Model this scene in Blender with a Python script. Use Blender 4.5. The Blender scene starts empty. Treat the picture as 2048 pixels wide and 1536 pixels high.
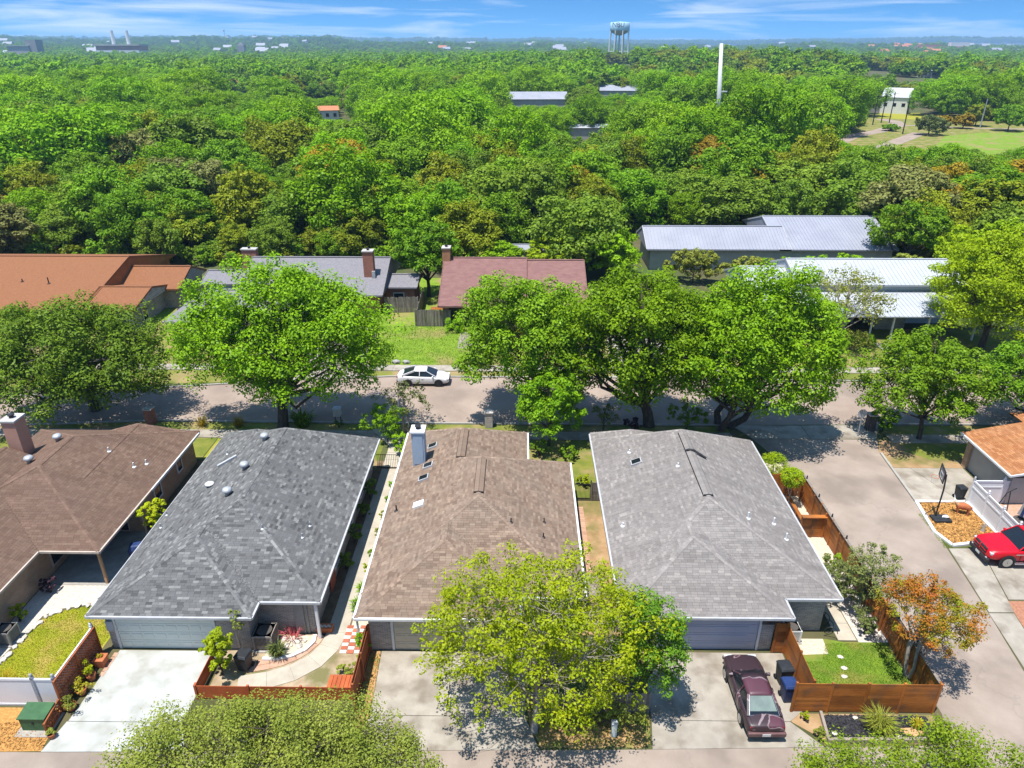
import bpy, bmesh, math, random
import numpy as np
from mathutils import Vector, Matrix, Euler
R = math.radians
sc = bpy.context.scene
COL = sc.collection
# ------------------------------------------------------------------ camera
F = 1420.0; PITCH = math.atan((768 - 92) / F); CAMZ = 27.5
cd = bpy.data.cameras.new('camera'); cam = bpy.data.objects.new('camera', cd); COL.objects.link(cam)
cd.sensor_width = 36; cd.lens = F / 2048 * 36; cd.clip_start = 0.5; cd.clip_end = 40000
cam.location = (0, 0, CAMZ); cam.rotation_euler = (R(90) - PITCH, 0, R(0.75)); sc.camera = cam
# ------------------------------------------------------------------ sky and sun
SUN = Vector((-0.19, -0.17, 1.0)).normalized()
w = bpy.data.worlds.new('World'); sc.world = w; w.use_nodes = True
nt = w.node_tree; nt.nodes.clear()
def N(nt, t, **k):
    n = nt.nodes.new(t)
    for a, b in k.items(): setattr(n, a, b)
    return n
def wmath(op, a, b=None, nt=nt):
    n = N(nt, 'ShaderNodeMath', operation=op)
    for i, q in enumerate((a, b)):
        if q is None: continue
        if isinstance(q, (int, float)): n.inputs[i].default_value = q
        else: nt.links.new(q, n.inputs[i])
    return n.outputs[0]
tc = N(nt, 'ShaderNodeTexCoord'); sp = N(nt, 'ShaderNodeSeparateXYZ'); nt.links.new(tc.outputs['Generated'], sp.inputs[0])
cb = N(nt, 'ShaderNodeCombineXYZ'); nt.links.new(sp.outputs[0], cb.inputs[0]); nt.links.new(sp.outputs[1], cb.inputs[1])
# clear dry air: the pale band at the horizon is thin, blue starts low
nt.links.new(wmath('ADD', wmath('MULTIPLY', wmath('MAXIMUM', sp.outputs[2], 0.0), 4.0), 0.16), cb.inputs[2])
nv = N(nt, 'ShaderNodeVectorMath', operation='NORMALIZE'); nt.links.new(cb.outputs[0], nv.inputs[0])
sky = N(nt, 'ShaderNodeTexSky', sky_type='NISHITA'); sky.sun_disc = False
sky.sun_elevation = math.asin(SUN.z); sky.sun_rotation = math.atan2(SUN.x, SUN.y)
sky.air_density = 1.0; sky.dust_density = 0.3; sky.ozone_density = 3.0; sky.altitude = 200
nt.links.new(nv.outputs[0], sky.inputs[0])
# thin cirrus streaks
mp = N(nt, 'ShaderNodeMapping'); mp.inputs['Scale'].default_value = (4.6, 4.6, 58); mp.inputs['Rotation'].default_value = (0, R(1.2), 0)
mp.inputs['Location'].default_value = (2.3, 0.4, 1.1)
nt.links.new(tc.outputs['Generated'], mp.inputs[0])
no = N(nt, 'ShaderNodeTexNoise'); no.inputs['Scale'].default_value = 1.0; no.inputs['Detail'].default_value = 6; no.inputs['Roughness'].default_value = 0.55; no.inputs['Distortion'].default_value = 0.5
nt.links.new(mp.outputs[0], no.inputs[0])
rp = N(nt, 'ShaderNodeValToRGB'); rp.color_ramp.elements[0].position = 0.49; rp.color_ramp.elements[1].position = 0.76
rp.color_ramp.elements[0].color = (0, 0, 0, 1); rp.color_ramp.elements[1].color = (0.75, 0.75, 0.75, 1)
nt.links.new(no.outputs[0], rp.inputs[0])
tint = N(nt, 'ShaderNodeMix', data_type='RGBA', blend_type='MULTIPLY'); tint.inputs[0].default_value = 1
nt.links.new(sky.outputs[0], tint.inputs[6]); tint.inputs[7].default_value = (0.50, 0.98, 1.22, 1)
mx = N(nt, 'ShaderNodeMix', data_type='RGBA'); nt.links.new(rp.outputs[0], mx.inputs[0]); nt.links.new(tint.outputs[2], mx.inputs[6])
mx.inputs[7].default_value = (6.6, 7.0, 7.6, 1)
bg = N(nt, 'ShaderNodeBackground'); bg.inputs[1].default_value = 0.1; nt.links.new(mx.outputs[2], bg.inputs[0])
wo = N(nt, 'ShaderNodeOutputWorld'); nt.links.new(bg.outputs[0], wo.inputs[0])
sl = bpy.data.lights.new('sun', 'SUN'); so = bpy.data.objects.new('sun', sl); COL.objects.link(so)
sl.energy = 4.8; sl.angle = R(0.53); sl.color = (1, 0.965, 0.9)
so.rotation_euler = SUN.to_track_quat('Z', 'Y').to_euler(); so.location = (0, 0, 80)
vs = sc.view_settings; vs.view_transform = 'Standard'; vs.look = 'None'; vs.exposure = 0.8; vs.gamma = 1; vs.use_curve_mapping = False
cy = sc.cycles; cy.use_denoising = True; cy.max_bounces = 6; cy.diffuse_bounces = 3; cy.glossy_bounces = 2; cy.transmission_bounces = 4; cy.transparent_max_bounces = 6; cy.volume_bounces = 0
# ------------------------------------------------------------------ materials
GK = 0.8
def mat(name, c, c2=None, s=2.0, rough=0.85, bump=0.0, bs=30.0, metal=0.0, spec=0.25, rnd=0.0, isl=0.0, det=5, stretch=(1, 1, 1), coat=0.0, lo=0.35, hi=0.65, c3=None, s3=0.3, crack=0.0):
    c, c2, c3 = [None if q is None else tuple(GK * v for v in q) for q in (c, c2, c3)]
    m = bpy.data.materials.new(name); m.use_nodes = True; t = m.node_tree; b = t.nodes['Principled BSDF']
    b.inputs['Roughness'].default_value = rough; b.inputs['Metallic'].default_value = metal
    b.inputs['Specular IOR Level'].default_value = spec; b.inputs['Coat Weight'].default_value = coat
    g = N(t, 'ShaderNodeNewGeometry'); mpn = N(t, 'ShaderNodeMapping'); mpn.inputs['Scale'].default_value = stretch
    t.links.new(g.outputs['Position'], mpn.inputs[0])
    col = None
    if c2 is not None:
        n = N(t, 'ShaderNodeTexNoise'); n.inputs['Scale'].default_value = s; n.inputs['Detail'].default_value = det; n.inputs['Roughness'].default_value = 0.6
        t.links.new(mpn.outputs[0], n.inputs[0])
        r = N(t, 'ShaderNodeValToRGB'); r.color_ramp.elements[0].position = lo; r.color_ramp.elements[1].position = hi
        r.color_ramp.elements[0].color = (*c, 1); r.color_ramp.elements[1].color = (*c2, 1)
        t.links.new(n.outputs[0], r.inputs[0]); col = r.outputs[0]
        if c3 is not None:
            n3 = N(t, 'ShaderNodeTexNoise'); n3.inputs['Scale'].default_value = s3; n3.inputs['Detail'].default_value = 4
            t.links.new(g.outputs['Position'], n3.inputs[0])
            r3 = N(t, 'ShaderNodeMapRange'); r3.inputs[1].default_value = 0.48; r3.inputs[2].default_value = 0.66
            t.links.new(n3.outputs[0], r3.inputs[0])
            x3 = N(t, 'ShaderNodeMix', data_type='RGBA'); t.links.new(r3.outputs[0], x3.inputs[0]); t.links.new(col, x3.inputs[6]); x3.inputs[7].default_value = (*c3, 1); col = x3.outputs[2]
        if crack:
            nd = N(t, 'ShaderNodeTexNoise'); nd.inputs['Scale'].default_value = 1.1; nd.inputs['Detail'].default_value = 4; t.links.new(g.outputs['Position'], nd.inputs[0])
            av = N(t, 'ShaderNodeVectorMath', operation='ADD'); sv = N(t, 'ShaderNodeVectorMath', operation='SCALE'); sv.inputs['Scale'].default_value = 1.6; t.links.new(nd.outputs['Color'], sv.inputs[0]); t.links.new(g.outputs['Position'], av.inputs[0]); t.links.new(sv.outputs[0], av.inputs[1])
            vo = N(t, 'ShaderNodeTexVoronoi', feature='DISTANCE_TO_EDGE'); vo.inputs['Scale'].default_value = crack; t.links.new(av.outputs[0], vo.inputs['Vector'])
            mr_ = N(t, 'ShaderNodeMapRange'); mr_.inputs[1].default_value = 0.0; mr_.inputs[2].default_value = 0.016 * crack / 0.25; mr_.inputs[3].default_value = 0.22; mr_.inputs[4].default_value = 0.0; t.links.new(vo.outputs['Distance'], mr_.inputs[0])
            xc = N(t, 'ShaderNodeMix', data_type='RGBA'); t.links.new(mr_.outputs[0], xc.inputs[0]); t.links.new(col, xc.inputs[6]); xc.inputs[7].default_value = (0.13, 0.11, 0.10, 1); col = xc.outputs[2]
    else:
        rg = N(t, 'ShaderNodeRGB'); rg.outputs[0].default_value = (*c, 1); col = rg.outputs[0]
    if rnd or isl:
        h = N(t, 'ShaderNodeHueSaturation'); t.links.new(col, h.inputs['Color'])
        v = None
        if rnd:
            oi = N(t, 'ShaderNodeObjectInfo'); v = wmath('MULTIPLY', wmath('SUBTRACT', oi.outputs['Random'], 0.5, t), 2 * rnd, t)
        if isl:
            v2 = wmath('MULTIPLY', wmath('SUBTRACT', g.outputs['Random Per Island'], 0.5, t), 2 * isl, t)
            v = v2 if v is None else wmath('ADD', v, v2, t)
        t.links.new(wmath('ADD', v, 1.0, t), h.inputs['Value']); col = h.outputs[0]
    t.links.new(col, b.inputs['Base Color'])
    if bump:
        n2 = N(t, 'ShaderNodeTexNoise'); n2.inputs['Scale'].default_value = bs; n2.inputs['Detail'].default_value = 4
        t.links.new(mpn.outputs[0], n2.inputs[0])
        bp = N(t, 'ShaderNodeBump'); bp.inputs['Strength'].default_value = bump; bp.inputs['Distance'].default_value = 0.03
        t.links.new(n2.outputs[0], bp.inputs['Height']); t.links.new(bp.outputs[0], b.inputs['Normal'])
    return m
def brickmat(name, c1, c2, mortar, bw=0.23, bh=0.075, ms=0.012, rough=0.9):
    m = bpy.data.materials.new(name); m.use_nodes = True; t = m.node_tree; b = t.nodes['Principled BSDF']; b.inputs['Roughness'].default_value = rough; b.inputs['Specular IOR Level'].default_value = 0.15
    g = N(t, 'ShaderNodeNewGeometry'); s = N(t, 'ShaderNodeSeparateXYZ'); t.links.new(g.outputs['Position'], s.inputs[0])
    c = N(t, 'ShaderNodeCombineXYZ'); t.links.new(wmath('ADD', s.outputs[0], s.outputs[1], t), c.inputs[0]); t.links.new(s.outputs[2], c.inputs[1])
    k = N(t, 'ShaderNodeTexBrick'); k.inputs['Scale'].default_value = 1; k.inputs['Mortar Size'].default_value = ms; k.inputs['Brick Width'].default_value = bw; k.inputs['Row Height'].default_value = bh; k.inputs['Bias'].default_value = -0.1
    k.inputs['Color1'].default_value = (*c1, 1); k.inputs['Color2'].default_value = (*c2, 1); k.inputs['Mortar'].default_value = (*mortar, 1)
    t.links.new(c.outputs[0], k.inputs[0])
    n = N(t, 'ShaderNodeTexNoise'); n.inputs['Scale'].default_value = 1.3; n.inputs['Detail'].default_value = 5; t.links.new(g.outputs['Position'], n.inputs[0])
    h = N(t, 'ShaderNodeHueSaturation'); t.links.new(k.outputs[0], h.inputs['Color']); t.links.new(wmath('ADD', wmath('MULTIPLY', n.outputs[0], 0.7, t), 0.65, t), h.inputs['Value'])
    t.links.new(h.outputs[0], b.inputs['Base Color'])
    bp = N(t, 'ShaderNodeBump'); bp.inputs['Strength'].default_value = 0.6; bp.inputs['Distance'].default_value = 0.02; bp.invert = True
    t.links.new(k.outputs['Fac'], bp.inputs['Height']); t.links.new(bp.outputs[0], b.inputs['Normal'])
    return m
def shmat(name, stops, weather, wamt=0.35, ws=0.35):
    """shingle colour: each shingle draws its own tone, plus broad weathering"""
    m = bpy.data.materials.new(name); m.use_nodes = True; t = m.node_tree; b = t.nodes['Principled BSDF']; b.inputs['Roughness'].default_value = 0.95; b.inputs['Specular IOR Level'].default_value = 0.12
    g = N(t, 'ShaderNodeNewGeometry'); oi = N(t, 'ShaderNodeObjectInfo')
    f = wmath('FRACT', wmath('ADD', g.outputs['Random Per Island'], oi.outputs['Random'], t), None, t)
    r = N(t, 'ShaderNodeValToRGB'); r.color_ramp.interpolation = 'LINEAR'
    while len(r.color_ramp.elements) < len(stops): r.color_ramp.elements.new(0.5)
    for e, (p, c) in zip(r.color_ramp.elements, stops): e.position = p; e.color = (*c, 1)
    t.links.new(f, r.inputs[0])
    n = N(t, 'ShaderNodeTexNoise'); n.inputs['Scale'].default_value = ws; n.inputs['Detail'].default_value = 6; n.inputs['Roughness'].default_value = 0.65; t.links.new(g.outputs['Position'], n.inputs[0])
    mr = N(t, 'ShaderNodeMapRange'); mr.inputs[1].default_value = 0.42; mr.inputs[2].default_value = 0.7; mr.inputs[4].default_value = wamt; t.links.new(n.outputs[0], mr.inputs[0])
    x = N(t, 'ShaderNodeMix', data_type='RGBA'); t.links.new(mr.outputs[0], x.inputs[0]); t.links.new(r.outputs[0], x.inputs[6]); x.inputs[7].default_value = (*weather, 1)
    n2 = N(t, 'ShaderNodeTexNoise'); n2.inputs['Scale'].default_value = 40; n2.inputs['Detail'].default_value = 3; t.links.new(g.outputs['Position'], n2.inputs[0])
    ms = N(t, 'ShaderNodeMapping'); ms.inputs['Scale'].default_value = (0.22, 2.4, 0.4); t.links.new(g.outputs['Position'], ms.inputs[0])
    n4 = N(t, 'ShaderNodeTexNoise'); n4.inputs['Scale'].default_value = 1.0; n4.inputs['Detail'].default_value = 5; n4.inputs['Roughness'].default_value = 0.65; t.links.new(ms.outputs[0], n4.inputs[0])
    r4_ = N(t, 'ShaderNodeMapRange'); r4_.inputs[1].default_value = 0.35; r4_.inputs[2].default_value = 0.68; r4_.inputs[3].default_value = 1.06; r4_.inputs[4].default_value = 0.82; t.links.new(n4.outputs[0], r4_.inputs[0])
    h = N(t, 'ShaderNodeHueSaturation'); t.links.new(x.outputs[2], h.inputs['Color']); t.links.new(wmath('MULTIPLY', wmath('ADD', wmath('MULTIPLY', n2.outputs[0], 0.6, t), 0.7, t), r4_.outputs[0], t), h.inputs['Value'])
    t.links.new(h.outputs[0], b.inputs['Base Color'])
    bp = N(t, 'ShaderNodeBump'); bp.inputs['Strength'].default_value = 0.25; bp.inputs['Distance'].default_value = 0.01; t.links.new(n2.outputs[0], bp.inputs['Height']); t.links.new(bp.outputs[0], b.inputs['Normal'])
    return m
def leafmat(name, cd_, cm_, cl_, tr=0.3, obj=0.18, patch=None, ps=0.25):
    m = bpy.data.materials.new(name); m.use_nodes = True; t = m.node_tree; t.nodes.remove(t.nodes['Principled BSDF'])
    g = N(t, 'ShaderNodeNewGeometry'); oi = N(t, 'ShaderNodeObjectInfo')
    r = N(t, 'ShaderNodeValToRGB'); r.color_ramp.elements.new(0.5)
    for e, p, c in zip(r.color_ramp.elements, (0, 0.5, 1), (cd_, cm_, cl_)): e.position = p; e.color = (*c, 1)
    n = N(t, 'ShaderNodeTexNoise'); n.inputs['Scale'].default_value = 0.9; n.inputs['Detail'].default_value = 2; t.links.new(g.outputs['Position'], n.inputs[0])
    f = wmath('ADD', wmath('MULTIPLY', g.outputs['Random Per Island'], 0.6, t), wmath('SUBTRACT', wmath('MULTIPLY', n.outputs[0], 1.0, t), 0.3, t), t)
    t.links.new(f, r.inputs[0]); col = r.outputs[0]
    if patch:
        n3 = N(t, 'ShaderNodeTexNoise'); n3.inputs['Scale'].default_value = ps; n3.inputs['Detail'].default_value = 3; t.links.new(g.outputs['Position'], n3.inputs[0])
        mr = N(t, 'ShaderNodeMapRange'); mr.inputs[1].default_value = 0.46; mr.inputs[2].default_value = 0.6; t.links.new(n3.outputs[0], mr.inputs[0])
        x = N(t, 'ShaderNodeMix', data_type='RGBA'); t.links.new(mr.outputs[0], x.inputs[0]); t.links.new(col, x.inputs[6]); x.inputs[7].default_value = (*patch, 1); col = x.outputs[2]
    h = N(t, 'ShaderNodeHueSaturation'); t.links.new(col, h.inputs['Color'])
    ns = N(t, 'ShaderNodeTexNoise'); ns.inputs['Scale'].default_value = 0.035; ns.inputs['Detail'].default_value = 2; t.links.new(g.outputs['Position'], ns.inputs[0])
    t.links.new(wmath('ADD', wmath('ADD', wmath('MULTIPLY', oi.outputs['Random'], 2 * obj, t), wmath('MULTIPLY', ns.outputs[0], 0.5, t), t), 0.75 - obj, t), h.inputs['Value'])
    t.links.new(wmath('ADD', wmath('MULTIPLY', wmath('FRACT', wmath('MULTIPLY', oi.outputs['Random'], 7.31, t), None, t), 0.016, t), 0.486, t), h.inputs['Hue'])
    d = N(t, 'ShaderNodeBsdfDiffuse'); tr_ = N(t, 'ShaderNodeBsdfTranslucent'); gl = N(t, 'ShaderNodeBsdfGlossy'); gl.inputs['Roughness'].default_value = 0.45
    for q in (d, tr_): t.links.new(h.outputs[0], q.inputs['Color'])
    gl.inputs['Color'].default_value = (1, 1, 1, 1)
    a = N(t, 'ShaderNodeMixShader'); a.inputs[0].default_value = tr; t.links.new(d.outputs[0], a.inputs[1]); t.links.new(tr_.outputs[0], a.inputs[2])
    a2 = N(t, 'ShaderNodeMixShader'); a2.inputs[0].default_value = 0.006; t.links.new(a.outputs[0], a2.inputs[1]); t.links.new(gl.outputs[0], a2.inputs[2])
    t.links.new(a2.outputs[0], t.nodes['Material Output'].inputs[0])
    return m
MT = {}
MT['ground'] = mat('ground_soil', (0.07, 0.075, 0.025), (0.13, 0.11, 0.055), 0.25, 0.95, 0.5, 6, c3=(0.07, 0.11, 0.025), s3=0.06)
MT['asphalt'] = mat('asphalt', (0.307, 0.236, 0.191), (0.381, 0.3, 0.242), 0.35, 0.92, 0.35, 60, det=8, c3=(0.266, 0.206, 0.168), s3=0.22, crack=0.09)
MT['alley'] = mat('alley_asphalt', (0.299, 0.238, 0.193), (0.373, 0.302, 0.25), 0.5, 0.92, 0.35, 60, det=8, c3=(0.246, 0.195, 0.161), s3=0.3, crack=0.1)
MT['concrete'] = mat('concrete', (0.313, 0.275, 0.224), (0.413, 0.367, 0.308), 0.9, 0.9, 0.2, 40, rnd=0.06, det=8, c3=(0.231, 0.193, 0.151), s3=0.8)
MT['white_concrete'] = mat('pale_concrete', (0.431, 0.434, 0.407), (0.484, 0.486, 0.457), 1.2, 0.85, 0.15, 40, rnd=0.02, det=8, c3=(0.358, 0.351, 0.308), s3=0.9)
MT['path'] = mat('path_concrete', (0.426, 0.372, 0.294), (0.507, 0.454, 0.369), 1.4, 0.9, 0.15, 40, rnd=0.05, det=7)
MT['kerb'] = mat('kerb_concrete', (0.32, 0.296, 0.264), (0.416, 0.392, 0.352), 2, 0.9, 0.2, 30)
MT['dirt'] = mat('dirt', (0.33, 0.20, 0.10), (0.44, 0.29, 0.16), 1.2, 0.97, 0.5, 18, det=7, c3=(0.18, 0.16, 0.05), s3=0.5)
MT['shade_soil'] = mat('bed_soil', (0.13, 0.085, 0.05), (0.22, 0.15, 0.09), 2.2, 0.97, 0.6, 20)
MT['litter'] = mat('leaf_litter', (0.34, 0.19, 0.08), (0.5, 0.32, 0.15), 5, 0.97, 0.7, 25, det=4, c3=(0.2, 0.2, 0.05), s3=1.5)
MT['court'] = mat('tan_soil', (0.30, 0.215, 0.13), (0.46, 0.36, 0.24), 1.6, 0.95, 0.7, 20, det=8, c3=(0.19, 0.17, 0.07), s3=0.7)
MT['gravel'] = mat('cream_gravel', (0.50, 0.42, 0.30), (0.68, 0.60, 0.47), 9, 0.95, 0.8, 26, det=3)
MT['graystone'] = mat('limestone_gravel', (0.48, 0.42, 0.36), (0.66, 0.6, 0.53), 7, 0.95, 0.8, 20, det=3)
MT['lawn_y'] = mat('dry_lawn', (0.24, 0.27, 0.012), (0.34, 0.33, 0.02), 1.0, 0.97, 0.5, 50, c3=(0.40, 0.30, 0.07), s3=0.7)
MT['lawn_g'] = mat('green_lawn', (0.105, 0.185, 0.018), (0.179, 0.273, 0.024), 1.4, 0.97, 0.5, 50, c3=(0.252, 0.211, 0.054), s3=0.45)
MT['lawn_b'] = mat('bright_lawn', (0.137, 0.232, 0.0156), (0.21, 0.31, 0.026), 0.9, 0.97, 0.5, 40, c3=(0.273, 0.232, 0.078), s3=0.22)
MT['lawn_p'] = mat('patchy_lawn', (0.12, 0.16, 0.02), (0.22, 0.22, 0.04), 0.7, 0.97, 0.5, 40, c3=(0.34, 0.24, 0.12), s3=0.4)
MT['blade_y'] = leafmat('grass_dry', (0.19, 0.24, 0.010), (0.29, 0.31, 0.015), (0.42, 0.37, 0.03), 0.25)
MT['blade_g'] = leafmat('grass_green', (0.105, 0.202, 0.013), (0.179, 0.294, 0.0182), (0.263, 0.336, 0.026), 0.25)
MT['mulch'] = mat('orange_mulch', (0.36, 0.17, 0.045), (0.55, 0.29, 0.09), 8, 0.95, 0.7, 25, isl=0.35)
MT['mulch_black'] = mat('black_mulch', (0.018, 0.017, 0.02), (0.05, 0.048, 0.055), 9, 0.95, 0.7, 25, isl=0.5)
MT['mulch_red'] = mat('red_mulch', (0.30, 0.13, 0.08), (0.42, 0.2, 0.12), 8, 0.95, 0.7, 25, isl=0.3)
MT['white'] = mat('white_vinyl', (0.76, 0.76, 0.78), (0.80, 0.80, 0.81), 1.2, 0.5, rnd=0.02, spec=0.4)
MT['trim'] = mat('white_trim', (0.74, 0.73, 0.72), (0.80, 0.79, 0.78), 1.5, 0.6)
MT['greytrim'] = mat('grey_gutter', (0.42, 0.42, 0.43), (0.52, 0.51, 0.52), 2, 0.5)
MT['tantrim'] = mat('tan_trim', (0.50, 0.40, 0.33), (0.58, 0.48, 0.40), 2, 0.6)
MT['dark'] = mat('dark_metal', (0.022, 0.022, 0.025), (0.035, 0.035, 0.038), 3, 0.5)
MT['black'] = mat('black_plastic', (0.018, 0.02, 0.024), (0.03, 0.033, 0.038), 4, 0.55, spec=0.35)
MT['blue'] = mat('blue_plastic', (0.012, 0.03, 0.11), (0.02, 0.045, 0.15), 4, 0.5, spec=0.35)
MT['galv'] = mat('galvanised', (0.42, 0.44, 0.46), (0.55, 0.57, 0.59), 5, 0.45, metal=0.3)
MT['ac'] = mat('ac_grey', (0.30, 0.29, 0.28), (0.36, 0.35, 0.34), 4, 0.6)
MT['actan'] = mat('ac_tan', (0.36, 0.31, 0.27), (0.42, 0.37, 0.33), 4, 0.6)
MT['green_box'] = mat('green_paint', (0.03, 0.10, 0.035), (0.05, 0.14, 0.05), 3, 0.55, spec=0.35)
MT['brick_grey'] = brickmat('weathered_brick', (0.377, 0.317, 0.288), (0.2, 0.17, 0.171), (0.464, 0.431, 0.377))
MT['brick_tan'] = brickmat('tan_brick', (0.377, 0.246, 0.156), (0.295, 0.18, 0.115), (0.369, 0.295, 0.221))
MT['brick_red'] = brickmat('red_brick', (0.271, 0.0697, 0.041), (0.344, 0.107, 0.0574), (0.295, 0.205, 0.164))
MT['brick_orange'] = brickmat('orange_brick', (0.41, 0.164, 0.0656), (0.344, 0.123, 0.0492), (0.344, 0.246, 0.164))
MT['stone'] = brickmat('rubble_stone', (0.344, 0.303, 0.254), (0.238, 0.205, 0.172), (0.377, 0.353, 0.312), 0.42, 0.24, 0.03)
MT['wall_w'] = mat('pale_siding', (0.52, 0.60, 0.68), (0.60, 0.67, 0.73), 1, 0.7, 0.3, 1, stretch=(0.1, 0.1, 12))
MT['wall_grey'] = mat('grey_render', (0.40, 0.38, 0.35), (0.48, 0.46, 0.43), 1, 0.85)
MT['wall_brown'] = mat('brown_siding', (0.30, 0.115, 0.035), (0.38, 0.15, 0.05), 1, 0.8)
MT['wall_dark'] = mat('dark_siding', (0.07, 0.06, 0.055), (0.11, 0.095, 0.085), 1, 0.8)
MT['door_mint'] = mat('mint_door', (0.72, 0.74, 0.66), (0.77, 0.79, 0.71), 1, 0.6)
MT['door_grey'] = mat('blue_grey_door', (0.426, 0.426, 0.515), (0.47, 0.47, 0.56), 1, 0.6)
MT['door_tan'] = mat('tan_door', (0.577, 0.502, 0.389), (0.627, 0.552, 0.439), 1, 0.6)
MT['glass'] = mat('dark_glass', (0.012, 0.016, 0.02), None, rough=0.08, spec=0.6)
MT['chim_blue'] = mat('blue_grey_paint', (0.36, 0.44, 0.54), (0.42, 0.5, 0.6), 1, 0.6)
MT['chim_pink'] = mat('pink_paint', (0.51, 0.263, 0.19), (0.563, 0.304, 0.219), 1.5, 0.8)
MT['cap'] = mat('chimney_cap', (0.42, 0.40, 0.38), (0.52, 0.5, 0.47), 3, 0.8)
MT['wood_red'] = mat('red_stained_wood', (0.399, 0.0825, 0.0234), (0.494, 0.121, 0.039), 2, 0.65, 0.2, 20, rnd=0.14, stretch=(0.9, 0.9, 0.52))
MT['wood_redbrown'] = mat('red_brown_wood', (0.288, 0.0825, 0.0304), (0.408, 0.121, 0.044), 2, 0.8, 0.2, 20, rnd=0.12, stretch=(0.9, 0.9, 0.32))
MT['wood_orange'] = mat('cedar_stained_wood', (0.304, 0.0954, 0.0195), (0.46, 0.159, 0.0325), 1.6, 0.55, 0.25, 20, rnd=0.25, stretch=(0.46, 0.53, 0.9), c3=(0.202, 0.0901, 0.039), s3=0.9)
MT['wood_grey'] = mat('weathered_wood', (0.17, 0.14, 0.12), (0.30, 0.26, 0.22), 2, 0.9, 0.3, 20, rnd=0.3, stretch=(4, 4, 0.5))
MT['wood_tan'] = mat('tan_post', (0.44, 0.25, 0.13), (0.52, 0.31, 0.17), 2, 0.7)
MT['timber'] = mat('timber_edging', (0.26, 0.21, 0.17), (0.36, 0.3, 0.25), 2, 0.9, 0.3, 20)
MT['terracotta'] = mat('terracotta', (0.45, 0.13, 0.05), (0.55, 0.19, 0.08), 5, 0.8, rnd=0.15)
MT['paver_red'] = mat('red_paver', (0.44, 0.11, 0.06), (0.52, 0.16, 0.09), 6, 0.85, rnd=0.15)
MT['paver_white'] = mat('white_paver', (0.62, 0.58, 0.52), (0.70, 0.66, 0.6), 6, 0.85, rnd=0.06)
MT['paver_pink'] = mat('pink_paver', (0.46, 0.27, 0.18), (0.56, 0.34, 0.24), 4, 0.9, 0.2, 30, rnd=0.16)
MT['rock'] = mat('limestone', (0.42, 0.38, 0.33), (0.62, 0.57, 0.5), 3, 0.95, 0.6, 12, rnd=0.15, isl=0.15)
MT['rock_o'] = mat('orange_rock', (0.50, 0.26, 0.12), (0.62, 0.38, 0.2), 3, 0.95, 0.6, 12)
MT['rubber'] = mat('rubber', (0.02, 0.02, 0.022), None, rough=0.85)
MT['chrome'] = mat('alloy', (0.62, 0.63, 0.65), None, rough=0.25, metal=0.9)
MT['bark'] = mat('bark', (0.06, 0.048, 0.038), (0.13, 0.105, 0.085), 3, 0.95, 0.7, 14, stretch=(2, 2, 0.5))
MT['bark_pale'] = mat('pale_bark', (0.30, 0.25, 0.20), (0.42, 0.36, 0.3), 3, 0.95, 0.4, 14, stretch=(2, 2, 0.5))
MT['metal_white'] = mat('white_metal_roof', (0.423, 0.44, 0.482), (0.474, 0.491, 0.524), 0.4, 0.5, spec=0.4)
MT['metal_grey'] = mat('galvalume_roof', (0.289, 0.2975, 0.3485), (0.34, 0.3485, 0.3995), 0.3, 0.5, spec=0.4)
MT['roof_orange'] = mat('orange_shingles', (0.236, 0.095, 0.0432), (0.287, 0.126, 0.0594), 5, 0.95, 0.5, 8, det=8)
MT['roof_grey'] = mat('grey_shingles', (0.19, 0.18, 0.195), (0.25, 0.235, 0.25), 5, 0.95, 0.5, 8, det=8)
MT['roof_maroon'] = mat('maroon_shingles', (0.202, 0.102, 0.092), (0.258, 0.138, 0.121), 3, 0.95, 0.5, 8, det=8, stretch=(0.46, 0.9, 0.9))
MT['roof_tile'] = mat('far_tile_roof', (0.46, 0.17, 0.085), (0.54, 0.23, 0.12), 2, 0.95)
MT['deck'] = mat('roof_underlay', (0.05, 0.047, 0.045), None, rough=0.95)
MT['sh_grey'] = shmat('slate_grey_shingle', [(0, (0.0655, 0.0649, 0.0652)), (0.13, (0.0885, 0.0879, 0.0879)), (0.2, (0.108, 0.107, 0.106)), (0.76, (0.121, 0.119, 0.118)), (0.84, (0.147, 0.146, 0.143)), (1, (0.197, 0.194, 0.186))], (0.125, 0.121, 0.116), 0.15)
MT['sh_brown'] = shmat('brown_shingle', [(0, (0.141, 0.096, 0.0711)), (0.3, (0.184, 0.127, 0.0929)), (0.75, (0.211, 0.15, 0.111)), (1, (0.259, 0.188, 0.138))], (0.193, 0.153, 0.123), 0.5)
MT['sh_worn'] = shmat('worn_grey_shingle', [(0, (0.167, 0.149, 0.14)), (0.4, (0.194, 0.176, 0.166)), (0.85, (0.218, 0.197, 0.184)), (1, (0.273, 0.246, 0.227))], (0.175, 0.153, 0.144), 0.5)
MT['sh_dark'] = shmat('dark_brown_shingle', [(0, (0.121, 0.0744, 0.0542)), (0.5, (0.14, 0.0885, 0.0647)), (1, (0.162, 0.106, 0.0779))], (0.113, 0.0719, 0.057), 0.45)
MT['sh_orange'] = shmat('orange_shingle', [(0, (0.27, 0.105, 0.0413)), (0.5, (0.323, 0.139, 0.0562)), (1, (0.375, 0.18, 0.0825))], (0.345, 0.18, 0.0975), 0.3)
LM = {}
LM['oak'] = leafmat('leaf_red_oak', (0.0972, 0.207, 0.00567), (0.168, 0.329, 0.0081), (0.272, 0.463, 0.013), 0.36)
LM['oak2'] = leafmat('leaf_oak_mid', (0.0795, 0.175, 0.00655), (0.134, 0.273, 0.00979), (0.22, 0.384, 0.0164), 0.27)
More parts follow.
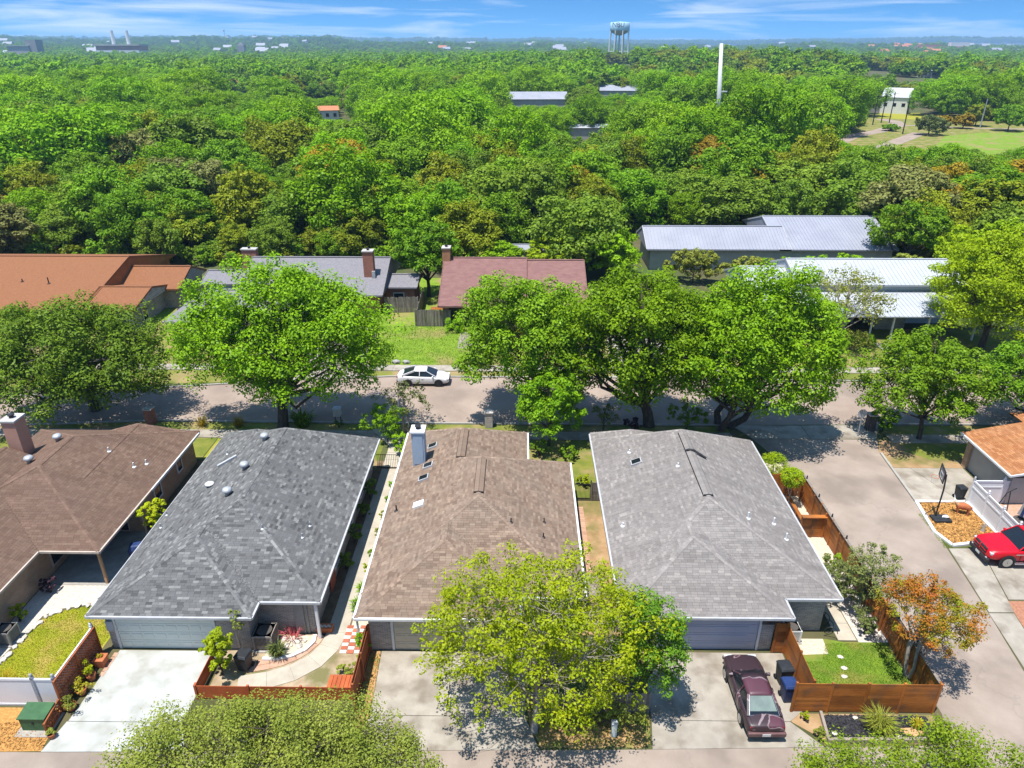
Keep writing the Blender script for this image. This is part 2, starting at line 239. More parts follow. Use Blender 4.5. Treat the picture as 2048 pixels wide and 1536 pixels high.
LM['live'] = leafmat('leaf_live_oak', (0.0802, 0.144, 0.0118), (0.131, 0.227, 0.0169), (0.211, 0.323, 0.027), 0.27)
LM['lime'] = leafmat('leaf_lime', (0.199, 0.278, 0.00495), (0.329, 0.406, 0.00825), (0.471, 0.503, 0.0165), 0.4)
LM['elm'] = leafmat('leaf_elm', (0.144, 0.189, 0.0242), (0.244, 0.287, 0.0385), (0.375, 0.39, 0.0715), 0.34)
LM['bright'] = leafmat('leaf_bright', (0.0968, 0.222, 0.00465), (0.166, 0.339, 0.00621), (0.258, 0.444, 0.0109), 0.27)
LM['olive'] = leafmat('leaf_olive', (0.116, 0.161, 0.00794), (0.191, 0.238, 0.0103), (0.288, 0.323, 0.0175), 0.27, 0.25)
LM['rust'] = leafmat('leaf_rust', (0.19, 0.16, 0.010), (0.31, 0.235, 0.014), (0.42, 0.29, 0.02), 0.3, 0.2)
LM['grey'] = leafmat('leaf_grey_green', (0.085, 0.115, 0.03), (0.15, 0.185, 0.05), (0.24, 0.275, 0.085), 0.28)
LM['fred'] = leafmat('leaf_crape', (0.23, 0.19, 0.015), (0.386, 0.168, 0.02), (0.506, 0.112, 0.03), 0.36, 0.02, patch=(0.248, 0.263, 0.015), ps=0.7)
LM['yellow'] = leafmat('leaf_yellow', (0.25, 0.24, 0.01), (0.38, 0.34, 0.02), (0.5, 0.42, 0.04), 0.3)
LM['cypress'] = leafmat('leaf_cypress', (0.165, 0.284, 0.006), (0.258, 0.389, 0.0075), (0.361, 0.472, 0.0135), 0.4)
LM['greyw'] = leafmat('leaf_half_bare', (0.12, 0.135, 0.03), (0.185, 0.20, 0.05), (0.26, 0.265, 0.085), 0.25)
LM['ash'] = leafmat('leaf_ash', (0.06, 0.14, 0.010), (0.105, 0.22, 0.014), (0.17, 0.31, 0.02), 0.32)
LM['elmg'] = leafmat('leaf_green_elm', (0.12, 0.203, 0.0105), (0.204, 0.305, 0.0135), (0.324, 0.407, 0.0225), 0.34)
LM['pink'] = leafmat('leaf_pink', (0.4, 0.06, 0.06), (0.55, 0.12, 0.12), (0.6, 0.25, 0.2), 0.3)
LM['purple'] = leafmat('leaf_purple', (0.03, 0.015, 0.02), (0.06, 0.03, 0.04), (0.1, 0.05, 0.06), 0.2)
# ------------------------------------------------------------------ helpers
def wl(o):
    v = Vector((0, 0, 0))
    while o is not None: v += o.location; o = o.parent
    return v
def tag(o, label=None, cat=None, group=None, kind=None):
    if label: o['label'] = label
    if cat: o['category'] = cat
    if group: o['group'] = group
    if kind: o['kind'] = kind
    return o
def thing(name, label, cat, loc=(0, 0, 0), group=None):
    o = bpy.data.objects.new(name, None); COL.objects.link(o); o.location = loc; o.empty_display_size = 0.2
    return tag(o, label, cat, group)
def link(name, me, parent=None, m4=None):
    o = bpy.data.objects.new(name, me); COL.objects.link(o)
    if parent is not None: o.parent = parent
    if m4 is not None: o.matrix_basis = Matrix.Translation(-wl(parent)) @ m4 if parent is not None else m4
    return o
def npmesh(name, V, Fc, mats, smooth=False, mi=None):
    """V (n,3), Fc (m,k) arrays"""
    me = bpy.data.meshes.new(name); V = np.asarray(V, dtype=np.float32); Fc = np.asarray(Fc, dtype=np.int32)
    m, k = Fc.shape
    me.vertices.add(len(V)); me.vertices.foreach_set('co', V.ravel())
    me.loops.add(m * k); me.loops.foreach_set('vertex_index', Fc.ravel())
    me.polygons.add(m); me.polygons.foreach_set('loop_start', np.arange(0, m * k, k, dtype=np.int32)); me.polygons.foreach_set('loop_total', np.full(m, k, dtype=np.int32))
    for x in mats: me.materials.append(x)
    if mi is not None: me.polygons.foreach_set('material_index', np.asarray(mi, dtype=np.int32))
    me.update(calc_edges=True); me.validate()
    if smooth: me.polygons.foreach_set('use_smooth', np.ones(m, dtype=bool))
    return me
class MB:
    def __init__(s): s.v = []; s.f = []; s.m = []
    def add(s, pts, faces, mi=0):
        b = len(s.v); s.v += [tuple(p) for p in pts]
        for f in faces: s.f.append([b + i for i in f]); s.m.append(mi)
        return s
    def poly(s, pts, mi=0): return s.add(pts, [list(range(len(pts)))], mi)
    def box(s, c, d, rz=0, mi=0, m=None):
        x, y, z = d[0] / 2, d[1] / 2, d[2] / 2
        P = [Vector(p) for p in ((-x, -y, -z), (x, -y, -z), (x, y, -z), (-x, y, -z), (-x, -y, z), (x, -y, z), (x, y, z), (-x, y, z))]
        if m is None: m = Matrix.Rotation(rz, 3, 'Z')
        return s.add([m @ p + Vector(c) for p in P], [[0, 3, 2, 1], [4, 5, 6, 7], [0, 1, 5, 4], [1, 2, 6, 5], [2, 3, 7, 6], [3, 0, 4, 7]], mi)
    def beam(s, a, b, w, h, mi=0):
        a = Vector(a); b = Vector(b); d = b - a; L = d.length; d.normalize()
        up = Vector((0, 0, 1)) if abs(d.z) < 0.95 else Vector((0, 1, 0))
        y = up.cross(d).normalized(); z = d.cross(y)
        m = Matrix((d, y, z)).transposed()
        return s.box((a + b) / 2, (L, w, h), m=m, mi=mi)
    def tube(s, pts, r, n=6, mi=0, cap=True):
        pts = [Vector(p) for p in pts]; k = len(pts)
        if not hasattr(r, '__len__'): r = [r] * k
        V = []; u = None
        for i, p in enumerate(pts):
            d = (pts[min(i + 1, k - 1)] - pts[max(i - 1, 0)])
            if d.length < 1e-6: d = Vector((0, 0, 1))
            d.normalize()
            if u is None: u = d.orthogonal().normalized()
            u = (u - d * u.dot(d))
            u = u.normalized() if u.length > 1e-4 else d.orthogonal().normalized()
            q = d.cross(u)
            for j in range(n):
                a = 2 * math.pi * j / n; V.append(p + (u * math.cos(a) + q * math.sin(a)) * r[i])
        Fc = [[i * n + j, i * n + (j + 1) % n, (i + 1) * n + (j + 1) % n, (i + 1) * n + j] for i in range(k - 1) for j in range(n)]
        if cap: Fc += [list(range(n))[::-1], [(k - 1) * n + j for j in range(n)]]
        return s.add(V, Fc, mi)
    def lathe(s, prof, c=(0, 0, 0), n=16, mi=0, axis='z'):
        V = []; c = Vector(c)
        for r, z in prof:
            for j in range(n):
                a = 2 * math.pi * j / n; x, y = r * math.cos(a), r * math.sin(a)
                V.append(c + Vector({'z': (x, y, z), 'y': (x, z, y), 'x': (z, x, y)}[axis]))
        k = len(prof)
        Fc = [[i * n + j, i * n + (j + 1) % n, (i + 1) * n + (j + 1) % n, (i + 1) * n + j] for i in range(k - 1) for j in range(n)]
        Fc += [list(range(n))[::-1], [(k - 1) * n + j for j in range(n)]]
        return s.add(V, Fc, mi)
    def prism(s, P, z0, z1, mi=0, bottom=True):
        n = len(P)
        Fc = [[n + i for i in range(n)]] + [[i, (i + 1) % n, n + (i + 1) % n, n + i] for i in range(n)]
        if bottom: Fc.append(list(range(n))[::-1])
        return s.add([(p[0], p[1], z0) for p in P] + [(p[0], p[1], z1) for p in P], Fc, mi)
    def mesh(s, name, mats, off=None, smooth=False, fix=True):
        me = bpy.data.meshes.new(name)
        V = s.v if off is None else [(a - off[0], b - off[1], c - off[2]) for a, b, c in s.v]
        me.from_pydata(V, [], s.f)
        for x in (mats if isinstance(mats, (list, tuple)) else [mats]): me.materials.append(x)
        me.polygons.foreach_set('material_index', s.m)
        if smooth: me.polygons.foreach_set('use_smooth', [True] * len(s.f))
        if fix:
            b = bmesh.new(); b.from_mesh(me); bmesh.ops.recalc_face_normals(b, faces=b.faces); b.to_mesh(me); b.free()
        me.update(); return me
    def build(s, name, mats, parent=None, smooth=False, bevel=0, kind=None, fix=True):
        off = wl(parent) if parent is not None else None
        o = bpy.data.objects.new(name, s.mesh(name, mats, off, smooth, fix)); COL.objects.link(o)
        if parent is not None: o.parent = parent
        if bevel:
            md = o.modifiers.new('bevel', 'BEVEL'); md.width = bevel; md.segments = 2; md.limit_method = 'ANGLE'
        if kind: o['kind'] = kind
        return o
def solo(mb, name, mats, label, cat, base, group=None, smooth=False, bevel=0, kind=None, fix=True):
    """a one-mesh thing with its origin at its base"""
    o = bpy.data.objects.new(name, mb.mesh(name, mats, base, smooth, fix)); COL.objects.link(o); o.location = base
    if bevel:
        md = o.modifiers.new('bevel', 'BEVEL'); md.width = bevel; md.segments = 2; md.limit_method = 'ANGLE'
    return tag(o, label, cat, group, kind)
_ub = {}
def pbox(name, mk, parent, c, d, rz=0, m3=None):
    """a small part: unit box shared by all alike pieces, scaled per object"""
    me = _ub.get(mk)
    if me is None: me = _ub[mk] = MB().box((0, 0, 0), (1, 1, 1)).mesh('piece_' + mk, MT[mk])
    rot = (m3.to_4x4() if m3 is not None else Matrix.Rotation(rz, 4, 'Z'))
    return link(name, me, parent, Matrix.Translation(c) @ rot @ Matrix.Diagonal((*d, 1)))
def copy_tree(o, parent=None):
    c = o.copy(); COL.objects.link(c); c.parent = parent
    for ch in o.children: copy_tree(ch, c)
    return c
def sheet(name, P, z, mk, parent=None, kind='structure'):
    m = MB().poly([(p[0], p[1], z) for p in P])
    o = m.build(name, MT[mk] if isinstance(mk, str) else mk, parent, fix=False)
    if o.data.polygons[0].normal.z < 0: o.data.flip_normals()
    if parent is None: o['kind'] = kind
    return o
def slabs(name, cells, mk, z=0.03, gap=0.012):
    """a paved strip: root structure with each slab as a piece. cells: list of polygons"""
    allp = [p for c in cells for p in c]
    cx = sum(p[0] for p in allp) / len(allp); cy_ = sum(p[1] for p in allp) / len(allp)
    root = bpy.data.objects.new(name, None); COL.objects.link(root); root.location = (cx, cy_, 0); root['kind'] = 'structure'; root.empty_display_size = 0.2
    for P in cells:
        mx_ = sum(p[0] for p in P) / len(P); my_ = sum(p[1] for p in P) / len(P)
        Q = []
        for p in P:
            d = Vector((p[0] - mx_, p[1] - my_)); L = d.length; d = d * ((L - gap) / L); Q.append((mx_ + d.x, my_ + d.y))
        MB().prism(Q, -0.05, z).build('slab', MT[mk], root)
    return root
def inpoly(P, X, Y):
    P = np.asarray(P, float); r = np.zeros(len(X), bool); n = len(P); j = n - 1
    for i in range(n):
        c = ((P[i, 1] > Y) != (P[j, 1] > Y)) & (X < (P[j, 0] - P[i, 0]) * (Y - P[i, 1]) / (P[j, 1] - P[i, 1] + 1e-12) + P[i, 0]); r ^= c; j = i
    return r
def scatter(P, n, rng):
    P_ = np.asarray(P, float); lo = P_.min(0); hi = P_.max(0); X = rng.uniform(lo[0], hi[0], n); Y = rng.uniform(lo[1], hi[1], n); k = inpoly(P, X, Y)
    return X[k], Y[k]
def blades(X, Y, z, h, wd, rng, lean=0.5):
    n = len(X); a = rng.uniform(0, 2 * np.pi, n); hh = h * rng.uniform(0.5, 1.2, n); le = lean * hh * rng.uniform(0.2, 1, n); b = rng.uniform(0, 2 * np.pi, n)
    w_ = wd * rng.uniform(0.6, 1.3, n); dx = np.cos(a) * w_ / 2; dy = np.sin(a) * w_ / 2; z = np.broadcast_to(z, (n,))
    V = np.stack([np.stack([X - dx, Y - dy, z], 1), np.stack([X + dx, Y + dy, z], 1), np.stack([X + np.cos(b) * le, Y + np.sin(b) * le, z + hh], 1)], 1).reshape(-1, 3)
    return V, np.arange(3 * n).reshape(n, 3)
def grass(P, n, h, mk, label, seed=1, wd=0.03, z=0.01, name='grass'):
    rng = np.random.default_rng(seed); X, Y = scatter(P, n, rng); V, Fc = blades(X, Y, z, h, wd, rng)
    o = link(name, npmesh(name, V, Fc, [MT[mk] if mk in MT else LM[mk]])); tag(o, label, 'grass', kind='stuff'); return o
def chips(P, n, s, mk, label, seed=1, z=0.02, name='mulch'):
    rng = np.random.default_rng(seed); X, Y = scatter(P, n, rng); n = len(X); a = rng.uniform(0, 6.28, n); L = s * rng.uniform(0.5, 1.4, n); W = L * rng.uniform(0.25, 0.6, n)
    t = rng.uniform(-0.6, 0.6, n); Z = z + rng.uniform(0.01, 0.04, n)
    ux = np.stack([np.cos(a), np.sin(a), t], 1) * L[:, None] / 2; vx = np.stack([-np.sin(a), np.cos(a), rng.uniform(-0.4, 0.4, n)], 1) * W[:, None] / 2
    c = np.stack([X, Y, Z], 1); up = np.array([0, 0, 0.012])
    V = np.stack([c - ux - vx, c + ux - vx, c + ux + vx, c - ux + vx], 1).reshape(-1, 3)
    o = link(name, npmesh(name, V, np.arange(4 * n).reshape(n, 4), [MT[mk]])); tag(o, label, 'ground cover', kind='stuff'); return o
# ------------------------------------------------------------------ plants
def leafquads(C, Rr, nl, ls, rng, up=0.35, asp=0.62, shell=0.5, flat=0.75):
    """C (k,3) clump centres, Rr (k,) radii, nl leaves per clump"""
    k = len(C); n = k * nl
    d = rng.normal(size=(n, 3)); d[:, 2] += up; d /= np.linalg.norm(d, axis=1)[:, None] + 1e-9
    rr = rng.uniform(shell ** 3, 1, n) ** (1 / 3)
    off = d * rr[:, None] * np.repeat(Rr, nl)[:, None]; off[:, 2] *= flat
    p = np.repeat(C, nl, axis=0) + off
    nn = d * 0.9 + np.array([0, 0, 0.5]) + rng.normal(size=(n, 3)) * 0.32; nn /= np.linalg.norm(nn, axis=1)[:, None] + 1e-9
    t = np.cross(nn, rng.normal(size=(n, 3))); t /= np.linalg.norm(t, axis=1)[:, None] + 1e-9
    b = np.cross(nn, t); L = ls * rng.uniform(0.6, 1.3, n)
    t *= L[:, None] / 2; b *= (L * asp)[:, None] / 2
    V = np.stack([p - t, p + b + t * 0.15, p + t, p - b + t * 0.15], 1).reshape(-1, 3)
    return V, np.arange(4 * n).reshape(n, 4)
def lobes(rng, rx, ry, rz, zc, nlobe, ncl, low=-0.25, fill=0.6, lr=0.46, cr=0.42):
    c = np.array([0, 0, zc]); LC = []; CC = []; CR = []
    for i in range(nlobe):
        z = low + (1 - low) * ((i + 0.5) / nlobe) ** 0.85; a = i * 2.39996 + rng.uniform(-0.35, 0.35); q = math.sqrt(max(0, 1 - z * z))
        k = rng.uniform(0.5, 0.72)
        lc = c + np.array([rx * q * math.cos(a) * k, ry * q * math.sin(a) * k, rz * z * k]); LC.append(lc)
        R_ = np.array([rx, ry, rz]) * lr * rng.uniform(0.8, 1.2)
        for j in range(ncl):
            d = rng.normal(size=3); d[2] = d[2] * 0.85 + 0.12; d += 0.6 * (lc - c) / (np.linalg.norm(lc - c) + 1e-6); d /= np.linalg.norm(d)
            CC.append(lc + d * R_ * rng.uniform(0.55, 1.0)); CR.append(R_.mean() * cr * rng.uniform(0.7, 1.25))
    nc = int(nlobe * ncl * fill * 0.3)
    q = rng.normal(size=(nc, 3)); q /= np.linalg.norm(q, axis=1)[:, None] + 1e-9; q *= (rng.uniform(0.15, 0.72, nc))[:, None]
    core = q * np.array([rx, ry, rz]) + c; CORE = (core, np.full(nc, min(rx, rz) * 0.2))
    return np.array(LC), np.concatenate([np.array(CC), CORE[0]]), np.concatenate([np.array(CR), CORE[1]])
def tree_meshes(name, seed, h, rx, ry, zb, lm, bark='bark', nlobe=12, ncl=12, nleaf=60, ls=0.25, tr=0.28, split=None, twigs=True, off=(0, 0), low=-0.66, shell=0.45, flat=0.75, stems=1, fill=0.6, lr=0.42, cr=0.36):
    rng = np.random.default_rng(seed); rz = (h - zb) / 2; zc = (h + zb) / 2
    LC, CC, CR = lobes(rng, rx, ry, rz, zc, nlobe, ncl, low, fill, lr=lr, cr=cr)
    LC[:, :2] += off; CC[:, :2] += off
    V, Fc = leafquads(CC, CR, nleaf, ls, rng, shell=shell, flat=flat)
    crown = npmesh(name + '_crown', V, Fc, [lm])
    mb = MB(); split = split or max(zb * 1.0, h * 0.22)
    for s_ in range(stems):
        ax = 0 if stems == 1 else math.cos(s_ * 6.28 / stems) * tr * 1.2; ay = 0 if stems == 1 else math.sin(s_ * 6.28 / stems) * tr * 1.2
        tx, ty = off[0] * 0.35 + ax * 2, off[1] * 0.35 + ay * 2
        r0 = tr if stems == 1 else tr * 0.55
        mb.tube([(ax, ay, -0.2), (ax, ay, 0.15), (ax * 1.3 + tx * 0.4 + 0.06, ay * 1.3 + ty * 0.4, split * 0.5), (tx, ty, split), (off[0] * 0.7, off[1] * 0.7, zc * 1.05), (off[0], off[1], h * 0.86)], [r0 * 1.5, r0 * 1.1, r0 * 0.95, r0 * 0.85, r0 * 0.45, r0 * 0.1], 8)
        for i, lc in enumerate(LC):
            if i % stems != s_: continue
            z0 = split * rng.uniform(0.85, 1.05) + max(0, lc[2] - zc) * 0.5; f = min(1, max(0, (z0 - split) / max(h - split, 0.1)))
            st = np.array([tx + (off[0] - tx) * f, ty + (off[1] - ty) * f, z0])
            mid = st * 0.5 + lc * 0.5 + rng.normal(size=3) * 0.08 * rx + np.array([0, 0, -0.05 * rx])
            mb.tube([st, mid, lc], [r0 * 0.5, r0 * 0.3, r0 * 0.13], 5, cap=False)
            if twigs:
                for c in CC[i * ncl:(i + 1) * ncl:2]:
                    mb.tube([lc, (lc + c) / 2 + rng.normal(size=3) * 0.05 * rx, c], [r0 * 0.12, r0 * 0.07, r0 * 0.03], 3, cap=False)
    trunk = mb.mesh(name + '_trunk', MT[bark], smooth=True, fix=False)
    return trunk, crown
def tree(name, label, x, y, seed=1, group=None, rz=0.0, cat='tree', z=0.0, **k):
    t, c = tree_meshes(name, seed, **k)
    o = thing(name, label, cat, (x, y, z), group); o.rotation_euler.z = rz
    for nm, me in (('trunk', t), ('crown', c)):
        q = bpy.data.objects.new(nm, me); COL.objects.link(q); q.parent = o
    return o
def shrub(name, label, x, y, h, r, lm, seed=1, n=14, nleaf=60, ls=0.1, group=None, ry=None, cat='shrub', z=0.0, zb=0.05, bark='bark', tr=0.05, **k):
    return tree(name, label, x, y, seed, group, cat=cat, z=z, h=h, rx=r, ry=ry or r, zb=zb, lm=lm, bark=bark, nlobe=max(5, n // 2), ncl=6, nleaf=nleaf, ls=ls, tr=tr, low=-0.55, split=h * 0.2, **k)
def tuft(name, label, x, y, h, r, mk, n=160, seed=1, group=None, z=0.0, wd=0.03, lean=0.9):
    rng = np.random.default_rng(seed); q = np.sqrt(rng.uniform(0, 1, n)) * r * 0.4; a = rng.uniform(0, 6.28, n)
    n_ = n; X = np.cos(a) * q; Y = np.sin(a) * q; hh = h * rng.uniform(0.5, 1.1, n); out = r * rng.uniform(0.3, 1, n); w_ = wd
    dx, dy = -np.sin(a) * w_ / 2, np.cos(a) * w_ / 2; zz = np.zeros(n)
    mxp = np.stack([X + np.cos(a) * out * 0.45, Y + np.sin(a) * out * 0.45, hh * 0.8], 1)
    dd = np.stack([dx, dy, zz], 1)
    tip = np.stack([X + np.cos(a) * out, Y + np.sin(a) * out, hh * (1 - lean * 0.35 * rng.uniform(0, 1, n))], 1)
    b0 = np.stack([X, Y, zz - 0.02], 1)
    V = np.stack([b0 - dd, b0 + dd, mxp + dd, mxp - dd, mxp - dd, mxp + dd, tip + dd * 0.15, tip - dd * 0.15], 1).reshape(-1, 3)
    o = link(name, npmesh(name, V, np.arange(8 * n).reshape(2 * n, 4), [LM.get(mk) or MT[mk]])); o.location = (x, y, z)
    return tag(o, label, 'plant', group)
# ------------------------------------------------------------------ roofs
def wing(x0, x1, y0, y1, ze, k, a0=None, a1=None, axis='y'):
    """hip/gable wing. a0,a1: hip run at the low and high end of the ridge axis, None = gable"""
    if axis == 'x':
        wg = wing(y0, y1, x0, x1, ze, k, a0, a1); h0 = wg['h']
        return dict(faces=[[(b, a, c) for a, b, c in f][::-1] for f in wg['faces']], h=lambda x, y: h0(y, x), gables=[[(b, a, c) for a, b, c in g] for g in wg['gables']], ridge=[(b, a, c) for a, b, c in wg['ridge']], hips=[[(b, a, c) for a, b, c in q] for q in wg['hips']], box=(x0, x1, y0, y1), ze=ze, zr=wg['zr'])
    xc = (x0 + x1) / 2; hw = (x1 - x0) / 2; zr = ze + k * hw; r0 = y0 + (a0 or 0); r1 = y1 - (a1 or 0)
    Fs = [[(x0, y1, ze), (x0, y0, ze), (xc, r0, zr), (xc, r1, zr)], [(x1, y0, ze), (x1, y1, ze), (xc, r1, zr), (xc, r0, zr)]]
    gab = []; hips = []
    for a, y, r, fl in ((a0, y0, r0, 0), (a1, y1, r1, 1)):
        f = [(x0, y, ze), (x1, y, ze), (xc, r, zr)]
        if fl: f = [f[1], f[0], f[2]]
        (Fs if a else gab).append(f)
        if a: hips += [[(x0, y, ze), (xc, r, zr)], [(x1, y, ze), (xc, r, zr)]]
    def h(x, y):
        if not (x0 <= x <= x1 and y0 <= y <= y1): return -1e9
        v = min(k * (x - x0), k * (x1 - x))
        if a0: v = min(v, (zr - ze) * (y - y0) / a0)
        if a1: v = min(v, (zr - ze) * (y1 - y) / a1)
        return ze + v
    return dict(faces=Fs, h=h, gables=gab, ridge=[(xc, r0, zr), (xc, r1, zr)], hips=hips, box=(x0, x1, y0, y1), ze=ze, zr=zr)
def clip(P, Q):
    """clip polygon P by convex polygon Q (ccw)"""
    for i in range(len(Q)):
        a, b = Q[i], Q[(i + 1) % len(Q)]; out = []
        def sd(p): return (b[0] - a[0]) * (p[1] - a[1]) - (b[1] - a[1]) * (p[0] - a[0])
        for j in range(len(P)):
            p, q = P[j], P[(j + 1) % len(P)]; sp_, sq = sd(p), sd(q)
            if sp_ >= -1e-9: out.append(p)
            if (sp_ > 1e-9 and sq < -1e-9) or (sp_ < -1e-9 and sq > 1e-9):
                t = sp_ / (sp_ - sq); out.append((p[0] + t * (q[0] - p[0]), p[1] + t * (q[1] - p[1])))
        P = out
        if len(P) < 3: return []
    return P
def roof_deck(house, wings, mk, drop=0.02, name='roof', fascia=0.16):
    mb = MB()
    for wg in wings:
        for f in wg['faces']:
            mb.poly([(x, y, z - drop) for x, y, z in f])
        x0, x1, y0, y1 = wg['box']; z0 = wg['ze'] - drop
        P = [(x0, y0), (x1, y0), (x1, y1), (x0, y1)]
        for i in range(4):
            a, b = P[i], P[(i + 1) % 4]; mb.poly([(a[0], a[1], z0 - fascia), (b[0], b[1], z0 - fascia), (b[0], b[1], z0), (a[0], a[1], z0)])
        mb.poly([(x, y, z0 - fascia) for x, y in P[::-1]])
        for g in wg['gables']: mb.poly([(x, y, z - drop) for x, y, z in g])
    return mb.build(name, MT[mk], house, fix=False)
def shingle_roof(house, wings, smk, sw=0.45, se=0.15, nind=300, seed=1, caps=True, mb_extra=None):
    rng = random.Random(seed); roof = roof_deck(house, wings, 'deck')
    one = []; stuff = MB(); T0, T1 = 0.013, 0.004
    for wi, wg in enumerate(wings):
        for f in wg['faces']:
            P = [Vector(p) for p in f]; u = (P[1] - P[0]).normalized(); nrm = u.cross(P[2] - P[0]).normalized()
            if nrm.z < 0: nrm = -nrm
            v = nrm.cross(u)
            if v.z < 0: v = -v; u = v.cross(nrm)
            o = P[0]; L2 = [((p - o).dot(u), (p - o).dot(v)) for p in P]
            ar = sum(L2[i][0] * L2[(i + 1) % len(L2)][1] - L2[(i + 1) % len(L2)][0] * L2[i][1] for i in range(len(L2)))
            if ar < 0: L2 = L2[::-1]
            umin = min(p[0] for p in L2); umax = max(p[0] for p in L2); vmax = max(p[1] for p in L2); row = 0
            while row * se < vmax:
                v0 = row * se; u0 = umin - rng.choice((0.0, 0.33, 0.66, 0.15)) * sw
                while u0 < umax:
                    rc = [(u0 + 0.004, v0), (u0 + sw - 0.004, v0), (u0 + sw - 0.004, v0 + se), (u0 + 0.004, v0 + se)]
                    cl = clip(rc, L2)
                    if cl:
                        cu = sum(p[0] for p in cl) / len(cl); cv = sum(p[1] for p in cl) / len(cl); c = o + u * cu + v * cv; ok = True
                        def vis(px_, py_, pz_):
                            for wj, w2 in enumerate(wings):
                                if wj != wi and w2['h'](px_, py_) > pz_ + (-0.01 if wj < wi else 0.01): return False
                            return True
                        kv = [vis(*(o + u * a + v * b)) for a, b in cl]
                        if all(kv): ok = True
                        elif not any(kv): ok = False
                        else:
                            ok = False; ua = min(p[0] for p in cl); ub = max(p[0] for p in cl); ns_ = max(2, int((ub - ua) / 0.05))
                            for q_ in range(ns_):
                                a_, b_ = ua + (ub - ua) * q_ / ns_, ua + (ub - ua) * (q_ + 1) / ns_
                                for r_ in range(3):
                                    va_, vb_ = v0 + se * r_ / 3, v0 + se * (r_ + 1) / 3
                                    c2 = clip([(a_, va_), (b_, va_), (b_, vb_), (a_, vb_)], L2)
                                    if c2 and vis(*(o + u * (sum(p[0] for p in c2) / len(c2)) + v * (sum(p[1] for p in c2) / len(c2)))):
                                        stuff.poly([o + u * a + v * b + nrm * (T0 + (T1 - T0) * (b - v0) / se) for a, b in c2])
                        if ok:
                            full = len(cl) == 4 and abs(sum(cl[i][0] * cl[(i + 1) % 4][1] - cl[(i + 1) % 4][0] * cl[i][1] for i in range(4)) / 2 - (sw - 0.008) * se) < 1e-4
                            if full:
                                one.append(((c - Vector((0, 0, CAMZ))).length, Matrix((u, v, nrm)).transposed().to_4x4(), o + u * u0 + v * v0))
                            else:
                                pts = [o + u * a + v * b + nrm * (T0 + (T1 - T0) * (b - v0) / se) for a, b in cl]
                                stuff.poly(pts)
                    u0 += sw
                row += 1
    bm = MB(); w_ = sw - 0.004; bm.add([(0.004, 0, 0), (w_, 0, 0), (w_, se, -0.012), (0.004, se, -0.012), (0.004, 0, T0), (w_, 0, T0), (w_, se, T1), (0.004, se, T1)], [[4, 5, 6, 7], [0, 1, 5, 4], [1, 2, 6, 5], [3, 0, 4, 7]])
    me = bm.mesh('shingle_' + smk, MT[smk], fix=False)
    one.sort(key=lambda q: q[0])
    for d, m4, org in one[:nind]:
        link('shingle', me, roof, Matrix.Translation(org) @ m4)
    for d, m4, org in one[nind:]:
        stuff.add([m4 @ Vector(p) + org for p in bm.v], bm.f)
    st = stuff.build('shingle', MT[smk], roof, kind='stuff', fix=False)
    if caps:
        cm = MB()
        for wi, wg in enumerate(wings):
            for a, b in [wg['ridge']] + wg['hips']:
                a, b = Vector(a), Vector(b); L = (b - a).length
                if L < 0.3: continue
                d = (b - a) / L; k = int(L / 0.2)
                for i in range(k):
                    p = a + d * (i + 0.5) * L / k
                    if any(w2 is not wg and w2['h'](p.x, p.y) > p.z + 0.01 for w2 in wings): continue
                    s_ = Vector((d.y, -d.x, 0)).normalized(); dz = Vector((0, 0, 1)); hl = d * (L / k * 0.52)
                    dn = 0.05 if abs(d.z) < 0.05 else 0.045
                    q = [p - hl + dz * 0.04, p + hl + dz * 0.03]
                    cm.poly([q[0], q[1], q[1] + s_ * 0.13 - dz * dn, q[0] + s_ * 0.13 - dz * dn]); cm.poly([q[1], q[0], q[0] - s_ * 0.13 - dz * dn, q[1] - s_ * 0.13 - dz * dn])
        ck = smk + '_cap'
        if ck not in MT:      # cap shingles come from a lighter bundle
            MT[ck] = MT[smk].copy(); MT[ck].name = ck
            for nd in MT[ck].node_tree.nodes:
                if nd.type == 'VALTORGB':
                    for e in nd.color_ramp.elements: e.color = tuple(min(1, v * 1.17) for v in e.color[:3]) + (1,)
        cm.build('ridge_cap', MT[ck], roof, kind='stuff', fix=False)
    return roof
def gutter(house, pts, mk='trim', d=0.11, z=2.5):
    mb = MB()
    for a, b in zip(pts[:-1], pts[1:]):
        a = Vector((a[0], a[1], z - 0.06)); b = Vector((b[0], b[1], z - 0.06)); mb.beam(a, b, d, 0.13)
        # open trough: lip and bottom read as a channel
    return mb.build('gutter', MT[mk], house)
def garage_door(house, x0, x1, y, z1, mk, cols=8, rows=4, frame='trim'):
    g = MB().box(((x0 + x1) / 2, y, z1 / 2), (x1 - x0, 0.05, z1)).build('garage_door', MT[mk], house)
    rh = z1 / rows; cw = (x1 - x0) / cols
    for r in range(rows):
        pbox('door_section', mk, g, ((x0 + x1) / 2, y - 0.035, (r + 0.5) * rh), (x1 - x0 - 0.02, 0.03, rh - 0.018))
        for c in range(cols):
            pbox('raised_panel', mk, g, (x0 + (c + 0.5) * cw, y - 0.056, (r + 0.5) * rh), (cw * 0.8, 0.02, rh * 0.52))
    fr = MB(); fr.box((x0 - 0.07, y - 0.05, z1 / 2 + 0.05), (0.12, 0.1, z1 + 0.1)); fr.box((x1 + 0.07, y - 0.05, z1 / 2 + 0.05), (0.12, 0.1, z1 + 0.1)); fr.box(((x0 + x1) / 2, y - 0.05, z1 + 0.07), (x1 - x0, 0.1, 0.12))
    fr.build('door_frame', MT[frame], house)
    return g
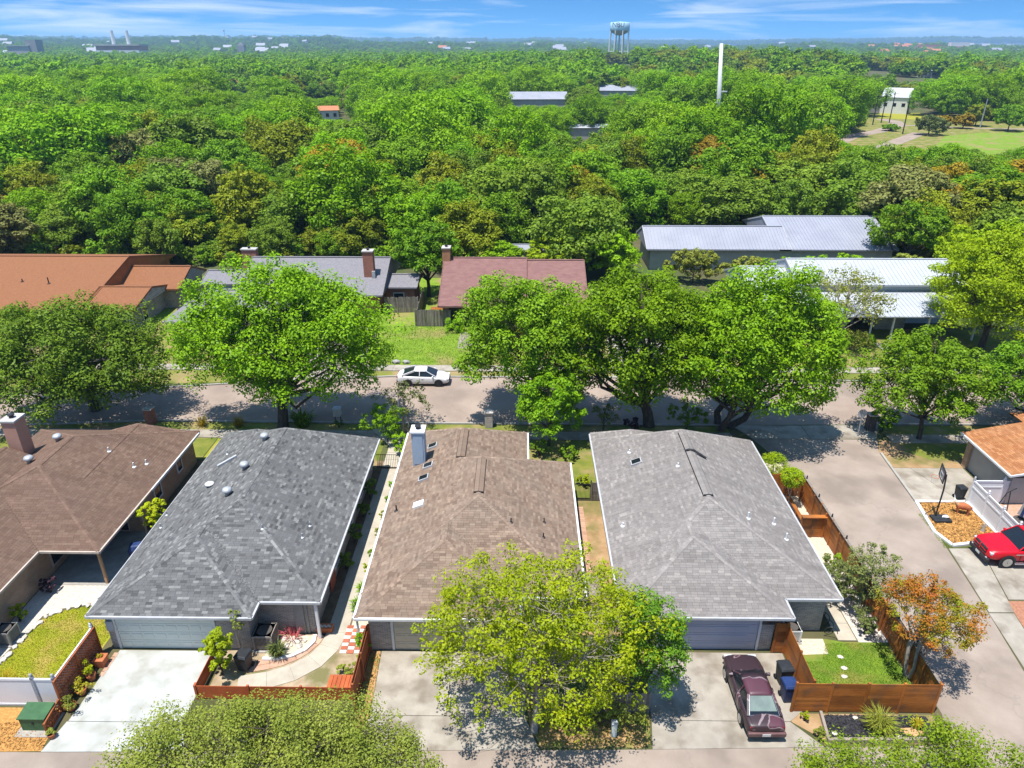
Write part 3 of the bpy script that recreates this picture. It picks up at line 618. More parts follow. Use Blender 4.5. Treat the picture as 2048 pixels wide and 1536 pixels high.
def window(house, c, wd, ht, axis='x', s=-1, trim='trim'):
    """window on a wall. axis 'x': wall faces along x (sign s)"""
    x, y, z = c
    d = (0.06, wd, ht) if axis == 'x' else (wd, 0.06, ht)
    o = (s * 0.03, 0, 0) if axis == 'x' else (0, s * 0.03, 0)
    f = MB()
    for q in (-1, 1):
        if axis == 'x': f.box((x + o[0], y + q * wd / 2, z), (0.08, 0.07, ht + 0.07)); f.box((x + o[0], y, z + q * ht / 2), (0.08, wd - 0.07, 0.07))
        else: f.box((x + q * wd / 2, y + o[1], z), (0.07, 0.08, ht + 0.07)); f.box((x, y + o[1], z + q * ht / 2), (wd - 0.07, 0.08, 0.07))
    w_ = f.build('window', MT[trim], house)
    n = 2 if wd > 0.7 else 1
    for i in range(n):
        k = (i + 0.5) / n - 0.5
        pw = wd / n - 0.05
        cc = (x + o[0] * 0.4, y + k * (wd - 0.06), z) if axis == 'x' else (x + k * (wd - 0.06), y + o[1] * 0.4, z)
        pbox('pane', 'glass', w_, cc, (0.03, pw, ht - 0.08) if axis == 'x' else (pw, 0.03, ht - 0.08))
    return w_
def chimney(house, x, y, z0, z1, dx, dy, mk, cap='cap', flue=True):
    c = MB().box((x, y, (z0 + z1) / 2), (dx, dy, z1 - z0)).build('chimney', MT[mk], house)
    m = MB().box((x, y, z1 + 0.06), (dx + 0.14, dy + 0.14, 0.12)).build('chimney_cap', MT[cap], c)
    if flue: MB().lathe([(0.14, 0), (0.14, 0.14), (0.2, 0.15), (0.2, 0.22), (0.02, 0.26)], (x, y, z1 + 0.12), 12).build('flue', MT['dark'], c)
    return c
def vent_pipe(roof, x, y, z, h=0.32, mk='trim', r=0.045):
    MB().lathe([(r * 3.2, -0.05), (r * 3.0, 0.02), (r * 1.1, 0.06), (r, 0.07), (r, h)], (x, y, z), 10).build('vent_pipe', MT[mk], roof)
def turbine(roof, x, y, z, mk='galv'):
    MB().lathe([(0.17, -0.12), (0.15, 0.18), (0.2, 0.2), (0.27, 0.28), (0.28, 0.36), (0.22, 0.46), (0.1, 0.5), (0.01, 0.51)], (x, y, z), 18).build('turbine_vent', MT[mk], roof, smooth=True)
def skylight(roof, x, y, z, k, mk='glass', s=0.62, dirx=1, frame='greytrim'):
    """sits on a slope rising along +x*dirx"""
    a = math.atan(k) * -dirx
    m = Matrix.Rotation(a, 3, 'Y')
    f = MB().box(Vector((x, y, z)) + m @ Vector((0, 0, 0.06)), (s, s * 0.8, 0.12), m=m).build('skylight', MT[frame], roof)
    MB().box(Vector((x, y, z)) + m @ Vector((0, 0, 0.13)), (s * 0.82, s * 0.62, 0.05), m=m).build('dome', MT[mk], f, bevel=0.02)
# ------------------------------------------------------------------ terrain
def sstep(a, b, x): t = np.clip((np.asarray(x, float) - a) / (b - a), 0, 1); return t * t * (3 - 2 * t)
def ZT(x, y):
    x = np.asarray(x, float); y = np.asarray(y, float); r = np.hypot(x, y); az = np.arctan2(x, y)
    z = 12 * np.exp(-(((x - 175) / 190) ** 2 + ((y - 760) / 260) ** 2)) * sstep(420, 640, r)
    A = 38 - 14 * np.tanh((az + 0.03) / 0.13) + 7 * np.sin(az * 17 + 1) + 4 * np.sin(az * 41) + 2 * np.sin(az * 93) + 9 * np.exp(-((az + 0.235) / 0.022) ** 2)
    z = z + A * sstep(1500, 4300, r) * (0.85 + 0.15 * np.sin(r / 330 + az * 9))
    z = z + (18 + 26 * sstep(0.30, 0.62, az) + 3 * np.sin(az * 31)) * sstep(6500, 9500, r)
    return z
def ground_at(px, py, h=0.0):
    u = (px - 1024) / F; v = (py - 768) / F; f = math.cos(PITCH) - v * math.sin(PITCH); d = math.sin(PITCH) + v * math.cos(PITCH); t = (CAMZ - h) / d
    X, Y = u * t, f * t; a = R(0.75); return (X * math.cos(a) - Y * math.sin(a), X * math.sin(a) + Y * math.cos(a))
def roof_at(wings, px, py):
    z = 4.0
    for _ in range(12):
        x, y = ground_at(px, py, z); zz = max(w_['h'](x, y) for w_ in wings)
        if zz < 0: break
        z = 0.5 * z + 0.5 * zz
    return x, y, max(w_['h'](x, y) for w_ in wings)
rr = np.concatenate([[0.01, 8, 16, 30, 50, 80, 130, 200, 300], np.geomspace(380, 14000, 60)]); na = 240
aa = np.linspace(0, 2 * np.pi, na, endpoint=False)
RR, AA = np.meshgrid(rr, aa, indexing='ij'); gx = RR * np.sin(AA); gy = RR * np.cos(AA)
V = np.stack([gx.ravel(), gy.ravel(), ZT(gx.ravel(), gy.ravel())], 1)
i, j = np.meshgrid(np.arange(len(rr) - 1), np.arange(na), indexing='ij'); i = i.ravel(); j = j.ravel(); j2 = (j + 1) % na
gnd = link('ground', npmesh('ground', V, np.stack([i * na + j, i * na + j2, (i + 1) * na + j2, (i + 1) * na + j], 1)[:, ::-1], [MT['ground']])); gnd['kind'] = 'structure'
# ------------------------------------------------------------------ roads, paving
near = [(-75, 46.5), (-45, 49.2), (-30, 50.5), (-12, 50.3), (16.5, 50.3), (30, 50.6), (60, 50.8), (90, 51)]
far = [(90, 57.6), (60, 57.8), (30, 58.6), (10, 59.05), (-12, 59.05), (-22, 58.0), (-32, 56.4), (-45, 54.4), (-75, 51.5)]
sheet('street', near + far, 0.004, 'asphalt')
sheet('alley', [(-60, 20.3), (-20.2, 20.55), (5.7, 21.02), (13.4, 21.22), (18.6, 21.4), (19.3, 23.0), (19.35, 33), (19.4, 40), (19.0, 45), (18.0, 48.1), (27.6, 48.1), (26.9, 46.2), (26.35, 38.3), (25.2, 29.5), (24.6, 25.6), (24.4, 21.2), (26, 19.4), (60, 19.5), (60, 13.6), (-60, 13.2)], 0.006, 'alley')
slabs('road_apron', [[(16.9, 50.28), (22.5, 50.28), (22.5, 48.15), (18.0, 48.15)], [(22.52, 50.28), (28.8, 50.5), (27.6, 48.15), (22.52, 48.15)]], 'concrete', 0.02)
def kerb(pts, name='kerb'):
    mb = MB()
    for a, b in zip(pts[:-1], pts[1:]):
        mb.beam((a[0], a[1], 0.055), (b[0], b[1], 0.055), 0.16, 0.13)
    o = mb.build(name, MT['kerb']); o['kind'] = 'structure'; return o
kerb([(-75, 46.42), (-45, 49.1), (-30, 50.4), (-12.6, 50.2), (16.6, 50.2)]); kerb([(29.2, 50.5), (60, 50.7), (90, 50.9)])
kerb([(x, y + 0.08) for x, y in far])
kerb([(26.95, 46.0), (26.42, 39.6), (26.3, 38.0)])
slabs('sidewalk', [[(-45 + 1.5 * k, 47.75), (-43.5 + 1.5 * k, 47.75), (-43.5 + 1.5 * k, 49.0), (-45 + 1.5 * k, 49.0)] for k in range(41)], 'concrete')
slabs('sidewalk', [[(28.6 + 1.5 * k, 47.6), (30.1 + 1.5 * k, 47.6), (30.1 + 1.5 * k, 48.9), (28.6 + 1.5 * k, 48.9)] for k in range(12)], 'concrete')
slabs('sidewalk', [[(-48 + 1.5 * k, 60.5), (-46.5 + 1.5 * k, 60.5), (-46.5 + 1.5 * k, 61.8), (-48 + 1.5 * k, 61.8)] for k in range(66)], 'concrete')
slabs('driveway', [[(-20.3, 22.1), (-15.1, 22.1), (-15.1, 26.28), (-20.1, 26.28)], [(-20.6, 20.55), (-14.4, 20.66), (-15.1, 22.08), (-20.35, 22.08)]], 'white_concrete')
slabs('driveway', [[(-6.75, 22.6), (-3.3, 22.6), (-3.3, 26.4), (-6.9, 26.4)], [(-3.28, 22.6), (0.3, 22.6), (0.3, 26.4), (-3.28, 26.4)], [(-7.3, 20.75), (0.9, 20.95), (0.3, 22.58), (-6.75, 22.58)]], 'concrete')
slabs('driveway', [[(6.0, 22.5), (12.25, 22.5), (13.2, 23.2), (13.2, 26.5), (6.2, 26.5)], [(5.8, 21.02), (13.3, 21.22), (12.25, 22.48), (6.0, 22.48)]], 'concrete')
slabs('parking_pad', [[(26.95, 44.0), (28.1, 44.0), (29.4, 39.95), (26.5, 39.95)], [(28.12, 44.0), (31.9, 44.0), (31.9, 39.95), (29.42, 39.95)]], 'concrete')
slabs('parking_pad', [[(26.0, 34.9), (27.9, 34.9), (26.6, 29.5), (25.25, 29.5)], [(27.92, 34.9), (36, 34.9), (36, 30.5), (26.9, 30.5)], [(25.2, 29.45), (26.55, 29.45), (25.6, 24), (24.5, 24)]], 'concrete')
sheet('planting_bed', [(26.75, 30.4), (36, 30.4), (36, 24), (25.7, 24), (26.6, 29.5)], 0.006, 'mulch_red')
# yard grounds
sheet('lawn', [(-25.3, 28.5), (-24.6, 29.0), (-23.3, 29.4), (-21.05, 29.4), (-21.05, 23.0), (-26.3, 23.0), (-25.6, 25.4)], 0.006, 'lawn_y')
grass([(-25.3, 28.5), (-24.6, 29.0), (-23.3, 29.4), (-21.15, 29.4), (-21.15, 23.1), (-26.3, 23.1), (-25.6, 25.4)], 30000, 0.045, 'blade_y', 'short dry yellow-green grass of the walled lawn with the white vinyl fence', 3)
sheet('gravel_walk', [(-26.85, 31.0), (-21.1, 31.0), (-21.1, 29.5), (-23.4, 29.5), (-24.9, 29.1), (-25.45, 28.6), (-25.8, 25.4), (-26.85, 24)], 0.008, 'graystone')
sheet('patio', [(-26.85, 36), (-21.9, 36), (-21.9, 31.02), (-26.85, 31.02)], 0.012, 'kerb')
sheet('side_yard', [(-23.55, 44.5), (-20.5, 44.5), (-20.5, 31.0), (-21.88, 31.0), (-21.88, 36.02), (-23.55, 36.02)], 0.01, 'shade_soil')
sheet('lawn', [(-23.4, 47.7), (-20.2, 47.7), (-20.2, 44.6), (-23.4, 44.6)], 0.012, 'lawn_y')
sheet('lawn', [(-45, 47.7), (-23.5, 47.7), (-23.5, 44.6), (-45, 44.6)], 0.012, 'lawn_p')
sheet('lawn', [(-20.1, 47.7), (-10.4, 47.7), (-10.4, 43.6), (-20.1, 43.6)], 0.010, 'lawn_p')
sheet('verge', [(-45, 50.1), (-30, 50.3), (-12.6, 50.1), (16.5, 50.1), (16.5, 49.05), (-45, 49.05)], 0.008, 'lawn_p')
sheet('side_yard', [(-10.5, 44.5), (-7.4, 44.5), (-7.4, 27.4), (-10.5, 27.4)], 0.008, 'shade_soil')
sheet('gravel_strip', [(-8.8, 38), (-7.75, 38), (-7.75, 27.2), (-8.8, 27.2)], 0.012, 'gravel')
pc = [(-9.4, 43.4), (-9.4, 40), (-9.4, 36.5), (-9.4, 33), (-9.4, 29.5), (-9.42, 27.6), (-9.6, 26.6), (-10.1, 25.7), (-11.0, 24.95), (-12.1, 24.5), (-13.4, 24.2)]
cells = []
for k in range(len(pc) - 1):
    q = []
    for m_, s_ in ((k, 1), (k + 1, 1), (k + 1, -1), (k, -1)):
        a = Vector(pc[max(m_ - 1, 0)]); b = Vector(pc[min(m_ + 1, len(pc) - 1)]); d = (b - a).normalized(); n_ = Vector((-d.y, d.x)); q.append(tuple(Vector(pc[m_]) + n_ * 0.53 * s_))
    cells.append(q)
slabs('garden_path', cells, 'path', 0.035, 0.006)
slabs('garden_path', [[(-9.95, 46.6 - 1.0 * k), (-8.75, 46.6 - 1.0 * k), (-8.75, 45.62 - 1.0 * k), (-9.95, 45.62 - 1.0 * k)] for k in range(3)] + [[(-12.4, 50.1), (-10.6, 50.1), (-8.75, 46.65), (-9.95, 46.65)]], 'path', 0.04, 0.01)
sheet('front_court', [(-14.7, 27.5), (-7.6, 27.5), (-7.6, 23.5), (-14.7, 23.5)], 0.008, 'court')
sheet('side_yard', [(3.0, 39.6), (5.4, 39.6), (5.4, 27.6), (3.0, 27.6)], 0.008, 'dirt')
sheet('lawn', [(0.6, 47.7), (16, 47.7), (16, 43.6), (5.4, 43.6), (5.4, 39.7), (0.6, 40.4)], 0.010, 'lawn_p')
sheet('lawn', [(-8.7, 47.7), (0.58, 47.7), (0.58, 44.4), (-8.7, 44.4)], 0.010, 'lawn_p')
sheet('side_yard', [(16.0, 44.5), (19.0, 44.5), (19.0, 33.5), (16.0, 33.5)], 0.008, 'gravel')
sheet('lawn', [(13.35, 23.15), (18.75, 23.15), (18.75, 27.3), (16.6, 27.3), (15.7, 27.5), (13.35, 27.5)], 0.010, 'lawn_g')
grass([(13.4, 23.2), (18.7, 23.2), (18.7, 27.2), (15.6, 27.2), (15.0, 26.0), (13.4, 26.0)], 22000, 0.055, 'blade_g', 'bright green grass inside the cedar board fence', 5)
sheet('gravel_patch', [(13.4, 27.5), (15.6, 27.5), (15.5, 26.5), (13.8, 26.4)], 0.014, 'gravel')
slabs('garden_path', [[(16.35, 33.4 - 1.2 * k), (17.3, 33.4 - 1.2 * k), (17.3, 32.2 - 1.2 * k), (16.35, 32.2 - 1.2 * k)] for k in range(5)], 'path', 0.03)
sheet('gravel_bed', [(17.35, 33.4), (18.9, 33.4), (18.9, 27.3), (17.35, 27.3)], 0.009, 'graystone')
BED = [(13.85, 22.85), (18.45, 22.85), (18.45, 21.62), (13.65, 21.5)]
sheet('planting_bed', BED, 0.03, 'mulch_black')
chips(BED, 2600, 0.11, 'mulch_black', 'black bark mulch in the timber-edged bed before the cedar fence', 4, 0.03)
sheet('verge', [(12.3, 22.5), (13.6, 21.45), (18.6, 21.45), (18.8, 22.95), (12.4, 22.95)], 0.008, 'dirt')
sheet('lawn', [(27.7, 48.0), (46, 48.0), (46, 44.05), (27.0, 44.05), (26.9, 46.2)], 0.008, 'dirt')
sheet('lawn', [(29.0, 47.55), (46, 47.55), (46, 45.2), (30.2, 45.2), (28.8, 46.4)], 0.012, 'lawn_p')
sheet('verge', [(29.3, 50.4), (46, 50.5), (46, 48.95), (28.3, 48.95)], 0.008, 'lawn_p')
MUL = [(26.45, 39.75), (29.7, 39.75), (29.75, 35.9), (27.3, 35.3), (26.35, 35.15), (25.95, 36.5), (26.2, 38.2)]
sheet('planting_bed', MUL, 0.03, 'mulch')
chips(MUL, 5200, 0.15, 'mulch', 'orange wood-chip mulch filling the kerbed bed round the basketball hoop', 9, 0.03)
mb = MB()
for a, b in zip(MUL, MUL[1:] + MUL[:1]): mb.beam((a[0], a[1], 0.06), (b[0], b[1], 0.06), 0.2, 0.14)
solo(mb, 'bed_edging', MT['trim'], 'white concrete edging around the orange mulch bed', 'edging', (26.0, 37.5, 0))
LB = [(-15.2, 72), (-4.4, 72), (-4.4, 66.5), (-4.4, 61.9), (-15, 61.9)]
sheet('lawn', LB, 0.008, 'lawn_b')
grass(LB, 9000, 0.1, 'blade_g', 'mown bright green front lawn beside the weathered picket fence', 6, 0.06)
sheet('verge', [(-48, 60.4), (48, 60.4), (48, 59.2), (12, 59.2), (-12, 59.2), (-22, 58.2), (-48, 56)], 0.008, 'lawn_p')
sheet('lawn', [(-75, 72), (-15.3, 72), (-15.3, 61.9), (-48, 61.9), (-75, 58)], 0.008, 'lawn_p')
sheet('lawn', [(-4.3, 72), (60, 72), (60, 61.9), (-4.3, 61.9)], 0.008, 'lawn_p')
sheet('lawn', [(-42, 90), (-15.5, 90), (-8, 90), (-8, 72.1), (-42, 72.1)], 0.008, 'lawn_b')
sheet('driveway', [(-21, 72), (-15.4, 72), (-14.5, 59.3), (-22, 58.2)], 0.012, 'concrete'); sheet('driveway', [(9, 71), (15, 71), (15.5, 59.2), (8.5, 59.2)], 0.012, 'concrete')
slabs('garden_path', [[(-6.4, 70.4), (-5.3, 70.4), (-5.3, 67.2), (-6.4, 67.2)], [(-6.4, 67.18), (-1, 67.18), (-1, 66.0), (-6.4, 66.0)]], 'concrete')
slabs('garden_path', [[(36.2, 68), (37.4, 68), (37.4, 65), (36.2, 65)], [(36.2, 64.98), (37.4, 64.98), (37.4, 61.9), (36.2, 61.9)]], 'concrete')
# far clearing with road at the edge of the wood
PL = [ground_at(1850, 312), ground_at(1890, 272), ground_at(1960, 266), ground_at(2120, 262), ground_at(2120, 325)]
sheet('lawn', PL, 0.02, 'lawn_b')
def strip(name, px, wd, mk, z):
    P = [Vector(ground_at(*p)) for p in px]; A = []; B = []
    for k, p in enumerate(P):
        d = (P[min(k + 1, len(P) - 1)] - P[max(k - 1, 0)]).normalized(); n_ = Vector((-d.y, d.x)); A.append(tuple(p + n_ * wd / 2)); B.append(tuple(p - n_ * wd / 2))
    return sheet(name, A + B[::-1], z, mk)
sheet('lawn', [ground_at(1620, 312), ground_at(1700, 258), ground_at(1750, 228), ground_at(1860, 228), ground_at(2130, 246), ground_at(2130, 330), ground_at(1800, 330)], 0.012, 'lawn_p')
strip('far_road', [(1640, 300), (1705, 272), (1760, 262), (1795, 252), (1790, 243), (1760, 238)], 5.5, 'asphalt', 0.03)
strip('far_road', [(1790, 250), (1850, 252), (1960, 257), (2100, 259)], 3.5, 'asphalt', 0.035)
strip('far_road', [(1730, 310), (1790, 285), (1840, 266)], 5, 'asphalt', 0.04)
sheet('lawn', [ground_at(1755, 236), ground_at(1850, 240), ground_at(1840, 226), ground_at(1760, 226)], 0.02, 'lawn_y')
strip('far_road', [(940, 300), (985, 284), (1015, 279), (1060, 272)], 6, 'concrete', 0.03)
# ------------------------------------------------------------------ near houses
K = 0.41
# house with dark brown roof (left edge)
h1 = thing('brick_house', 'tan brick house with dark brown shingle roof and pink chimney', 'house', (-29, 37, 0))
w1 = [wing(-34.55, -23.07, 30.9, 44.4, 2.5, K, 5.0, 4.9), wing(-29.9, -23.07, 36, 44.05, 2.5, K, None, 1.2), wing(-38.0, -26.4, 19, 38, 2.5, K, None, None)]
r1 = shingle_roof(h1, w1, 'sh_dark', 0.34, 0.16, 300, 1)
MB().box((-28.9, 40.0, 1.2), (10.6, 8.2, 2.4)).build('wall', MT['brick_tan'], h1)
MB().box((-32.3, 28.0, 1.2), (10.8, 15.6, 2.4)).build('wall', MT['brick_tan'], h1)
gutter(h1, [(-23.02, 44.0), (-23.02, 30.86), (-26.36, 30.86), (-26.36, 19.2)], 'tantrim')
MB().box((-22.98, 40.5, 2.44), (0.06, 7.2, 0.16)).build('fascia', MT['trim'], h1)
MB().box((-23.35, 31.2, 1.2), (0.13, 0.13, 2.4)).build('porch_post', MT['wood_tan'], h1)
MB().box((-23.05, 35.4, 1.15), (0.09, 0.09, 2.3)).build('downspout', MT['tantrim'], h1)
window(h1, (-23.58, 38.4, 1.35), 0.9, 1.0, 'x', 1); window(h1, (-23.58, 41.6, 1.35), 0.7, 0.9, 'x', 1)
window(h1, (-26.88, 32.6, 1.2), 1.0, 1.5, 'x', 1, 'tantrim'); window(h1, (-26.88, 34.6, 1.1), 0.9, 2.0, 'x', 1, 'tantrim'); window(h1, (-25.2, 35.88, 1.15), 1.7, 2.0, 'y', -1, 'tantrim')
chimney(h1, -31.9, 38.9, 2.6, 6.35, 0.85, 1.0, 'chim_pink')
for p in ((60, 926), (117, 882)): turbine(r1, *roof_at(w1, *p))
for p in ((218, 903), (268, 934), (293, 928), (325, 912)): vent_pipe(r1, *roof_at(w1, *p))
# slate grey roof house
h2 = thing('brick_house', 'house with slate grey patterned shingle roof and pale mint garage door', 'house', (-15.5, 35, 0))
w2 = [wing(-21.05, -9.95, 27.15, 43.4, 2.5, K, 5.55, 2.6), wing(-21.05, -13.0, 26.05, 35, 2.5, K, 4.02, None), wing(-21.05, -15.2, 38, 44.1, 2.5, K, None, 1.6)]
r2 = shingle_roof(h2, w2, 'sh_grey', 0.31, 0.145, 300, 2)
mb = MB(); mb.prism([(-20.5, 26.45), (-20.1, 26.45), (-20.1, 26.6), (-15.1, 26.6), (-15.1, 26.45), (-13.4, 26.45), (-13.4, 27.6), (-10.5, 27.6), (-10.5, 43.0), (-20.5, 43.6)], -0.1, 2.45); mb.build('wall', MT['brick_grey'], h2)
garage_door(h2, -20.02, -15.18, 26.5, 2.2, 'door_mint')
gutter(h2, [(-21.02, 44.0), (-21.06, 26.0), (-12.95, 26.0), (-12.95, 27.1), (-9.9, 27.1), (-9.9, 43.4)], 'greytrim')
MB().box((-10.2, 27.2, 1.2), (0.14, 0.14, 2.4)).build('porch_post', MT['white'], h2)
MB().box((-10.42, 31.0, 1.1), (0.06, 1.0, 2.1)).build('door', MT['paver_red'], h2)
mb = MB(); mb.box((-11.25, 27.56, 1.1), (0.5, 0.05, 2.2)); mb.box((-10.85, 27.56, 1.1), (0.1, 0.06, 2.2)); mb.build('shutter_panel', MT['ac'], h2)
for y in (30.0, 33.5, 37.0, 40.5): window(h2, (-10.48, y + 2.2, 1.3), 1.1, 1.2, 'x', 1)
MB().box((-20.28, 26.38, 1.55), (0.34, 0.14, 0.6)).build('meter_box', MT['greytrim'], h2)
MB().box((-17.4, 26.42, 2.3), (1.0, 0.05, 0.12)).build('lamp_bracket', MT['dark'], h2)
for x in (-18.1, -17.6, -16.9): MB().lathe([(0.02, 0.2), (0.12, 0.1), (0.13, 0), (0.02, -0.03)], (x, 26.3, 2.2), 10).build('flood_lamp', MT['dark'], h2)
for p in ((530, 880), (490, 938), (456, 990)): turbine(r2, *roof_at(w2, *p))
x, y, z = roof_at(w2, 420, 972); MB().lathe([(0.14, -0.05), (0.12, 0.12), (0.27, 0.13), (0.27, 0.2), (0.05, 0.26)], (x, y, z), 16).build('roof_vent', MT['trim'], r2, smooth=True)
for p in ((334, 1030), (525, 1058), (605, 1075), (620, 1052), (455, 908), (322, 1055)): vent_pipe(r2, *roof_at(w2, *p), 0.28, 'galv', 0.035)
a = Vector(roof_at(w2, 436, 935)) + Vector((0, 0, 0.1)); b = Vector(roof_at(w2, 474, 914)) + Vector((0, 0, 0.1)); MB().beam(a, b, 0.16, 0.14).build('flashing_saddle', MT['greytrim'], r2)
# brown roof house
h3 = thing('brick_house', 'brick house with brown shingle roof, blue-grey chimney and row of skylights', 'house', (-3, 35, 0))
w3 = [wing(-7.95, 3.3, 27.65, 40.4, 2.5, K, 5.62, 3.1), wing(-7.95, 0.0, 26.1, 35, 2.5, K, 3.97, None), wing(-7.95, 0.5, 35, 44.4, 2.5, K, None, 2.5)]
r3 = shingle_roof(h3, w3, 'sh_brown', 0.32, 0.145, 300, 3)
mb = MB(); mb.prism([(-7.45, 26.5), (-6.3, 26.5), (-6.3, 26.65), (-1.25, 26.65), (-1.25, 26.5), (-0.5, 26.5), (-0.5, 28.1), (2.85, 28.1), (2.85, 39.9), (0.05, 39.9), (0.05, 43.9), (-7.45, 43.9)], -0.1, 2.45); mb.build('wall', MT['brick_grey'], h3)
garage_door(h3, -6.22, -1.33, 26.55, 2.2, 'door_tan')
gutter(h3, [(-8.0, 44.3), (-8.0, 26.05), (0.05, 26.05), (0.05, 27.6), (3.35, 27.6), (3.35, 40.4)], 'trim', 0.14)
MB().beam((0.55, 40.5, 2.44), (0.55, 44.4, 2.44), 0.12, 0.14).build('gutter', MT['trim'], h3)
MB().box((-7.95, 26.35, 1.2), (0.09, 0.09, 2.4)).build('downspout', MT['trim'], h3)
c3 = chimney(h3, -6.5, 39.5, 2.6, 5.4, 0.8, 0.85, 'chim_blue', 'trim')
MB().box((-6.5, 39.06, 4.2), (0.6, 0.03, 2.1)).build('panel', MT['chim_blue'], c3)
for p, g in (((866, 893), 'glass'), ((857, 932), 'glass'), ((848, 957), 'glass'), ((838, 1010), 'white')):
    skylight(r3, *roof_at(w3, *p), K, g, 0.66, 1, 'trim' if g == 'white' else 'greytrim')
for p in ((793, 1022),): vent_pipe(r3, *roof_at(w3, *p), 0.4, 'dark')
for p in ((1022, 1045), (1088, 1045), (1087, 1075)): vent_pipe(r3, *roof_at(w3, *p), 0.3, 'dark', 0.035)
def ridge_vent(roof, x, y0, y1, z, k):
    mb = MB()
    for s_ in (-1, 1):
        m = Matrix.Rotation(s_ * math.atan(k), 3, 'Y')
        mb.box(Vector((x + s_ * 0.13, (y0 + y1) / 2, z + 0.075 - 0.13 * k)), (0.27, y1 - y0, 0.03), m=m)
    o = mb.build('ridge_vent', MT['sh_brown'] if roof is r3 else MT['sh_worn'], roof)
    mb = MB()
    for s_ in (-1, 1): mb.box((x + s_ * 0.275, (y0 + y1) / 2, z + 0.035 - 0.275 * k), (0.03, y1 - y0 + 0.04, 0.06))
    mb.box((x, y0 - 0.02, z + 0.02), (0.5, 0.03, 0.06)); mb.build('vent_slot', MT['dark'], o)
ridge_vent(r3, -2.325, 33.5, 37.1, w3[0]['zr'], K); ridge_vent(r3, -3.725, 38.2, 41.7, w3[2]['zr'], K)
# worn grey roof house
h4 = thing('brick_house', 'brick house with worn grey shingle roof and blue-grey garage door', 'house', (10.5, 35, 0))
w4 = [wing(5.0, 16.15, 27.7, 43.5, 2.5, K, 5.5, 2.6), wing(5.0, 13.29, 26.36, 36, 2.5, K, 4.14, None), wing(5.0, 10.3, 38, 44.4, 2.5, K, None, 1.4)]
r4 = shingle_roof(h4, w4, 'sh_worn', 0.32, 0.145, 300, 4)
mb = MB(); mb.prism([(5.5, 26.75), (6.9, 26.75), (6.9, 26.9), (11.95, 26.9), (11.95, 26.75), (12.65, 26.75), (12.65, 28.1), (15.65, 28.1), (15.65, 43.0), (5.5, 43.8)], -0.1, 2.45); mb.build('wall', MT['brick_grey'], h4)
garage_door(h4, 6.98, 11.87, 26.8, 2.2, 'door_grey', 1, 4)
gutter(h4, [(4.95, 44.3), (4.95, 26.31), (13.34, 26.31), (13.34, 27.65), (16.2, 27.65), (16.2, 43.4)], 'greytrim')
x, y, z = roof_at(w4, 1273, 925); skylight(r4, x, y, z, K, 'glass', 0.7)
for p in ((1246, 1052), (1259, 905), (1356, 932)): vent_pipe(r4, *roof_at(w4, *p), 0.22, 'white')
for p in ((1496, 1037), (1547, 1048), (1572, 1079)): vent_pipe(r4, *roof_at(w4, *p), 0.42, 'white')
ridge_vent(r4, 10.575, 33.4, 40.6, w4[0]['zr'], K)
mb = MB(); z = w4[0]['zr']; mb.tube([(10.3, 38.2, z + 0.02), (10.45, 38.15, z + 0.12), (10.75, 38.1, z + 0.12), (11.0, 38.0, z - 0.02), (11.5, 37.8, z - 0.28)], 0.07, 6); mb.build('loose_cap_strip', MT['dark'], r4)
MB().box((12.3, 26.68, 2.0), (0.62, 0.06, 0.5)).build('house_sign', MT['wall_dark'], h4)
MB().lathe([(0.02, 0.25), (0.1, 0.18), (0.12, 0), (0.03, -0.05)], (12.3, 26.55, 2.0), 10).build('wall_lamp', MT['dark'], h4)
# orange roof house at the right
h5 = thing('brick_house', 'grey walled house with orange shingle roof beside the white vinyl fence', 'house', (36, 42, 0))
w5 = [wing(31.68, 45, 39.2, 44.95, 2.5, 0.2, None, None), wing(37, 47, 36, 48, 2.5, 0.3, 5, 5)]
r5 = shingle_roof(h5, w5, 'sh_orange', 0.45, 0.15, 300, 5)
MB().box((38.4, 42.1, 1.2), (12.4, 4.9, 2.4)).build('wall', MT['wall_grey'], h5)
MB().box((41.5, 40, 1.2), (8.0, 10, 2.4)).build('wall', MT['brick_red'], h5)
MB().box((32.15, 44.2, 1.1), (0.3, 0.5, 2.3)).build('pier', MT['brick_tan'], h5)
gutter(h5, [(31.64, 44.9), (31.64, 39.16)], 'trim'); MB().beam((31.6, 39.16, 2.44), (36, 39.16, 3.3), 0.06, 0.14).build('rake_board', MT['trim'], h5)
sheet('verge', [(-7.45, 26.4), (-6.95, 26.4), (-6.75, 22.6), (-7.2, 20.8), (-7.45, 20.75)], 0.012, 'litter')
chips([(-7.45, 26.4), (-6.95, 26.4), (-6.75, 22.6), (-7.2, 20.8), (-7.45, 20.75)], 420, 0.08, 'mulch', 'dry leaf litter along the red-brown fence', 22, 0.015)
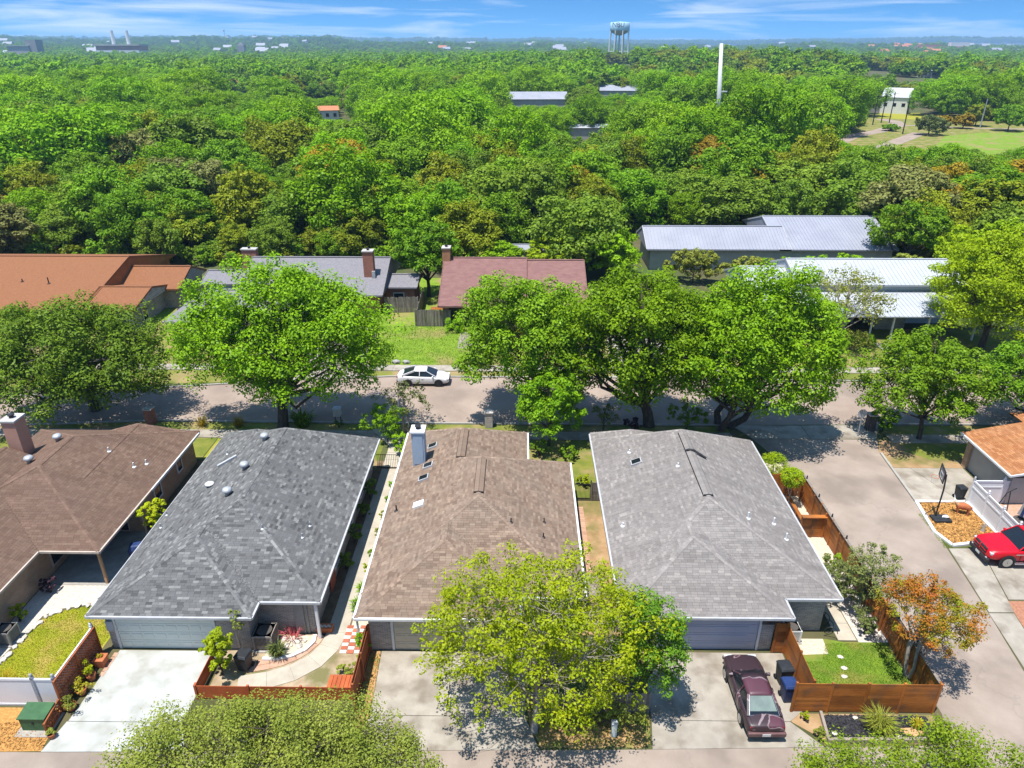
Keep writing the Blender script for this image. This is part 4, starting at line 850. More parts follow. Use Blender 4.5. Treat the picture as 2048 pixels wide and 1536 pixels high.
# ------------------------------------------------------------------ houses across the street
def simple_house(label, base, wings, rmk, walls, name='house', seams=None):
    h = thing(name, label, 'house', base)
    r = roof_deck(h, wings, rmk, 0.0, 'roof', 0.18)
    for wg in wings:
        for g in wg['gables']:
            c = Vector((sum(p[0] for p in g) / 3, sum(p[1] for p in g) / 3, sum(p[2] for p in g) / 3)); b = wg['box']; ctr = Vector(((b[0] + b[1]) / 2, (b[2] + b[3]) / 2, c.z))
            d = (ctr - c); d.z = 0; d.normalize()
            # barge boards along the gable rake
            m = MB()
            for a_, b_ in ((g[0], g[2]), (g[2], g[1])): m.beam(Vector(a_) - d * 0.04 - Vector((0, 0, 0.05)), Vector(b_) - d * 0.04 - Vector((0, 0, 0.05)), 0.07, 0.2)
            m.build('barge_board', MT['greytrim'] if 'metal' in rmk else MT[rmk], r)
    for (x0, x1, y0, y1, z1, mk) in walls:
        MB().box(((x0 + x1) / 2, (y0 + y1) / 2, z1 / 2 - 0.05), (x1 - x0, y1 - y0, z1 + 0.1)).build('wall', MT[mk], h)
    for wg in wings:
        mb = MB()
        for a, b in (wg['ridge'],): mb.beam(Vector(a) + Vector((0, 0, 0.03)), Vector(b) + Vector((0, 0, 0.03)), 0.3, 0.06)
        mb.build('ridge_cap', MT[rmk], r)
    if seams:
        mb = MB()
        for wg in wings:
            for f in wg['faces']:
                lo = [Vector(p) for p in f if abs(p[2] - wg['ze']) < 1e-6]; hi = [Vector(p) for p in f if abs(p[2] - wg['zr']) < 1e-6]
                if len(lo) < 2 or len(hi) < 2: continue
                a0, a1 = sorted(lo, key=lambda p: (p.x, p.y)); b0, b1 = sorted(hi, key=lambda p: (p.x, p.y)); n = int((a1 - a0).length / 0.45)
                for i in range(n + 1):
                    t = i / n; p = a0.lerp(a1, t); q = b0.lerp(b1, t)
                    if any(w2 is not wg and w2['h']((p.x + q.x) / 2, (p.y + q.y) / 2) > (p.z + q.z) / 2 + 0.02 for w2 in wings): continue
                    mb.beam(p + Vector((0, 0, 0.02)), q + Vector((0, 0, 0.02)), 0.035, 0.06)
        mb.build('standing_seam', MT[seams], r, kind='stuff', fix=False)
    return h, r
wg6 = [wing(-70, -46, 70, 92, 2.5, 0.25, None, None, 'x'), wing(-46.2, -39, 77.2, 85, 2.5, 0.4, None, None, 'x'), wing(-46.3, -40.6, 70, 79, 2.5, 0.25, None, None, 'x'), wing(-66, -55.5, 62, 73, 2.5, 0.26, None, None, 'y')]
h6, r6 = simple_house('long house with bright orange shingle roof and stone gable walls', (-52, 80, 0), wg6, 'roof_orange', [(-69.5, -46.4, 71, 91, 2.4, 'wall_brown'), (-46.4, -39.4, 77.8, 84.4, 2.4, 'stone'), (-46.2, -41.2, 70.6, 78, 2.4, 'stone'), (-65.5, -56, 62.6, 71, 2.4, 'stone')])
for g in wg6[0]['gables'][1:]: MB().poly([(g[0][0] + 0.02, g[0][1], g[0][2]), (g[1][0] + 0.02, g[1][1], g[1][2]), (g[2][0] + 0.02, g[2][1], g[2][2] - 0.05)]).build('gable_wall', MT['wall_brown'], h6)
for wg in wg6[1:3]:
    g = wg['gables'][1]; MB().poly([(g[0][0] + 0.02, g[0][1], g[0][2] - 0.2), (g[1][0] + 0.02, g[1][1], g[1][2] - 0.2), (g[2][0] + 0.02, g[2][1], g[2][2] - 0.1)]).build('gable_wall', MT['stone'], h6)
x, y, z = roof_at(wg6, 98, 567); vent_pipe(r6, x, y, z, 0.7, 'dark', 0.06)
x, y, z = roof_at(wg6, 45, 563); vent_pipe(r6, x, y, z, 0.3, 'dark', 0.06)
window(h6, (-41.15, 73.0, 1.2), 1.0, 1.7, 'x', 1)
wg7 = [wing(-31.6, -15.4, 75.2, 88, 2.5, 0.4, None, None, 'x'), wing(-15.5, -11.9, 77.8, 83.2, 2.6, 0.28, None, None, 'x'), wing(-37.0, -31.4, 78.5, 84, 2.7, 0.3, None, None, 'x'), wing(-36.0, -22, 66.5, 76.8, 2.5, 0.34, 4, 4, 'x')]
h7, r7 = simple_house('grey roofed house with two red brick chimneys behind the big street oak', (-24, 78, 0), wg7, 'roof_grey', [(-31, -15.9, 76, 87.4, 2.4, 'brick_red'), (-15.9, -12.3, 78.3, 82.7, 2.5, 'brick_red'), (-36.5, -31, 79, 83.6, 2.6, 'wall_w'), (-35.4, -22.6, 67.2, 76.2, 2.4, 'brick_red')])
chimney(h7, -17.3, 78.6, 2.6, 6.6, 1.15, 0.95, 'brick_red'); chimney(h7, -32.3, 82.6, 2.6, 5.7, 1.7, 0.8, 'brick_red')
for p in ((716, 570), (743, 572)): vent_pipe(r7, *roof_at(wg7, *p), 0.45, 'trim', 0.06)
x, y, z = roof_at(wg7, 748, 555); MB().box((x, y, z + 0.3), (0.35, 0.35, 0.9)).build('roof_vent', MT['galv'], r7)
window(h7, (-14.1, 78.28, 1.2), 1.2, 1.2, 'y', -1)
wg8 = [wing(-8.8, 0.6, 71.7, 88.2, 2.5, 0.365, None, None, 'x'), wing(0.4, 7.2, 71.9, 88, 2.45, 0.35, None, None, 'x'), wing(-3.6, 5.0, 65.5, 80, 2.45, 0.34, None, None, 'y')]
h8, r8 = simple_house('house with broad maroon shingle roof and orange brick chimney', (0, 79, 0), wg8, 'roof_maroon', [(-8.4, 6.9, 73.2, 87.6, 2.4, 'wall_dark'), (-3.1, 4.5, 66.2, 74, 2.4, 'brick_orange')])
chimney(h8, -8.55, 79.8, 0, 6.7, 0.9, 1.1, 'brick_orange'); vent_pipe(r8, *roof_at(wg8, 974, 566), 0.5, 'dark', 0.07)
MB().box((-8.1, 72.6, 1.2), (0.6, 0.6, 2.4)).build('porch_pier', MT['brick_orange'], h8)
wg9 = [wing(29.6, 47.4, 73.4, 82.6, 4.5, 0.34, None, None, 'x'), wing(24.6, 29.7, 72.2, 84, 3.0, 0.36, None, None, 'x')]
h9, r9 = simple_house('two storey pale blue house with white standing seam metal roof and long porch', (37, 77, 0), wg9, 'metal_white', [(30.1, 46.9, 73.9, 82.0, 4.4, 'wall_w'), (25.1, 30.1, 72.8, 83.4, 2.9, 'wall_w')], seams='metal_white')
g = wg9[0]['gables'][0]; MB().poly([(30.08, g[0][1] + 0.3, 4.4), (30.08, g[1][1] - 0.3, 4.4), (30.08, g[2][1], g[2][2] - 0.05)]).build('gable_wall', MT['wall_w'], h9)
mb = MB(); mb.add([(28.9, 73.92, 3.7), (47.2, 73.92, 3.7), (47.2, 68.5, 2.7), (28.9, 68.5, 2.7), (28.9, 73.92, 3.6), (47.2, 73.92, 3.6), (47.2, 68.5, 2.58), (28.9, 68.5, 2.58)], [[0, 1, 2, 3], [7, 6, 5, 4], [3, 2, 6, 7], [0, 3, 7, 4], [1, 5, 6, 2]])
pr9 = mb.build('porch_roof', MT['metal_white'], h9)
mb = MB()
for k in range(41): mb.beam((29 + k * 0.45, 73.9, 3.72), (29 + k * 0.45, 68.5, 2.72), 0.035, 0.06)
mb.build('standing_seam', MT['metal_white'], pr9, kind='stuff', fix=False)
for x in (29.4, 33.2, 36.0, 38.2, 41.8, 46.6): MB().box((x, 68.9, 1.3), (0.16, 0.16, 2.6)).build('porch_post', MT['trim'], h9)
MB().box((39.5, 72.2, 1.3), (3.2, 0.5, 2.7)).build('porch_wall', MT['stone'], h9)
window(h9, (30.06, 77.4, 4.4), 0.9, 1.5, 'x', -1); window(h9, (33.5, 73.86, 2.0), 1.4, 1.6, 'y', -1); window(h9, (43.5, 73.86, 1.8), 1.6, 1.6, 'y', -1); MB().box((37.0, 73.84, 1.1), (1.0, 0.08, 2.1)).build('door', MT['wall_dark'], h9)
vent_pipe(r9, *roof_at(wg9, 1735, 520), 0.4, 'galv', 0.1)
wg10 = [wing(16.8, 36, 93.6, 103.2, 3.0, 0.42, None, None, 'x'), wing(34.5, 50.2, 93.6, 111.5, 3.0, 0.285, None, None, 'x')]
h10, r10 = simple_house('long low building with grey standing seam metal roof at the wood edge', (34, 100, 0), wg10, 'metal_grey', [(17.4, 35, 94.2, 102.6, 2.9, 'wall_grey'), (35, 49.8, 94.2, 111, 2.9, 'wall_grey')], 'long_building', seams='metal_grey')
wgs = [wing(-2.6, 3.3, 95.6, 99.0, 2.3, 0.2, None, None, 'x')]
simple_house('small shed with flat grey metal roof in the trees', (0.3, 97.3, 0), wgs, 'metal_grey', [(-2.2, 2.9, 96, 98.6, 2.2, 'wall_grey')], 'shed')
# ------------------------------------------------------------------ fences
def post_cap(parent, x, y, z, mk='white', r=0.09):
    MB().lathe([(r, 0), (r, 0.04), (r * 0.5, 0.07), (r * 0.85, 0.13), (r * 0.6, 0.2), (0.01, 0.24)], (x, y, z), 10).build('post_cap', MT[mk], parent, smooth=True)
def vinyl_fence(label, pts, h=1.65, step=2.0, rail=True):
    f = thing('vinyl_fence', label, 'fence', (*pts[0], 0))
    for a, b in zip(pts[:-1], pts[1:]):
        a = Vector(a); b = Vector(b); L = (b - a).length; n = max(1, round(L / step)); d = (b - a) / L; rz = math.atan2(d.y, d.x)
        for i in range(n + 1):
            p = a + d * L * i / n
            po = pbox('post', 'white', f, (p.x, p.y, h / 2 + 0.04), (0.13, 0.13, h + 0.08), rz); post_cap(f, p.x, p.y, h + 0.08)
        for i in range(n):
            p = a + d * L * (i + 0.5) / n; w_ = L / n - 0.13
            pbox('panel', 'white', f, (p.x, p.y, h * 0.5), (w_, 0.03, h - 0.1), rz)
            for z in ([h - 0.06, h * 0.72, 0.08] if rail else [h - 0.06, 0.08]): pbox('rail', 'white', f, (p.x, p.y, z), (w_, 0.07, 0.12), rz)
    return f
vinyl_fence('white vinyl privacy fence walling the dry yellow lawn', [(-28.6, 22.95), (-22.0, 22.95), (-21.03, 22.95), (-21.03, 26.1)], 1.7, 2.4, False)
vinyl_fence('white vinyl privacy fence along the orange mulch bed by the red pickup', [(33.8, 39.75), (29.85, 39.75), (29.78, 34.9)], 1.75, 1.6)
def board_fence(name, label, a, b, h, mk, bw=0.14, vertical=True, posts=2.4, z0=0.05, th=0.025, gap=0.012, jit=0.0, side=1, rails=True, pmk=None, seed=1):
    rng = random.Random(seed)
    f = thing(name, label, 'fence', (a[0], a[1], 0)); a = Vector(a); b = Vector(b); L = (b - a).length; d = (b - a) / L; rz = math.atan2(d.y, d.x); n_ = Vector((-d.y, d.x)) * side
    if vertical:
        n = int(L / bw)
        for i in range(n):
            p = a + d * (i + 0.5) * L / n; hh = h + rng.uniform(-jit, jit)
            m3 = Matrix.Rotation(rz, 3, 'Z') @ Matrix.Rotation(rng.uniform(-jit, jit) * 0.4, 3, 'Y')
            pbox('board', mk, f, (p.x, p.y, z0 + hh / 2), (L / n - gap, th, hh), m3=m3)
        if rails:
            for z in (0.3, h - 0.2):
                p = (a + b) / 2 + n_ * 0.045; pbox('rail', mk, f, (p.x, p.y, z), (L, 0.04, 0.09), rz)
    else:
        n = int((h - z0) / bw)
        m = max(1, round(L / posts))
        for k in range(m):
            p = a + d * L * (k + 0.5) / m
            for i in range(n): pbox('board', mk, f, (p.x, p.y, z0 + (i + 0.5) * (h - z0) / n), (L / m - 0.02, th, (h - z0) / n - gap), rz)
    m = max(1, round(L / posts))
    for k in range(m + 1):
        p = a + d * L * k / m + n_ * (0.07 if vertical else 0.0)
        pbox('post', pmk or mk, f, (p.x, p.y, h / 2 + 0.03), (0.1, 0.1, h + 0.06), rz)
    return f
# red stained low fence and tall side fence of the slate roofed house
board_fence('board_fence', 'low bright red stained board fence along the front of the gravel court', (-14.95, 23.4), (-7.6, 23.4), 0.85, 'wood_red', 0.2, False, 2.4)
board_fence('board_fence', 'short red stained fence beside the white driveway', (-14.95, 23.5), (-14.95, 25.4), 0.85, 'wood_red', 0.2, False, 1.9)
board_fence('board_fence', 'tall red-brown board fence between the gravel court and the brown roofed house', (-7.5, 22.75), (-7.5, 26.35), 1.75, 'wood_redbrown', 0.14, True, 1.8, side=-1)
def lattice(label, a, b, h, z0=0.1, mk='wood_redbrown', step=0.16, name='lattice_fence'):
    f = thing(name, label, 'fence', (*a, 0)); a = Vector((*a, 0)); b = Vector((*b, 0)); L = (b - a).length; d = (b - a) / L; n = max(1, round(L / 1.6)); rz = math.atan2(d.y, d.x)
    for k in range(n + 1):
        p = a + d * L * k / n; pbox('post', mk, f, (p.x, p.y, h / 2 + 0.02), (0.09, 0.09, h + 0.04), rz)
    for z in (z0, h / 2, h):
        p = (a + b) / 2; pbox('rail', mk, f, (p.x, p.y, z), (L, 0.06, 0.07), rz)
    q = -d * 0; s_ = 0.0; nrm = Vector((d.y, -d.x, 0))
    for sgn in (1, -1):
        t = -h
        while t < L + h:
            # slat from (t, z0) to (t+sgn*(h-z0), h) clipped to the frame
            pa, pb = [t, z0], [t + sgn * (h - z0), h]
            if sgn < 0: pa, pb = [t + (h - z0), z0], [t, h]
            lo, hi = sorted((pa, pb)); s0 = max(lo[0], 0); s1 = min(hi[0], L)
            if s1 - s0 > 0.05:
                k_ = (hi[1] - lo[1]) / (hi[0] - lo[0]); P = a + d * s0 + Vector((0, 0, lo[1] + k_ * (s0 - lo[0]))); Q = a + d * s1 + Vector((0, 0, lo[1] + k_ * (s1 - lo[0])))
                dd = (Q - P).normalized(); y_ = Vector((0, 0, 1)).cross(d); z_ = dd.cross(y_)
                pbox('slat', mk, f, (P + Q) / 2 + nrm * 0.012 * sgn, ((Q - P).length, 0.012, 0.045), m3=Matrix((dd, y_, z_)).transposed())
            t += step
    return f
lattice('red-brown lattice fence along the white driveway in front of the vinyl fence', (-20.88, 22.75), (-20.88, 26.05), 1.72)
lattice('low red-brown lattice panel beside the green utility box', (-20.72, 21.35), (-20.85, 22.6), 0.75)
board_fence('picket_fence', 'weathered grey picket fence under the bright lime tree', (1.1, 22.8), (5.9, 22.85), 1.25, 'wood_grey', 0.13, True, 2.4, jit=0.04, seed=3)
# cedar board fences
board_fence('board_fence', 'cedar stained horizontal board fence behind the black mulch bed', (12.45, 23.05), (18.85, 23.05), 1.8, 'wood_orange', 0.14, False, 1.6)
board_fence('board_fence', 'cedar stained board fence between the driveway trash bins and the green lawn', (13.28, 23.2), (13.28, 26.6), 1.8, 'wood_orange', 0.14, False, 1.7)
f4 = board_fence('board_fence', 'long cedar stained board fence along the side road', (18.85, 23.15), (18.8, 40.3), 1.8, 'wood_orange', 0.15, False, 1.75)
for k in range(9):
    y = 24.2 + k * 1.95; pbox('brace', 'wood_orange', f4, (18.7, y, 0.9), (0.06, 0.09, 1.8))
pbox('cap_rail', 'wood_grey', f4, (18.83, 31.7, 1.83), (0.14, 17.2, 0.04))
for k in range(8): post_cap(f4, 18.86, 25 + k * 2.1, 1.85, 'dark', 0.06)
board_fence('board_gate', 'cedar slatted gate between garage corner and fence', (12.68, 26.55), (13.22, 26.55), 1.95, 'wood_orange', 0.13, False, 0.6)
sc_ = board_fence('privacy_screen', 'cedar privacy screen with broad top shelf in the side yard', (17.3, 35.9), (18.7, 35.9), 1.5, 'wood_orange', 0.15, False, 0.7)
pbox('top_shelf', 'wood_orange', sc_, (18.0, 35.9, 1.55), (1.5, 0.32, 0.06))
board_fence('board_fence', 'cedar fence closing the side yard behind the round clipped tree', (16.0, 40.35), (18.7, 40.35), 1.7, 'wood_orange', 0.14, True, 1.4)
mb = MB(); mb.beam((17.9, 36.3, 0.22), (17.9, 40.0, 0.22), 0.22, 0.06); solo(mb, 'garden_bench', MT['wood_orange'], 'long low cedar bench plank in the side yard', 'bench', (17.9, 38, 0))
bpy.data.objects['garden_bench'].data.transform(Matrix.Translation((0, 0, 0.2)))
mb = MB(); [mb.box((17.9 - 17.9, y - 38, 0.2), (0.16, 0.1, 0.4)) for y in (36.6, 38.1, 39.7)]
o = mb.mesh('leg_m', MT['wood_orange']); q = link('leg', o, bpy.data.objects['garden_bench'])
# iron gate between the houses
g = thing('iron_gate', 'dark iron bar gate between brown and worn grey roofed houses', 'gate', (4.2, 39.65, 0))
for k in range(13): pbox('bar', 'dark', g, (3.62 + k * 0.085, 39.65, 0.72), (0.022, 0.022, 1.4))
for z in (0.2, 1.3): pbox('rail', 'dark', g, (4.13, 39.65, z), (1.06, 0.035, 0.04))
for x in (3.55, 4.72): pbox('post', 'dark', g, (x, 39.65, 0.8), (0.07, 0.07, 1.6))
board_fence('board_fence', 'short weathered fence panel beside the iron gate', (4.76, 39.65), (5.5, 39.65), 1.45, 'wood_grey', 0.13, False, 0.8)
slabs('brick_path', [[(3.55 + 0.32 * c, 38.9 - 0.2 * r), (3.86 + 0.32 * c, 38.9 - 0.2 * r), (3.86 + 0.32 * c, 38.71 - 0.2 * r), (3.55 + 0.32 * c, 38.71 - 0.2 * r)] for r in range(34) for c in range(2)], 'paver_pink', 0.03, 0.008)
slabs('stoop', [[(3.3, 32.2), (4.5, 32.2), (4.5, 30.4), (3.3, 30.4)]], 'concrete', 0.08)
# weathered fences across the street
board_fence('picket_fence', 'weathered dark picket fence beside the brick wing of the grey roofed house', (-15.4, 76.4), (-11.7, 76.7), 1.8, 'wood_grey', 0.16, True, 2.4, jit=0.06, seed=5)
board_fence('picket_fence', 'weathered picket fence on the bright lawn beside clipped hedge', (-11.4, 72.2), (-7.6, 72.2), 1.85, 'wood_grey', 0.16, True, 2.4, jit=0.05, seed=6)
board_fence('picket_fence', 'leaning weathered picket fence running back between the two yards', (-11.2, 72.4), (-11.5, 80), 1.8, 'wood_grey', 0.17, True, 2.4, jit=0.12, seed=7)
board_fence('picket_fence', 'dark picket fence between orange and grey roofed houses', (-37.4, 73), (-37.6, 84), 1.6, 'wood_grey', 0.17, True, 2.4, jit=0.06, seed=8)
# chain / rail at far house walkway
rg = thing('iron_gate', 'thin iron gate across the side path beside slate roof', 'gate', (-9.3, 43.2, 0))
for k in range(15): pbox('bar', 'dark', rg, (-10.2 + k * 0.13, 43.4, 0.65), (0.02, 0.02, 1.2))
for z in (0.15, 1.2): pbox('rail', 'dark', rg, (-9.29, 43.4, z), (1.9, 0.03, 0.03))
# ------------------------------------------------------------------ vehicles
def paint(name, c, rough=0.25, coat=0.6, **k): return mat(name, c, **{**dict(rough=rough, coat=coat, spec=0.4), **k})
MT['p_white'] = paint('white_car_paint', (0.78, 0.78, 0.8)); MT['p_red'] = paint('red_car_paint', (0.62, 0.0, 0.012), 0.35, 0.25); MT['p_maroon'] = paint('faded_maroon_paint', (0.10, 0.042, 0.045), 0.5, 0.15, c2=(0.15, 0.075, 0.07), s=1.5)
MT['lamp_red'] = mat('red_lens', (0.22, 0.01, 0.015), None, rough=0.2, spec=0.5); MT['lamp_clear'] = mat('clear_lens', (0.62, 0.64, 0.66), None, rough=0.15, spec=0.6); MT['plate'] = mat('number_plate', (0.6, 0.6, 0.58), None, rough=0.5)
def peel_mat():
    """clear coat peeling off: dark base, bare purple patches with chalky rims, only on upward faces where the sun has burnt it"""
    m = MT['p_maroon'].copy(); m.name = 'peeling_maroon_paint'; t = m.node_tree; b = t.nodes['Principled BSDF']
    g = N(t, 'ShaderNodeNewGeometry'); n = N(t, 'ShaderNodeTexNoise'); n.inputs['Scale'].default_value = 0.85; n.inputs['Detail'].default_value = 2.5; n.inputs['Distortion'].default_value = 0.5
    t.links.new(g.outputs['Position'], n.inputs[0]); r = N(t, 'ShaderNodeValToRGB'); el = r.color_ramp.elements
    for _ in range(4): el.new(0.5)
    for e, p, c in zip(el, (0.0, 0.515, 0.525, 0.54, 0.552, 1.0), ((0.026, 0.014, 0.017), (0.036, 0.019, 0.023), (0.22, 0.17, 0.18), (0.2, 0.14, 0.15), (0.075, 0.026, 0.036), (0.10, 0.036, 0.05))): e.position = p; e.color = (*c, 1)
    t.links.new(n.outputs[0], r.inputs[0]); t.links.new(r.outputs[0], b.inputs['Base Color']); b.inputs['Roughness'].default_value = 0.45
    return m
MT['p_peel'] = peel_mat()
def loft(st, mb=None):
    mb = mb or MB(); rings = []
    for x, w_, zb, zs, zt in st:
        h = [(0, zb), (w_ * 0.8, zb), (w_ * 0.96, zb + 0.1 * (zs - zb) + 0.03), (w_, (zb + zs) * 0.52), (w_ * 0.985, zs - 0.03), (w_ * 0.93, zs + 0.6 * (zt - zs)), (w_ * 0.76, zt - 0.008), (w_ * 0.4, zt + 0.012)]
        rings.append([(x, y, z) for y, z in h] + [(x, 0, zt + 0.018)] + [(x, -y, z) for y, z in h[:0:-1]])
    n = len(rings[0]); V = [p for r in rings for p in r]
    Fc = [[i * n + j, (i + 1) * n + j, (i + 1) * n + (j + 1) % n, i * n + (j + 1) % n] for i in range(len(rings) - 1) for j in range(n)]
    Fc += [list(range(n)), [(len(rings) - 1) * n + j for j in range(n)][::-1]]
    return mb.add(V, Fc)
def car(name, label, st, gh, body, roofm, wheels, wr, loc, rz, extra, arch=True, cat='car', rim='chrome'):
    t = thing(name, label, cat, (0, 0, 0))
    b = loft(st).build('body', MT[body], t, smooth=True)
    md = b.modifiers.new('subsurf', 'SUBSURF'); md.levels = 1; md.render_levels = 2
    xf, zf, xrf, xrr, xb, zb_, zr, wb, wr_ = gh
    cab = MB().add([(xf, -wb, zf), (xf, wb, zf), (xrf, -wr_, zr - 0.03), (xrf, wr_, zr - 0.03), (xrr, -wr_, zr - 0.03), (xrr, wr_, zr - 0.03), (xb, -wb, zb_), (xb, wb, zb_)], [[0, 1, 3, 2], [2, 3, 5, 4], [4, 5, 7, 6], [0, 2, 4, 6], [1, 7, 5, 3]])
    cab.build('glasshouse', MT['glass'], t)
    mb = MB(); nx, ny = 6, 6; P = []
    for i in range(nx + 1):
        for j in range(ny + 1):
            u = i / nx; v = j / ny * 2 - 1; x = xrf + 0.06 + (xrr - xrf - 0.12) * u
            P.append((x, v * (wr_ + 0.035) * (1 - 0.04 * abs(2 * u - 1)), zr + 0.015 + 0.035 * (1 - (2 * u - 1) ** 2) - 0.045 * v * v - (0.02 if abs(v) == 1 else 0)))
    mb.add(P, [[i * (ny + 1) + j, i * (ny + 1) + j + 1, (i + 1) * (ny + 1) + j + 1, (i + 1) * (ny + 1) + j] for i in range(nx) for j in range(ny)])
    ro = mb.build('roof', MT[roofm], t, smooth=True); s_ = ro.modifiers.new('solid', 'SOLIDIFY'); s_.thickness = 0.05
    for s in (-1, 1):
        MB().beam((xf + 0.02, s * wb, zf), (xrf, s * (wr_ + 0.01), zr - 0.02), 0.05, 0.05).build('pillar', MT[body], t); MB().beam((xb - 0.02, s * wb, zb_), (xrr, s * (wr_ + 0.01), zr - 0.02), 0.09, 0.14).build('pillar', MT[body], t)
        xm = (xrf + xrr) / 2 - 0.05; MB().beam((xm, s * (wb + 0.0), (zf + zb_) / 2), (xm, s * (wr_ + 0.005), zr - 0.03), 0.05, 0.09).build('pillar', MT[body], t)
        MB().box((xf - 0.3, s * (wb + 0.13), zf + 0.07), (0.13, 0.2, 0.13)).build('mirror', MT[body], t, bevel=0.03)
        hw = max(q[1] for q in st)
        mb = MB()
        for x in (xf - 0.1, xm, xb + 0.55): mb.box((x, s * (hw + 0.002), zf * 0.66), (0.018, 0.012, zf * 0.5))
        mb.build('door_seam', MT['dark'], t)
        for x in (xm + 0.25, xm - 0.75): MB().box((x, s * (hw + 0.005), zf * 0.86), (0.2, 0.03, 0.035)).build('door_handle', MT[body], t)
    for x in wheels:
        for s in (-1, 1):
            hw = max(q[1] for q in st); y = s * (hw - 0.09)
            w_ = MB().lathe([(wr * 0.6, -0.11), (wr * 0.95, -0.11), (wr, -0.07), (wr, 0.07), (wr * 0.95, 0.11), (wr * 0.6, 0.11)], (x, y, wr), 24, axis='y').build('wheel', MT['rubber'], t)
            mb = MB(); mb.lathe([(wr * 0.66, -0.09), (wr * 0.66, 0.09)], (x, y, wr), 20, axis='y')
            mb2 = MB()
            for k in range(5):
                a = k * 2 * math.pi / 5 + 0.3; mb2.beam((x, y + s * 0.1, wr), (x + math.cos(a) * wr * 0.62, y + s * 0.1, wr + math.sin(a) * wr * 0.62), 0.035, wr * 0.15)
            mb2.lathe([(wr * 0.62, 0.105 * s - 0.012), (wr * 0.68, 0.105 * s - 0.012), (wr * 0.68, 0.105 * s + 0.012), (wr * 0.62, 0.105 * s + 0.012)], (x, y, wr), 20, axis='y')
            mb.build('hub', MT['dark'], w_); mb2.build('rim', MT[rim], w_)
            MB().lathe([(wr * 1.16, -0.008), (wr * 1.16, 0.008)], (x, s * (hw - 0.001), wr * 1.06), 24, axis='y').build('wheel_arch', MT['dark'], t)
    extra(t)
    t.location = loc; t.rotation_euler.z = rz
    return t
def seams(t, xf, zf, xb, zb_, x2, z2, w_, xr, zr_):
    for s in (-1, 1): MB().beam((xf - 0.05, s * w_, zf + 0.012), (x2, s * w_ * 0.9, z2 + 0.012), 0.014, 0.012).build('hood_seam', MT['dark'], t); MB().beam((xb + 0.02, s * w_, zb_ + 0.005), (xr, s * w_ * 0.96, zr_ + 0.008), 0.014, 0.012).build('trunk_seam', MT['dark'], t)
    MB().beam((xf + 0.06, -w_ * 0.7, zf + 0.03), (xf - 0.12, w_ * 0.1, zf + 0.1), 0.02, 0.02).build('wiper', MT['dark'], t)
def sedan_extra(t):
    seams(t, 1.2, 0.925, -1.85, 1.04, 2.1, 0.735, 0.66, -2.2, 1.0)
    for s in (-1, 1):
        MB().box((2.2, s * 0.58, 0.66), (0.22, 0.34, 0.1)).build('headlight', MT['lamp_clear'], t, bevel=0.02); MB().box((-2.3, s * 0.6, 0.86), (0.1, 0.3, 0.1)).build('taillight', MT['lamp_red'], t, bevel=0.02)
    MB().box((2.31, 0, 0.5), (0.1, 0.9, 0.2)).build('grille', MT['dark'], t, bevel=0.02); MB().box((-2.33, 0, 0.42), (0.1, 1.3, 0.2)).build('bumper', MT['dark'], t, bevel=0.03); MB().box((-2.39, 0, 0.68), (0.03, 0.34, 0.14)).build('number_plate', MT['plate'], t)
car('parked_car', 'white sedan parked at the far kerb of the street', [(-2.36, 0.6, 0.42, 0.62, 0.8), (-2.25, 0.8, 0.3, 0.8, 1.0), (-1.9, 0.88, 0.22, 0.88, 1.05), (-1.3, 0.9, 0.2, 0.9, 1.02), (-0.4, 0.9, 0.19, 0.88, 0.97), (0.6, 0.9, 0.19, 0.86, 0.95), (1.2, 0.9, 0.2, 0.82, 0.92), (1.8, 0.87, 0.22, 0.74, 0.84), (2.2, 0.76, 0.26, 0.62, 0.7), (2.35, 0.56, 0.34, 0.5, 0.56)],
    (1.2, 0.93, 0.3, -0.75, -1.85, 1.03, 1.42, 0.8, 0.58), 'p_white', 'p_white', (1.42, -1.32), 0.33, (-8.7, 57.95, 0.004), 0.0, sedan_extra, rim='dark')
def old_extra(t):
    seams(t, 0.95, 0.895, -1.6, 0.955, 1.98, 0.74, 0.68, -2.02, 0.92)
    for s in (-1, 1):
        MB().box((2.07, s * 0.58, 0.62), (0.12, 0.4, 0.13)).build('headlight', MT['lamp_clear'], t, bevel=0.02)
    MB().box((-2.09, 0, 0.76), (0.06, 1.5, 0.15)).build('taillight', MT['lamp_red'], t, bevel=0.015); MB().box((-2.12, 0, 0.7), (0.05, 1.3, 0.02)).build('trim_strip', MT['chrome'], t)
    MB().box((-2.16, 0, 0.47), (0.18, 1.66, 0.22)).build('bumper', MT['p_maroon'], t, bevel=0.05); MB().box((-2.26, 0.05, 0.5), (0.02, 0.36, 0.13)).build('number_plate', MT['plate'], t); MB().box((2.15, 0, 0.45), (0.14, 1.6, 0.2)).build('bumper', MT['p_maroon'], t, bevel=0.05)
    mb = MB(); W = 0.72
    mb.add([(-1.56, -0.62, 0.945), (-1.56, 0.62, 0.945), (-0.86, 0.48, 1.335), (-0.86, -0.48, 1.335)], [[0, 1, 2, 3]]); mb.build('rear_window', MT['rear_glass'], t)
    mb = MB()
    for a, b in (((-1.6, -0.66, 0.94), (-1.6, 0.66, 0.94)), ((-1.6, 0.66, 0.95), (-0.84, 0.5, 1.35)), ((-1.6, -0.66, 0.95), (-0.84, -0.5, 1.35))): mb.beam(a, b, 0.022, 0.022)
    mb.build('window_trim', MT['chrome'], t)
MT['rear_glass'] = mat('tinted_rear_glass', (0.16, 0.20, 0.18), (0.22, 0.27, 0.24), 2, 0.12, spec=0.6)
